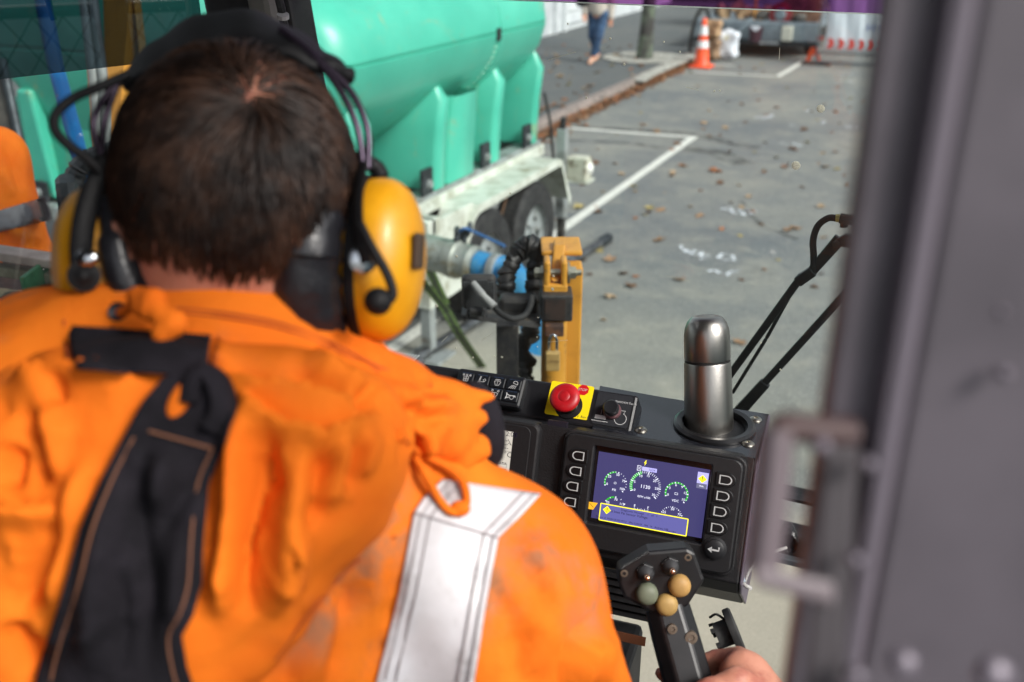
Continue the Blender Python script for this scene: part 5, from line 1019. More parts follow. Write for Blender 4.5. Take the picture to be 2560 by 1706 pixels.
MB().lathe(cen, (0,0,1), [(.043,-.1),(.044,.0),(.046,.006),(.053,.007),(rr_,.004),(rr_,.0005),(.0435,.0004),(.0425,-.099)], 48).build("cup_ring", mat("ring_black", (.010,.010,.011), .28), con, smooth=40)
MB().lathe(cen, (0,0,1), [(.0434,-.102),(.0434,-.1)], 32).build("cup_floor", m_dark, con)
for x, y_ in ((1889,1050),(1870,1111),(1602,1076)):
    c_ = onZ(x, y_, dz); MB().lathe(c_, (0,0,1), [(.009,.0002),(.009,.001),(.0065,.0035),(.003,.004),(.0028,.002),(.001,.002)], 20).build("dome_screw", mat("stainless", lin(170,166,156), .3, 1.), con, smooth=40)
# console body: profile swept along the console
def LP(u, v, y=0.): return DP.p(u, v)+EY*y
bl, br__ = r1-lw-.25, u1+.012
vb = v0-.03
mb = MB(); pro = [DP.p(0, v1+.006, -.012), DP.p(0, v0-.012, -.012), DP.p(0, v0-.012, -.012)+V(0,0,-.03)+EY*.02, DP.p(0, v0, 0)+V(0,0,-.16)+EY*.16, DP.p(0, v0, 0)+V(0,0,-.16)+EY*.23, V(DP.p(0,v1).x, DP.p(0,v1).y, dz-.004)+EY*.19, V(DP.p(0,v1).x, DP.p(0,v1).y, dz-.004)+EY*.01]
mb.prism([p+EX*bl for p in pro], EX*(br__-bl)); mb.build("body", m_con, con, bevel=.006)
mb = MB(); mb.prism([p+EX*(br__+.0005) for p in pro], EX*.004); mb.build("side_plate", m_conside, con, bevel=.002)
slab("gap_filler", DP, [(r1+.004, v0), (u0-.006, v0), (u0-.006, v1+.01), (r1+.004, v1+.01)], -.03, -.02, mat("purple_black", lin(26,22,34), .5), con)
for k in range(6): slab("louvre", DP, [(u0-.1, v0-.035-.012*k), (u1-.08, v0-.035-.012*k), (u1-.08, v0-.028-.012*k), (u0-.1, v0-.028-.012*k)], -.02-.006*k, -.004-.006*k, m_blk, con)
mb = MB(); c_ = DP.p(0, v0-.28, -.1); mb.obox(DP.p(u0-.05, v0-.3, -.14), EX, EY, EZ, .16, .10, -.5, .12); mb.build("pedestal", m_blk, con, bevel=.01)
mb = MB(); stroke(mb, [DP.p(u0-.2, v0-.118, -.02), DP.p(u1-.1, v0-.118, -.02)], DP.n, .012); mb.build("rust_strip", mat("rust_strip", lin(96,52,26), .7), con, solid=.003)
# little speaker on the left of the panel
spk = UPL.uv(985, 905); sg = thing("radio_speaker", "small rounded speaker grille on the console behind the shoulder", "speaker", UPL.p(spk[0], spk[1]))
SPC = at(1003, 898, 1.5); MB().obox(SPC, EX, EY, EZ, .03, .026, -.05, .0).build("speaker_case", mat("speaker_grey", lin(72,76,78), .45), sg, bevel=.010, seg=3)
for k in range(11): MB().obox(SPC+EX*(-.025+.0046*k)+EZ*.0006, EX, EY, EZ, .0012, .019, 0, .0012).build("grille_bar", mat("speaker_bar", lin(150,156,156), .4), sg)
# ------------------------------------------------------------------ thermos
tb = at(1778, 1118, 1.425); tb.z = dz-.06; tt = at(1766, 790, 1.40)
axv = (tt-tb); hl_ = axv.length; axv.normalize(); m_ss = mat("brushed_steel", lin(160,157,152), .33, 1., bump=.05, bscale=260)
th = thing("thermos_flask", "brushed stainless steel vacuum flask standing in the cup holder", "flask", tb)
rb = .0345; rt_ = .0325; seam = hl_*.70
MB().lathe(tb, axv, [(rb*.9,0),(rb,.006),(rb,.5*seam),(rt_*1.01,seam-.004),(rt_*.98,seam-.001)], 48).build("flask_body", m_ss, th, smooth=40)
MB().lathe(tb, axv, [(rt_*.96,seam-.0012),(rt_*.985,seam-.0005),(rt_*.985,seam+.0018),(rt_*.96,seam+.002)], 48).build("seal_ring", mat("seal_black", (.01,.01,.01), .5), th, smooth=40)
cl = hl_-seam
MB().lathe(tb, axv, [(rt_*.98,seam+.0022),(rt_,seam+.004),(rt_*.99,seam+cl*.55),(rt_*.95,seam+cl*.72),(rt_*.85,seam+cl*.86),(rt_*.68,seam+cl*.96),(rt_*.55,seam+cl*.99),(rt_*.45,seam+cl*1.0),(rt_*.3,seam+cl*.985),(rt_*.05,seam+cl*.975)], 48).build("flask_lid", m_ss, th, smooth=60)
# ------------------------------------------------------------------ joystick
JD = 1.10; jn = (-ray(1650,1390)).normalized(); JP = Pl(at(1650,1390,JD), RT, V(0,0,1)*.9+FW*.25); 
js = thing("joystick", "black joystick with three round coloured thumb buttons and two switches", "joystick", at(1720,1706,JD))
def z7(x, y): return 1500+x/3.438, 1250+y/3.438
outl_ = [(165,600),(420,448),(750,420),(815,455),(880,640),(905,690),(760,915),(600,1010),(480,1000),(205,840),(160,720)]
jpts = [JP.uv(*z7(*q)) for q in outl_]
m_joy = mat("joystick_black", lin(20,20,22), .38, c2=lin(27,26,28), scale=40, dirt=lin(70,62,56), dscale=40, dlo=.66, dhi=.76)
hd_ = slab("head", JP, jpts, -.03, 0, m_joy, js, .0035)
def jb(x, y): return JP.hit(*z7(x, y))
for x, y, c1 in ((400,800,lin(104,110,92)), (680,730,lin(176,138,80)), (570,893,lin(174,142,84))):
    c_ = jb(x, y); MB().lathe(c_, JP.n, [(.0125,-.001),(.0125,.004),(.0118,.0072),(.0095,.010),(.006,.0117),(.002,.0122)], 28).build("thumb_button", mat("button_%d" % x, c1, .6, c2=tuple(k*.85 for k in c1[:3]), scale=60), hd_, smooth=60)
for x, y in ((388,622), (602,568)):
    c_ = jb(x, y); nut = MB().lathe(c_, JP.n, [(.0112,-.001),(.0112,.004)], 6).build("toggle_nut", m_joy, hd_, bevel=.001)
    MB().lathe(c_, JP.n, [(.009,.004),(.0088,.006),(.006,.010),(.0035,.013)], 20).build("toggle_boot", mat("boot_rubber", lin(52,52,54), .6), nut, smooth=50)
    MB().lathe(c_, JP.n, [(.0032,.012),(.0034,.018),(.0025,.0205),(.0008,.021)], 14).build("toggle_tip", mat("copper_tip", lin(226,180,150), .2, 1.), nut, smooth=60)
for x, y in ((208,632), (757,495)): MB().lathe(jb(x, y), JP.n, [(.0042,-.0005),(.0042,.0006),(.0022,.0008),(.002,-.0002)], 14).build("screw", mat("old_screw", lin(104,92,80), .5, .5), hd_)
s0_, s1_ = at(*z7(590,955), JD+.02), at(*z7(780,1640), JD+.0); sa = (s1_-s0_).normalized(); su = (RT-sa*RT.dot(sa)).normalized(); sv = sa.cross(su)
prf = [(-.026,.012),(-.026,-.004),(-.014,-.017),(.012,-.018),(.026,-.006),(.026,.012),(.012,.022),(-.012,.022)]
sgn = 1 if sv.dot(FW) > 0 else -1
rows = [[p+su*(a*f)+sv*(b*sgn*f) for a, b in prf] for p, f in ((s0_-sa*.005, .95), (s0_.lerp(s1_,.3), 1.), (s1_, 1.02), (s1_+sa*.1, .95))]
mb = MB(); mb.grid(rows, True); mb.poly(rows[0][::-1]); mb.poly(rows[-1]); sh_ = mb.build("grip", m_joy, js, bevel=.003)
for x, y, r_ in ((622,1112,.0055), (785,1185,.007)): c_ = at(*z7(x, y), JD-.004); MB().lathe(c_, -FW, [(r_,-.006),(r_,.001),(r_*.5,.0012),(r_*.45,0)], 16).build("grip_screw", mat("old_screw", lin(104,92,80), .5, .5), sh_)
MB().lathe(s1_+sa*.1, sa, [(.03,0),(.045,.03),(.035,.05),(.05,.07),(.06,.16)], 20).build("boot", m_rub, js, smooth=50)
# dangling socket cap
dc = at(*z7(1090,1140), 1.22); dt = thing("socket_cap", "black plastic socket cap dangling on its tether below console", "socket cap", dc)
ca = (RT*.85+UP*.35-FW*.1).normalized()
MB().lathe(dc+ca*.004, ca, [(.026,0),(.027,.002),(.027,.008),(.025,.010),(.004,.0105)], 28).build("flange", m_rub, dt, smooth=40); MB().lathe(dc+ca*.004, -ca, [(.016,0),(.016,.017),(.0135,.017),(.0135,.002)], 24).build("plug", m_rub, dt, smooth=40)
for k in range(5): a = k*1.256; e1 = ca.orthogonal().normalized(); e2 = ca.cross(e1); t_ = e1*math.cos(a)+e2*math.sin(a); MB().obox(dc-ca*.0115+t_*.0148, ca.cross(t_), t_, -ca, .003, .0014, 0, .006).build("tooth", m_rub, dt)
MB().tube(smooth_path([dc+ca*.003+UP*.01, dc-RT*.012+UP*.022, at(*z7(945,1010), 1.24)], 6), .0016, 6).build("tether", m_rub, dt)
pl_ = at(1852,1452,1.34); pt_ = thing("network_plug", "grey network cable plug hanging at the console side", "plug", pl_)
MB().tube([at(1850,1440,1.34), at(1856,1458,1.335)], .005, 8).build("plug_body", mat("plug_blue_grey", lin(140,152,164), .5), pt_); MB().tube(smooth_path([at(1856,1458,1.335), at(1866,1466,1.33), at(1876,1470,1.33), at(1872,1474,1.33)], 5), .0028, 8).build("plug_tail", m_wcab, pt_, smooth=60)
# ------------------------------------------------------------------ door edge at the right, close to the camera
dd = thing("cab_door", "open grey cab door edge with latch loop close at right", "door", at(2300,1700,0.3100))
m_door = mat("door_lilac_grey", lin(92,86,93), .55, c2=lin(78,73,79), scale=14, lo=.3, hi=.7, rvar=.1)
m_doord = mat("door_seal_dark", lin(52,47,51), .7)
def dbox(name, x0, x1, d0, d1, m, z0=1.6, z1=3.02, ya=900, bevel=.002, parent=dd):
    f = V(FW.x, FW.y, 0).normalized(); a, b = at(x0, ya, d0), at(x1, ya, d0); a.z = b.z = 0
    return MB().hexa([p+V(0,0,z) for z in (z0, z1) for p in (a, b, b+f*(d1-d0), a+f*(d1-d0))]).build(name, m, parent, bevel=bevel)
dbox("flange", 2088, 2205, 0.3134, 0.3238, m_door); dbox("seal_channel", 2196, 2236, 0.3183, 0.3272, m_doord)
dbox("fold", 2228, 2300, 0.3031, 0.3169, mat("door_fold", lin(106,99,108), .45), bevel=.004); dbox("skin", 2300, 2900, 0.3072, 0.3155, m_door)
ff = V(FW.x, FW.y, 0).normalized()
def dpt(x, y, d=0.3100): return at(x, y, d)
m_latch = mat("latch_steel", lin(96,85,90), .5); m_latchd = mat("latch_brown", lin(62,42,42), .6)
lt = MB().tube([dpt(2130,1085,0.3169), dpt(1960,1065,0.3100), dpt(1940,1080,0.3100)], .0050, 10).build("latch_loop_top", m_latchd, dd, smooth=60)
MB().tube([dpt(1942,1076,0.3100), dpt(1932,1200,0.3100), dpt(1905,1430,0.3100)], .0056, 10).build("latch_loop_side", m_latch, dd, smooth=60)
MB().hexa([dpt(x, y, d) for d in (0.3031,0.3169) for x, y in ((1880,1415),(2085,1455),(2085,1515),(1880,1465))]).build("latch_loop_foot", mat("latch_light", lin(112,102,106), .5), dd, bevel=.002)
MB().hexa([dpt(x, y, d) for d in (0.3114,0.3238) for x, y in ((2060,1110),(2150,1110),(2110,1720),(2010,1720))]).build("latch_plate", m_doord, dd, bevel=.002)
for x, y, r_ in ((2055,1115,0.0026),(2170,1160,0.0023),(2138,1400,0.0023),(2510,935,0.0020),(2500,780,0.0015),(2260,1660,0.0041),(2140,1690,0.0029),(2490,1690,0.0053)):
    MB().lathe(dpt(x, y, 0.3017), -FW, [(r_,-.003),(r_,.0006),(r_*.6,.002),(r_*.1,.0024)], 16).build("rivet", mat("rivet_pale", lin(112,105,114), .4, .2), dd, smooth=60)
# ------------------------------------------------------------------ the operator
m_or = bpy.data.materials.new("hi_vis_orange"); m_or.use_nodes = True
def cloth_orange(m, c1, c2, grime):
    nt = m.node_tree; b = nt.nodes["Principled BSDF"]; b.inputs["Roughness"].default_value = .8; b.inputs["Specular IOR Level"].default_value = .1
    c = mix_col(nt, ramp(nt, noise(nt, 7, 4, .6), .35, .7), c1, c2)
    f = nt.nodes.new("ShaderNodeMath"); f.operation = 'MULTIPLY'; f.inputs[1].default_value = .75; nt.links.new(ramp(nt, noise(nt, 8, 6, .7, dist=.4), .57, .74), f.inputs[0])
    c = mix_col(nt, f.outputs[0], c, grime); nt.links.new(c, b.inputs["Base Color"])
    bp = nt.nodes.new("ShaderNodeBump"); bp.inputs["Strength"].default_value = .35; bp.inputs["Distance"].default_value = .006
    nt.links.new(noise(nt, 38, 4, .6), bp.inputs["Height"])
    rn = nt.nodes.new("ShaderNodeTexNoise"); rn.noise_type = 'RIDGED_MULTIFRACTAL'; rn.inputs["Scale"].default_value = 8; rn.inputs["Detail"].default_value = 3; rn.inputs["Distortion"].default_value = .5; nt.links.new(nt.nodes["TC"].outputs["Object"], rn.inputs["Vector"])
    b2 = nt.nodes.new("ShaderNodeBump"); b2.inputs["Strength"].default_value = .45; b2.inputs["Distance"].default_value = .008; b2.invert = True
    nt.links.new(rn.outputs[0], b2.inputs["Height"]); nt.links.new(bp.outputs[0], b2.inputs["Normal"]); nt.links.new(b2.outputs[0], b.inputs["Normal"])
def grime_spots(m, spots, c2):
    nt = m.node_tree; b = nt.nodes["Principled BSDF"]; src = b.inputs["Base Color"].links[0].from_socket; tc = nt.nodes["TC"]
    for p, r in spots:
        vm = nt.nodes.new("ShaderNodeVectorMath"); vm.operation = 'DISTANCE'; vm.inputs[1].default_value = p; nt.links.new(tc.outputs["Object"], vm.inputs[0])
        a = ramp(nt, vm.outputs["Value"], r, r*.15); f = nt.nodes.new("ShaderNodeMath"); f.operation = 'MULTIPLY'; nt.links.new(a, f.inputs[0]); nt.links.new(ramp(nt, noise(nt, 26, 6, .7), .36, .66), f.inputs[1])
        src = mix_col(nt, f.outputs[0], src, c2)
    nt.links.new(src, b.inputs["Base Color"])
cloth_orange(m_or, (.76,.182,.014,1), (.74,.145,.011,1), (.36,.13,.06,1))
grime_spots(m_or, [(tuple(at(*q[:3])), q[3]) for q in ((860,1290,.66,.075),(960,1360,.66,.05),(1190,1480,.70,.045),(1345,1330,.72,.05),(740,1500,.64,.06),(1440,1480,.75,.05),(900,1560,.64,.05))], (.30,.15,.085,1))
m_or2 = bpy.data.materials.new("hi_vis_orange_hood"); m_or2.use_nodes = True; cloth_orange(m_or2, (.75,.172,.013,1), (.70,.122,.009,1), (.55,.12,.02,1))
m_blkcloth = mat("black_cloth", lin(20,18,23), .9, spec=.2, c2=lin(30,27,33), scale=20, bump=.5, bscale=60)
m_hskin = mat("ruddy_skin", lin(188,130,108), .55, c2=lin(164,98,82), scale=26, sss=.12, bump=.1, bscale=90)
w_ = ray(590, 450).normalized(); hu0 = (UP - w_*UP.dot(w_)).normalized()
q_ = Matrix.Rotation(R(8), 3, hu0); HF = q_ @ w_; HU = hu0; HR = HF.cross(HU).normalized(); HC = at(588, 462, .70)
def hp(r, u, f): return HC + HR*r + HU*u + HF*f
N = at(585, 870, .725)
Pv = V(N.x-.02, N.y+.03, 1.72)
SR, SL = at(1205, 1505, .80), at(-120, 1230, .74)
ER, WR = at(1405, 1980, .87), at(1815, 1860, 1.04)
ELb, WL = at(-300, 1750, .85), at(350, 2050, 1.15)
op = thing("person", "operator seen from behind in orange hi-vis jacket and yellow ear muffs", "person", (Pv.x, Pv.y, 1.0))
# body: one continuous skin (head, neck, trunk, arms, gripping hand, seated legs)
lo = np.minimum.reduce([np.array(p) for p in (HC, SR, SL, Pv, ELb, WL, WR)])-np.array((.25,.25,.2)); hi_ = np.maximum.reduce([np.array(p) for p in (HC, SR, SL, Pv, ELb, WL, WR)])+np.array((.25,.35,.2))
S = Soft(lo, hi_, .0058)
S.ball(hp(0,0,0), HR, HU, HF, .073, .088, .092, .01); S.ball(hp(0,-.085,.045), HR, HU, HF, .055, .06, .055, .04); S.ball(hp(0,-.02,-.025), HR, HU, HF, .066,.07,.06,.03)
S.cone(hp(0,-.03,.093), hp(0,-.06,.112), .012, .016, .015)                      # nose
S.cone(hp(-.02,-.095,.098), hp(.02,-.095,.098), .008, .008, .012)              # lips
for s_ in (-1, 1):
    S.ball(hp(s_*.032,-.022,.088), HR, HU, HF, .014,.009,.008,.004,'sub'); S.ball(hp(s_*.032,-.022,.082), HR, HU, HF, .012,.012,.012,.004); S.cone(hp(s_*.015,-.002,.092), hp(s_*.05,-.004,.08), .009, .007, .012)
    S.ball(hp(s_*.078,-.045,-.005), HR, HU, HF, .01,.032,.02,.008)
S.chain([hp(0,-.06,.0), at(575, 720, .715), N, (N+Pv)/2], [.058,.056,.062,.11], .03)
S.chain([N-V(0,0,.1), Pv+V(0,0,.12)], [.13,.15], .06)
S.chain([N-V(0,0,.04), SR], [.06,.06], .05); S.chain([N-V(0,0,.04), SL], [.06,.06], .05)
S.chain([SR, ER, WR], [.055,.045,.03], .03); S.chain([SL, ELb, WL], [.055,.045,.03], .03)
# right hand closed round the joystick grip
gp_ = s0_.lerp(s1_, .92); gax = sa; gr_ = su; gf = sv*sgn                        # grip point, axis down, right, forward
pc = gp_ + gr_*.062 - gf*.002 + gax*.022
S.chain([WR, pc+gr_*.02+gax*.03], [.03,.03], .03); S.ball(pc, gr_, gax, gf, .034, .045, .022, .02)
for j in range(4):
    b0 = gp_ + gax*(-.014+.0215*j); r_ = .0098-.0006*j
    S.chain([b0+gr_*.066+gf*.012, b0+gr_*.044+gf*.036, b0+gr_*.006+gf*.042, b0-gr_*.022+gf*.032], [r_*1.12, r_*1.05, r_, r_*.92], .005)
S.chain([pc+gr_*.012-gf*.012+gax*.004, gp_+gr_*.046-gf*.036+gax*.004, gp_+gr_*.012-gf*.039+gax*.006, gp_-gr_*.018-gf*.034+gax*.008], [.017,.0135,.0115,.0095], .01)
bo = S.build("body", m_hskin, op)
# trousers and boots
fl = V(-.25, 1, 0).normalized(); S = Soft(np.array(Pv)+(-.5,-.35,-.85), np.array(Pv)+(.5,.85,.3), .018)
S.cone(Pv+V(-.1,0,0), Pv+V(.1,0,0), .15, .15, .06)
for s_ in (-1, 1):
    k_ = Pv+fl*.45+V(.12*s_,0,.0); S.chain([Pv+V(.1*s_,0,-.02), k_, k_+fl*.05+V(0,0,-.42)], [.1,.085,.07], .05)
S.build("trousers", mat("navy_trousers", lin(30,34,46), .85, bump=.4), op)
for s_ in (-1, 1): k_ = Pv+fl*.5+V(.12*s_,0,-.62); MB().tube([k_-fl*.07+V(0,0,.0), k_+V(0,0,.02), k_+fl*.15-V(0,0,.02)], [.05,.06,.045], 12).build("boot", m_rub, op, smooth=60)
# jacket
lo = np.minimum.reduce([np.array(p) for p in (N, SR, SL, ER, ELb)])-.26; hi_ = np.maximum.reduce([np.array(p) for p in (N, SR, SL, ER, WR)])+np.array((.22,.25,.16)); lo[2] = 1.75
S = Soft(lo, hi_, .0075); k = .06
S.chain([at(575,960,.72), at(540,1180,.775), at(510,1500,.82), at(480,1950,.90)], [.085,.155,.185,.205], k)
S.chain([at(600,960,.71), at(880,1225,.77), SR], [.072,.078,.088], k*.8); S.chain([at(560,960,.71), at(200,1060,.72), SL], [.075,.08,.086], k)
S.chain([SR, ER, WR.lerp(ER,.32)], [.09,.082,.05], .05); S.chain([SL, ELb, WL], [.086,.078,.055], .05)
S.wave(lambda x, y, z: .0020*np.sin(x*58+z*42+2*np.sin(y*39)) + .0030*np.sin(x*27-z*31+y*14))
JP_, JF_ = S.mesh(); JP_ = relax(JP_, JF_, 2)
def wrinkles(n, x0, x1, y0, y1, A, seed, ang=75, spread=35):
    r_ = random.Random(seed); out = []
    for _ in range(n):
        x, y = r_.uniform(x0, x1), r_.uniform(y0, y1); a = R(ang+r_.uniform(-spread, spread)); L = r_.uniform(35, 110); c = r_.uniform(-18, 18)
        out.append((r_.choice(['crease','crease','ridge','lip']), A*r_.uniform(.2, .6), r_.uniform(9, 16), [(x, y), (x+math.cos(a)*L*.5+c, y+math.sin(a)*L*.5), (x+math.cos(a)*L, y+math.sin(a)*L)]))
    return out
JP_ = tailor(JP_, JF_, wrinkles(26, 780, 1020, 1350, 1680, .0045, 5, 70, 50) + wrinkles(34, 1220, 1540, 1300, 1690, .005, 6, 65, 40) + [
    ('lip', .016, 60, [(1415,1760),(1420,1660),(1440,1600),(1480,1545)]), ('ridge', .008, 45, [(1500,1740),(1500,1640),(1490,1560)]), ('crease', .006, 14, [(1290,1740),(1300,1640),(1330,1560)]),
    ('ridge', .006, 40, [(1290,1330),(1370,1430),(1420,1540)]), ('crease', .005, 12, [(1260,1360),(1330,1440),(1380,1540)]), ('ridge', .007, 40, [(820,1480),(800,1600),(760,1740)]), ('crease', .006, 14, [(880,1430),(860,1560),(830,1720)]),
    ('ridge', .005, 30, [(930,1330),(940,1440),(920,1560)]), ('crease', .004, 12, [(1190,1420),(1240,1500),(1290,1560)]), ('crease', .005, 14, [(690,1640),(720,1690),(700,1760)]), ('ridge', .005, 26, [(1040,1150),(1100,1180),(1180,1195)]),
    ('ridge', .006, 30, [(1540,1560),(1560,1640),(1570,1740)])], True)
jk = S.build("jacket", m_or, op, 0, (JP_, JF_))
# hood lying open over the shoulders
_q = np.array([tuple(at(*q)) for q in ((-90,760,.7),(1250,990,.80),(60,1780,.57),(1240,1190,.78),(-90,1780,.66),(600,740,.6),(-90,760,.62))])
S = Soft(_q.min(0)-.045, _q.max(0)+.045, .0037); k = .012
def ch(pts, r, kk=None, op_='add'): S.chain([at(*p) for p in pts], r, k if kk is None else kk, op_)
# rim round the neck, running out to the pointed corner on the right
ch([(140,856,.69),(190,820,.685),(330,806,.68),(500,822,.678),(700,852,.68),(860,908,.695),(1000,962,.72),(1120,998,.742),(1226,992,.762)], [.012,.0165,.018,.018,.018,.018,.016,.0125,.0045])
ch([(180,890,.675),(360,880,.668),(560,898,.664),(760,932,.672),(920,988,.692),(1000,1000,.708)], [.02,.022,.022,.022,.02,.015], .03)
ch([(120,985,.632),(250,975,.622),(400,985,.615),(560,990,.612),(740,1010,.62),(880,1030,.642),(950,1050,.662)], [.017,.0175,.0175,.0175,.0175,.0165,.014], .02)
ch([(120,1060,.635),(330,1060,.626),(560,1065,.623),(740,1075,.63),(870,1110,.642)], [.026,.026,.026,.024,.02], .02)
# hanging flap
for pts, r in (([(640,1000,.612),(622,1150,.606),(612,1320,.606),(585,1460,.61),(540,1600,.62)], [.026,.028,.028,.026,.014]), ([(740,1000,.612),(735,1150,.604),(705,1300,.606),(650,1430,.612),(590,1560,.62)], [.024,.028,.028,.022,.012]),
    ([(830,1030,.622),(815,1140,.610),(775,1260,.61),(715,1380,.615)], [.022,.026,.024,.014]), ([(905,1060,.642),(880,1140,.625),(840,1240,.622),(800,1330,.622)], [.018,.022,.018,.009]), ([(330,1000,.612),(262,1130,.605),(205,1310,.605),(150,1500,.615),(105,1740,.622)], [.026,.028,.03,.032,.034]),
    ([(225,1000,.62),(150,1120,.612),(95,1290,.612),(50,1500,.62),(20,1740,.626)], [.024,.028,.03,.032,.034]), ([(120,1000,.632),(50,1120,.62),(0,1290,.62),(-40,1500,.626)], [.024,.03,.032,.032]), ([(420,1000,.612),(400,1200,.606),(360,1450,.606),(330,1750,.614)], [.028,.03,.034,.038]),
    ([(520,1020,.612),(500,1240,.608),(470,1500,.612),(460,1750,.622)], [.028,.03,.03,.03])): ch(pts, r, .03)
ch([(965,1098,.657),(935,1180,.640),(893,1280,.626),(830,1335,.618),(772,1372,.610),(742,1450,.608),(692,1540,.610),(632,1608,.613),(560,1690,.618)], .019, .008)
ch([(40,865,.68),(-10,940,.665),(-60,1080,.65)], [.024,.026,.03], .02); ch([(-30,770,.70),(-45,860,.69)], [.010,.018])
# lobes on the right: second fold of the hood and the darker inside fold below it
ch([(900,1000,.655),(1000,1025,.682),(1100,1046,.718),(1206,1046,.752)], [.018,.018,.015,.006], .004)
ch([(960,1060,.668),(1050,1085,.70),(1120,1100,.728),(1165,1085,.745)], [.014,.017,.015,.009], .006)
ch([(1040,1130,.715),(1120,1145,.745),(1190,1120,.765)], [.013,.018,.012], .006)
HP_, HF_ = S.mesh(); HP_ = relax(HP_, HF_, 2)
HP_ = tailor(HP_, HF_, wrinkles(30, 560, 900, 1040, 1480, .005, 7, 95, 35) + wrinkles(26, 0, 330, 960, 1620, .006, 8, 110, 40) + wrinkles(22, 540, 1080, 850, 1010, .004, 9, 20, 35) + wrinkles(16, 960, 1180, 980, 1150, .005, 10, 30, 50) + [
    # upper edge of the lower hood fold, left and right of the black strap (raised below)
    ('lip', .012, 70, [(0,963),(60,948),(110,938),(184,930),(260,928),(325,932),(383,956)]), ('lip', .010, 60, [(560,925),(600,946),(689,963),(765,979),(842,998),(905,1000)]),
    ('lip', .012, 60, [(593,985),(622,1000),(650,1024),(700,1055),(760,1078),(820,1080),(905,1046),(960,1018)]),
    ('crease', .010, 16, [(910,965),(915,985),(880,1002)]), ('crease', .012, 16, [(1098,955),(1070,985),(1050,996)]), ('crease', .010, 14, [(980,1000),(1040,1020),(1085,1045),(1105,1075)]), ('ridge', .008, 22, [(1000,985),(1080,1000),(1160,1020)]), ('crease', .009, 12, [(990,1055),(1040,1090),(1060,1130)]),
    ('ridge', .007, 24, [(1010,1060),(1060,1100),(1085,1140)]), ('crease', .016, 20, [(1000,1108),(1035,1118),(1062,1130)]),
    # left pocket and creases
    ('crease', .018, 18, [(55,830),(42,880),(28,915)]), ('crease', .008, 12, [(165,945),(155,980),(152,1020)]), ('crease', .014, 16, [(62,1005),(75,1070),(98,1140),(99,1182),(80,1236)]), ('crease', .013, 16, [(26,1100),(20,1170),(10,1240)]),
    ('lip', .012, 70, [(-20,1250),(40,1262),(80,1268),(150,1272)]), ('crease', .012, 22, [(170,1262),(120,1380),(70,1480),(22,1560)]), ('ridge', .010, 36, [(225,1120),(190,1260),(150,1420),(120,1560)]), ('crease', .016, 18, [(0,1554),(40,1610),(84,1665),(95,1720)]), ('ridge', .008, 30, [(120,1010),(125,1110),(140,1220)]),
    # folds right of the strap
    ('ridge', .014, 34, [(612,1010),(600,1106),(585,1230),(574,1336),(558,1480),(515,1550)]), ('crease', .012, 15, [(552,1080),(540,1200),(534,1300),(528,1420)]), ('crease', .014, 16, [(690,1060),(666,1125),(640,1230),(628,1297),(608,1450),(631,1560)]),
    ('ridge', .014, 38, [(760,1110),(745,1230),(727,1336),(708,1450),(668,1560)]), ('crease', .010, 12, [(706,1184),(680,1205),(648,1224)]), ('ridge', .010, 28, [(850,1090),(838,1180),(800,1280)]), ('crease', .010, 14, [(802,1090),(800,1180),(775,1270),(770,1330)]),
    ('crease', .008, 12, [(880,1090),(880,1160),(850,1230)]), ('ridge', .007, 20, [(925,1080),(915,1140),(890,1200)]), ('lip', .010, 40, [(760,1385),(735,1370),(742,1330)]),
    # pleats of the black panel
    ('crease', .010, 16, [(352,1110),(342,1220),(346,1340),(372,1480),(362,1600),(378,1740)]), ('crease', .008, 16, [(535,1120),(470,1220),(420,1300),(380,1372)]), ('ridge', .010, 30, [(290,1200),(262,1350),(240,1500),(230,1700)]), ('ridge', .009, 26, [(455,1330),(440,1450),(425,1580)]), ('ridge', .009, 26, [(420,1120),(400,1200),(375,1290)]), ('crease', .008, 12, [(270,1400),(300,1520),(300,1700)]),
    ('ridge', .005, 20, [(200,868),(360,862),(520,880)]), ('crease', .006, 10, [(440,768),(574,782),(700,806),(820,850),(950,915)]), ('crease', .007, 14, [(150,800),(160,860),(175,920)]), ('lip', .006, 40, [(535,930),(540,880),(545,840)]),
    ('ridge', .008, 34, [(760,885),(850,930),(930,980)]), ('crease', .007, 14, [(700,905),(800,955),(880,975)])], True)
# knot of the cord on the collar
hood = S.build("hood", m_or2, op, 0, (HP_, HF_))
S = Soft(np.array(at(370,775,.595))-.06, np.array(at(370,775,.595))+.06, .0028)
S.chain([at(340,740,.605), at(385,752,.592), at(372,778,.588)], [.006,.0075,.006], .002); S.chain([at(385,772,.588), at(436,808,.582), at(405,836,.582)], [.006,.008,.0065], .002); S.chain([at(300,782,.618), at(345,764,.60), at(380,764,.592)], [.0035,.004,.005], .002); S.chain([at(395,748,.59), at(400,790,.582)], [.005,.005], .002); S.chain([at(345,742,.60), at(352,775,.594), at(380,790,.588)], [.005,.005,.004], .002); S.chain([at(410,780,.584), at(450,800,.60)], [.0035,.003], .002)
S.build("cord_bow", m_or2, op, 1)
allP = np.concatenate([JP_, HP_]); allF = np.concatenate([JF_, HF_+len(JP_)])
bvh = BVHTree.FromPolygons(allP.tolist(), allF.tolist())
def on(x, y, lift=.003, dflt=.80):
    r = ray(x, y).normalized(); h = bvh.ray_cast(CC, r)
    if h[0] is None: return at(x, y, dflt)
    return h[0] - r*lift
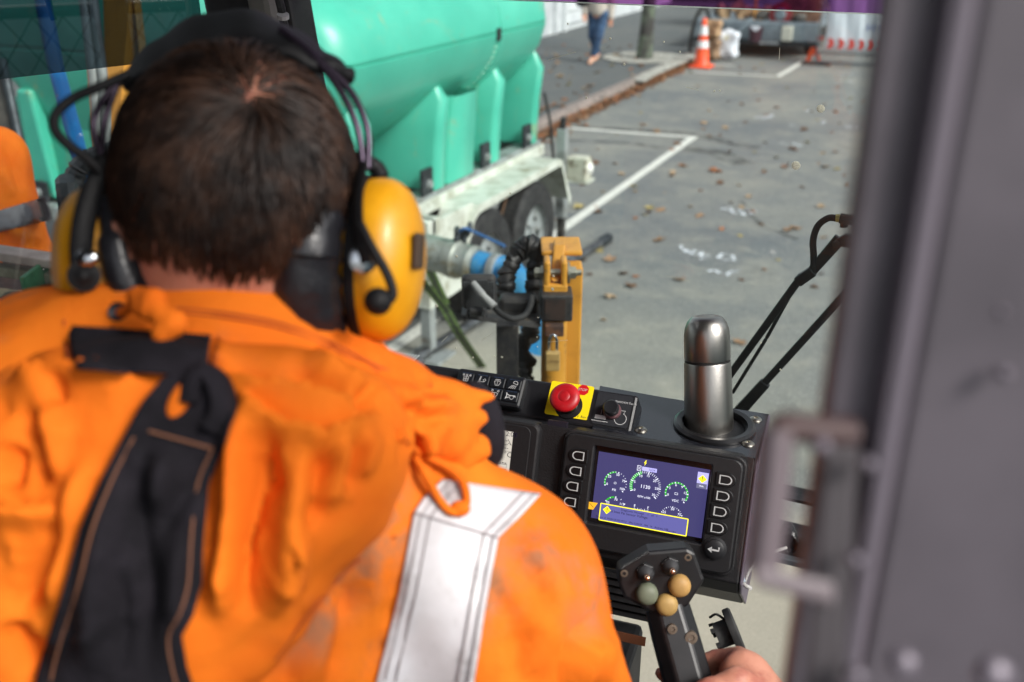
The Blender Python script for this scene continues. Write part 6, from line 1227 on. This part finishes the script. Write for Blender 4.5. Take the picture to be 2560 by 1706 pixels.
def drape(name, rows, m, lift=.003, nx=10, ny=5, parent=op, thick=.0015, fn=None, relax=2):
    R_ = []
    for i in range(len(rows)-1):
        for j in range(ny):
            t = j/ny; (l0, r0), (l1, r1_) = rows[i], rows[i+1]; R_.append(([l0[q]+(l1[q]-l0[q])*t for q in (0,1)], [r0[q]+(r1_[q]-r0[q])*t for q in (0,1)]))
    R_.append(rows[-1]); G = []
    for i, (l, r) in enumerate(R_):
        G.append([on(l[0]+(r[0]-l[0])*j/nx, l[1]+(r[1]-l[1])*j/nx, lift + (fn(i/len(R_), j/nx) if fn else 0)) for j in range(nx+1)])
    for _ in range(relax):
        G2 = [[p.copy() for p in r] for r in G]
        for i in range(1, len(G)-1):
            for j in range(1, nx): G2[i][j] = (G[i-1][j]+G[i+1][j]+G[i][j-1]+G[i][j+1]+G[i][j]*2)/6
        G = G2
    mb = MB(); mb.grid(G); return mb.build(name, m, parent, smooth=180, solid=thick)
m_tape = mat("silver_tape", lin(206,204,208), .38, c2=lin(180,176,178), scale=9, lo=.35, hi=.7, dirt=lin(118,110,108), dscale=14, dlo=.54, dhi=.74, bump=.12, bscale=50)
rows = [((1108,1199),(1352,1236)), ((1060,1245),(1302,1290)), ((1036,1282),(1246,1345)), ((1018,1380),(1230,1425)), ((1000,1475),(1213,1520)), ((968,1600),(1195,1645)), ((935,1730),(1176,1760))]
tape = drape("reflective_tape", rows, m_tape, .004, 10, 5)
m_st = mat("grey_stitch", lin(140,132,134), .8)
for t in (.08, .19, .83, .94):
    pts = []
    for i in range(len(rows)-1):
        for j in range(4):
            q = j/4; a = [rows[i][0][z]*(1-q)+rows[i+1][0][z]*q for z in (0,1)]; b = [rows[i][1][z]*(1-q)+rows[i+1][1][z]*q for z in (0,1)]; pts.append(on(a[0]+(b[0]-a[0])*t, a[1]+(b[1]-a[1])*t, .0062))
    MB().tube(pts, .0007, 5).build("stitching", m_st, tape)
pts = [on(1036+210*t, 1282+63*t, .0064) for t in [i/12 for i in range(13)]]; MB().tube(pts, .0007, 5).build("stitching", m_st, tape)
patch = drape("collar_patch", [((182,815),(528,838)), ((172,835),(524,862)), ((178,880),(520,905)), ((195,925),(512,940))], m_blkcloth, .013, 24, 8, relax=3)
rows = [((470,918),(548,918)), ((408,945),(574,962)), ((356,1005),(582,1040)), ((310,1090),(556,1125)), ((255,1195),(522,1210)), ((200,1320),(510,1340)), ((165,1450),(505,1460)), ((138,1540),(484,1535)), ((116,1610),(455,1590)), ((92,1690),(468,1670)), ((80,1770),(496,1750))]
panel_ = drape("black_back_panel", rows, m_blkcloth, .013, 26, 8, relax=1)
m_bst = mat("tan_stitch", lin(120,78,56), .8)
for t in (.1, .9):
    pts = [on(rows[i][0][0]+(rows[i][1][0]-rows[i][0][0])*t, rows[i][0][1]+(rows[i][1][1]-rows[i][0][1])*t, .0155) for i in range(3, len(rows))]; MB().tube(smooth_path(pts, 4), .0007, 5).build("stitching", m_bst, panel_)
MB().tube(smooth_path([on(372+40*i, 1078+11*i, .016) for i in range(5)], 3), .0008, 5).build("stitching", m_bst, panel_)
td = on(450, 1000, .014); MB().ellip(td, RT, (UP*.9+RT*.35).normalized(), -FW, .0065, .012, .004).build("orange_tab", m_or2, panel_, smooth=60)
loop_ = smooth_path([on(470,1010,.014), on(478,960,.015), on(505,930,.015), on(545,960,.015), on(560,1030,.015), on(535,1075,.015)], 6); MB().tube(loop_, .006, 8, flat=1.6).build("loop_edge", m_blkcloth, panel_, smooth=60)
li = at(1203, 1064, .79); MB().ellip(li, (RT*.97+UP*.22).normalized(), (UP*.97-RT*.22).normalized(), FW, .0185, .0365, .014, 20, 12).build("hood_lining", m_blkcloth, op, smooth=60)
ey_ = on(297, 780, .002); MB().lathe(ey_, -FW, [(.0035,0),(.0062,.0005),(.0065,.002),(.0055,.003),(.0035,.002)], 16).build("eyelet", mat("eyelet_black", lin(40,36,40), .4, .4), op, smooth=60)
cd_ = smooth_path([on(1000,1085,.006), on(1040,1130,.01), on(1105,1160,.012), on(1150,1195,.012), on(1166,1240,.012), on(1160,1272,.010), on(1130,1280,.010), on(1098,1250,.010), on(1065,1190,.012), on(1030,1130,.012), on(1002,1090,.008)], 6)
MB().tube(cd_, .0031, 8).build("drawcord", m_or2, op, smooth=60); kn = on(1150,1272,.010); MB().ellip(kn, RT, UP, FW, .0075, .006, .006).build("cord_knot", m_or2, op, smooth=60)
m_seam = mat("orange_seam", (.42,.075,.008), .9)
for pp in ([(440,770),(574,784),(700,808),(820,852),(950,918),(1080,965)], [(546,842),(540,890),(534,935)], [(160,800),(163,860),(176,925)], [(445,782),(574,796),(700,821),(820,866),(950,930)], [(690,1650),(800,1500),(900,1400),(990,1340)]):
    MB().tube(smooth_path([on(x, y, .0012) for x, y in pp], 6), .0009, 5).build("seam", m_seam, op, smooth=60)
# hair ------------------------------------------------------------------------
m_hair = bpy.data.materials.new("dark_brown_hair"); m_hair.use_nodes = True; _nt = m_hair.node_tree; _b = _nt.nodes["Principled BSDF"]
_nt.links.new(mix_col(_nt, ramp(_nt, noise(_nt, 32, 4, .65), .35, .75), (.008,.0042,.003,1), (.062,.029,.017,1)), _b.inputs["Base Color"]); _b.inputs["Roughness"].default_value = .5; _b.inputs["Specular IOR Level"].default_value = .3
rs = np.random.RandomState(3); SA = np.array((.0745,.0895,.0935)); whorl = np.array((.0,.62,-.78)); whorl /= np.linalg.norm(whorl); bald = np.array((.06,.88,-.47)); bald /= np.linalg.norm(bald)
def hair_ok(d):
    if d[2] > .45: return 0.
    lim = -.9 if d[2] < -.2 else -.5
    if d[1] < lim: return 0.
    b = np.linalg.norm(d-bald); v_ = 1.
    if b < .46: v_ = .20 + .5*(b/.46)**2
    if d[1] < -.24: v_ *= max(.07, 1-(-.24-d[1])*2.9)
    if d[1] < -.45 and abs(d[0]) > .55: v_ *= .3
    return v_
mb = MB(); nst = 0
while nst < 10000:
    d = rs.normal(size=3); d /= np.linalg.norm(d)
    if rs.rand() > hair_ok(d): continue
    nst += 1; p = d*SA; nrm = d/SA; nrm /= np.linalg.norm(nrm)
    t = d-whorl; t -= nrm*(t@nrm); t /= np.linalg.norm(t)+1e-6
    sw = np.cross(nrm, t)*.35; dn = np.array((0,-1,0)); dn = dn-nrm*(dn@nrm); wh = min(1, np.linalg.norm(d-whorl)/.7)
    clump = .5*np.sin(d[0]*26+5*np.sin(d[1]*9))*.4
    t = t*(1.1-.7*wh)+sw*(1-wh)+dn*wh*1.0+np.cross(nrm, t)*clump+rs.normal(size=3)*.16; t -= nrm*(t@nrm); t /= np.linalg.norm(t)+1e-6
    L = (.034+.016*rs.rand())*float(np.interp(d[1], [-.6,-.1], [.36,1.]))*(.8+.4*rs.rand()); w = .00075+.0004*rs.rand(); lift = .004+.007*rs.rand(); pts = []
    for i in range(5):
        s_ = i/4; q = p+t*L*s_; dd_ = q/SA; dd_ /= np.linalg.norm(dd_); on_ = dd_*SA; out_n = dd_/SA; out_n /= np.linalg.norm(out_n)
        h_ = max(.0015, lift*math.sin(min(1., s_*1.15)*math.pi*.62)); q2 = on_+out_n*h_
        pts.append(HC+HR*q2[0]+HU*q2[1]+HF*q2[2])
    sd2 = (HR*(nrm[1]*t[2]-nrm[2]*t[1])+HU*(nrm[2]*t[0]-nrm[0]*t[2])+HF*(nrm[0]*t[1]-nrm[1]*t[0])).normalized(); nn = HR*nrm[0]+HU*nrm[1]+HF*nrm[2]
    o_ = len(mb.v)
    for i, q in enumerate(pts):
        ww = w*(1-.75*(i/4)**2); mb.v += [tuple(q-sd2*ww), tuple(q+nn*ww), tuple(q+sd2*ww)]
    for i in range(4):
        a = o_+3*i; mb.f += [(a,a+1,a+4,a+3), (a+1,a+2,a+5,a+4)]
me = bpy.data.meshes.new("hair"); me.from_pydata(mb.v, [], mb.f); me.shade_smooth(); hr_o = link("hair", me, m_hair, op)
mb = MB(); rows = []
for i in range(36):
    th_ = math.pi*i/35; rows.append([np.array((math.sin(th_)*math.cos(2*math.pi*j/48), math.cos(th_), math.sin(th_)*math.sin(2*math.pi*j/48))) for j in range(48)])
vs = [HC+HR*q[0]+HU*q[1]+HF*q[2] for r in rows for q in [d*(SA+.0018) for d in r]]; fs = []
for i in range(35):
    for j in range(48):
        c = (rows[i][j]+rows[i+1][(j+1) % 48])/2; c /= np.linalg.norm(c)+1e-9
        if hair_ok(c) > .75: fs.append((i*48+j, i*48+(j+1) % 48, (i+1)*48+(j+1) % 48, (i+1)*48+j))
mb.add(vs, fs); mb.build("hair_base", m_hair, hr_o, smooth=180)
# ------------------------------------------------------------------ ear muff headset
hsx = thing("ear_muffs", "yellow and black ear muff headset with microphone worn by operator", "ear muffs", at(955,650,.71))
m_my = mat("muff_yellow", lin(210,148,14), .42, c2=lin(198,136,14), scale=14, coat=.08, dirt=lin(150,96,16), dscale=34, dlo=.62, dhi=.76, rvar=.08)
m_mb = mat("muff_black", (.006,.006,.007), .6, spec=.25, bump=.15, bscale=120); m_pad = mat("muff_cushion", (.012,.012,.015), .32, bump=.6, bscale=45)
m_chr = mat("chrome", lin(200,204,208), .2, 1.)
for s_, cx, cy, d in ((1, 950, 650, .70), (-1, 250, 668, .70)):
    cn = (HR*s_*.82 - HF*(.5 if s_ > 0 else .12)).normalized(); cu_ = (HU + HR*s_*.17); cu_ = (cu_-cn*cu_.dot(cn)).normalized(); cf = cn.cross(cu_).normalized(); c0 = at(cx, cy, d)
    cup = MB().ellip(c0, cf, cu_, cn, .043, .0575, .031, 32, 18, pw=.86).build("ear_cup", m_my, hsx, smooth=180)
    rows = []
    for h_, f in ((-.006,1.015),(-.010,1.03),(-.014,1.0)): rows.append([c0+cn*h_+cf*(.042*f*math.cos(a))+cu_*(.0575*f*math.sin(a)) for a in [2*math.pi*i/40 for i in range(40)]])
    mb = MB(); mb.grid(rows, True); mb.build("cup_rim", m_mb, cup, smooth=180)
    mb = MB(); path = [c0-cn*(.046 if s_ > 0 else .034)-HF*(.014 if s_ > 0 else .022)+cf*(.034*math.cos(a))+cu_*((.052 if s_ > 0 else .047)*math.sin(a)) for a in [2*math.pi*i/40 for i in range(41)]]
    mb.tube(path, [(.024 if s_ > 0 else .021)*(1+.06*math.sin(i*2.7)) for i in range(41)], 14, caps=False); mb.build("cushion", m_pad, cup, smooth=180)
    if s_ > 0:
        MB().obox(at(1054,628,.68), cf, cu_, cn, .010, .012, -.004, .0).build("label_dark", mat("label_brown", lin(60,44,30), .6), cup, bevel=.001)
        rv = at(908, 648, .650); MB().lathe(rv, (-ray(908,648)).normalized(), [(.0095,-.004),(.0095,.001),(.006,.0025),(.001,.003)], 20).build("rivet", m_chr, cup, smooth=60)
        mb = MB(); pth = [at(905,418,.672), at(893,500,.658), at(893,560,.652), at(900,612,.650), at(910,660,.651)]; mb.tube(smooth_path(pth, 5), [.0085]*16+[.011]*5, 10, flat=.35); mb.build("yoke_arm", m_mb, cup, smooth=60)
        MB().tube(smooth_path([at(900,560,.648), at(930,620,.642), at(965,680,.640), at(982,730,.640), at(972,752,.640), at(945,758,.640)], 6), .0032, 8).build("microphone_boom", m_mb, cup, smooth=60)
        MB().ellip(at(945,754,.636), RT, UP, FW, .0092, .0092, .0092).build("microphone_foam", m_mb, cup, smooth=180)
    else:
        mb = MB(); pth = [at(270,400,.665), at(238,460,.66), at(214,540,.655), at(204,620,.655), at(208,690,.66)]; mb.tube(smooth_path(pth, 5), [.0075]*21, 10, flat=.5); mb.build("yoke_arm", m_mb, cup, smooth=60)
        MB().lathe(at(210,690,.65), (-ray(210,690)).normalized(), [(.0105,-.004),(.0105,.0),(.004,.0015),(.003,.003),(.001,.0035)], 20).build("pivot_disc", m_mb, cup, smooth=60); MB().ellip(at(217,645,.648), RT, UP, FW, .008, .006, .004).build("rivet", m_chr, cup, smooth=180)
MB().tube(smooth_path([at(285,500,.668), at(292,600,.662), at(312,690,.662), at(352,770,.668)], 6), [.010]*6+[.0125]*13, 10).build("cushion_edge", m_pad, hsx, smooth=60)
bp_ = smooth_path([at(x, y, .735) for x, y in ((278,190),(318,158),(395,98),(480,50),(590,24),(700,48),(790,100),(850,140),(888,178))], 5); G = []
for i, p in enumerate(bp_):
    tt_ = i/(len(bp_)-1); e = math.sin(tt_*math.pi); ax_ = (p-HC); ax_ -= HF*ax_.dot(HF); ax_.normalize()
    G.append([p + HF*(.03-.095*a)*(.45+.55*e) - ax_*(.037*e*a**1.4 + .010*(1-e)) + ax_*.0015*math.sin(i*.9+a*3) for a in (0, .2, .4, .6, .8, 1)])
mb = MB(); mb.grid(G); mb.build("headband", m_mb, hsx, smooth=180, solid=.012, sub=1)
for off in (0, .007):
    MB().tube(smooth_path([at(700+off*400,75,.69), at(780+off*900,140,.688), at(850,225,.687)+HR*off, at(893,320,.686)+HR*off, at(908,420,.686)+HR*off*.5], 6), .0026, 8).build("steel_arm", mat("dark_chrome", lin(66,58,70), .3, .9), hsx, smooth=60)
    MB().tube(smooth_path([at(300,190,.69), at(262,300,.685)-HR*off, at(252,400,.68)], 6), .0026, 8).build("steel_arm", mat("dark_chrome", lin(66,58,70), .3, .9), hsx, smooth=60)
MB().tube(smooth_path([at(320,186,.66), at(255,215,.65), at(185,245,.645), at(140,285,.64), at(138,325,.64), at(170,362,.645), at(215,395,.65), at(252,428,.655)], 6), .0034, 8).build("cable", m_mb, hsx, smooth=60)
MB().tube(smooth_path([at(852,455,.70), at(880,400,.70), at(935,415,.71), at(955,445,.71)], 5), .006, 8).build("strain_relief", m_mb, hsx, smooth=60)
# seat
se = thing("chair", "black operator chair under the orange jacket", "chair", (Pv.x, Pv.y, 1.0))
MB().box(Pv+V(-.27,-.2,-.26), Pv+V(.27,.36,-.15)).build("cushion", m_blk, se, bevel=.04, seg=3); MB().box((Pv.x-.12, Pv.y-.1, 1.0), (Pv.x+.12, Pv.y+.2, Pv.z-.26)).build("pedestal", m_blk, se, bevel=.01)
# ------------------------------------------------------------------ second worker outside the left window
sh0, el0 = at(-20, 405, 2.75), at(58, 700, 2.75); base_z = .45
W0 = V(sh0.x-.2, sh0.y-.12, base_z); wk = thing("person", "worker in orange hi-vis jacket standing outside the left window", "person", W0)
pf = V(RT.x, RT.y, 0)
J = dict(pelvis=W0+V(0,0,.95), chest=W0+V(0,0,1.28), neck=W0+V(0,0,1.5), head=W0+V(0,0,1.66), shr=sh0, shl=W0+V(-.2,-.14,sh0.z-base_z), elr=el0, wrr=el0+pf*.1+V(.05,.2,-.05), ell=W0+V(-.28,-.2,1.05), wrl=W0+V(-.25,.0,.85),
         hipl=W0+V(-.09,-.05,.92), hipr=W0+V(.09,.05,.92), knl=W0+V(-.1,-.04,.5), knr=W0+V(.1,.06,.5), anl=W0+V(-.1,-.05,.09), anr=W0+V(.1,.04,.09), toel=W0+V(-.14,.1,.04), toer=W0+V(.06,.19,.04))
person_body(wk, J, m_skin, .0105).build("body", m_skin, wk)
S = Soft(np.array(W0)+(-.65,-.6,.7), np.array(W0)+(.75,.75,1.75), .012)
S.chain([J['pelvis']+V(0,0,-.06), J['chest']], [.18,.185], .06); S.cone(J['shl'], J['shr'], .088, .09, .06); S.chain([J['shr'], el0, J['wrr']], [.092,.092,.07], .04); S.chain([J['shl'], J['ell'], J['wrl']], [.09,.08,.06], .04)
S.chain([at(-10,610,2.66), at(40,640,2.66), at(90,650,2.68)], .014, .03); S.chain([at(5,590,2.655), at(40,615,2.655), at(30,640,2.66)], .008, .02, 'sub')
S.wave(lambda x, y, z: .003*np.sin(x*38+z*22+2*np.sin(y*19))*np.sin(y*31-z*27)); WPm, WFm = S.mesh(); WPm = relax(WPm, WFm, 2)
WPm = tailor(WPm, WFm, [('crease', .022, 12, [(-10,592),(28,605),(46,640)]), ('ridge', .016, 15, [(15,575),(70,592),(112,606)]), ('crease', .012, 8, [(8,330),(38,410),(58,486)]), ('ridge', .012, 13, [(40,345),(74,430),(94,488)]), ('crease', .012, 8, [(70,650),(90,620),(118,612)]), ('ridge', .010, 11, [(0,420),(22,460),(30,500)])], True); S.build("jacket", m_or, wk, 0, (WPm, WFm))
bvh = BVHTree.FromPolygons(WPm.tolist(), WFm.tolist())
drape("reflective_tape", [((-40,538),(112,493)), ((-40,556),(118,512)), ((-38,590),(130,548))], mat("grey_tape", lin(120,120,126), .5, c2=lin(96,92,96), scale=12), .004, 12, 3, wk)
S = Soft(np.array(W0)+(-.4,-.4,.0), np.array(W0)+(.4,.4,1.15), .016)
for q in 'lr': S.chain([J['hip'+q], J['kn'+q], J['an'+q]], [.11,.085,.07], .04)
S.build("trousers", mat("navy_trousers", lin(30,34,46), .85), wk)
pt2 = thing("rig_step", "steel step platform outside the left of the cab", "step", W0-V(0,0,.45)); MB().box(W0+V(-.5,-.45,-.06), W0+V(.3,.45,-.002)).build("tread", m_bsteel, pt2, bevel=.01)
for i in (-.45, .25):
    for j in (-.4, .4): MB().box(W0+V(i-.03,j-.03,-.45), W0+V(i+.03,j+.03,-.06)).build("leg", m_bsteel, pt2)
# ------------------------------------------------------------------ chain link fence on the other side of the rig (it shows as a reflection in the tinted side glass)
nS = sd_.cross(ez).normalized()
def mirror_hit(x, y, Xp):
    h = spl.hit(x, y); d = (h-CC).normalized(); r = d-nS*2*d.dot(nS); t = (Xp-h.x)/r.x if abs(r.x) > 1e-6 else 1; return h+r*t
XF = .95
ra_, rb_ = mirror_hit(0, 45, XF), mirror_hit(500, 0, XF); rz = (ra_.z+rb_.z)/2
fence = thing("chain_link_fence", "dark green chain link fence mirrored in the tinted side glass", "fence", (XF, ra_.y, 0)); m_fg = mat("fence_green", lin(22,52,48), .4, c2=lin(16,40,38), scale=10)
y0_, y1_ = min(ra_.y, rb_.y)-1.2, max(ra_.y, rb_.y)+1.2
MB().tube([(XF, y0_, rz), (XF, y1_, rz)], .023, 14).build("top_rail", m_fg, fence, smooth=60)
for Y in (y0_, y1_): MB().tube([(XF, Y, 0), (XF, Y, rz+.05)], .03, 12).build("post", m_fg, fence, smooth=60)
mb = MB(); nW = int((y1_-y0_)/.1)
for k in range(nW):
    for s_ in (1, -1):
        Yc = y0_+k*.1; pts = []
        for i in range(24):
            z = rz-.02-i*.07; yy = Yc+s_*(.05 if i % 2 else 0); pts.append((XF+.004*s_, yy, z))
        mb.tube(pts, .0036, 4, caps=False)
tag(mb.build("wire_mesh", m_fg, fence), kind="stuff")

sw_ = thing("reflected_backdrop", "added pale green ribbed backdrop reflected behind the chain link fence", "wall", (3.4, 1, 0)); m_backdrop = mat("backdrop_green", lin(150,178,178), .6, c2=lin(134,160,162), scale=3)  # unseen wall added as a pale backdrop for the side glass reflection
for k in range(26): MB().box((3.4, -5+k*.35, 0), (3.46+.03*(k % 2), -5+(k+1)*.35-.004, 3.0)).build("panel", m_backdrop, sw_)
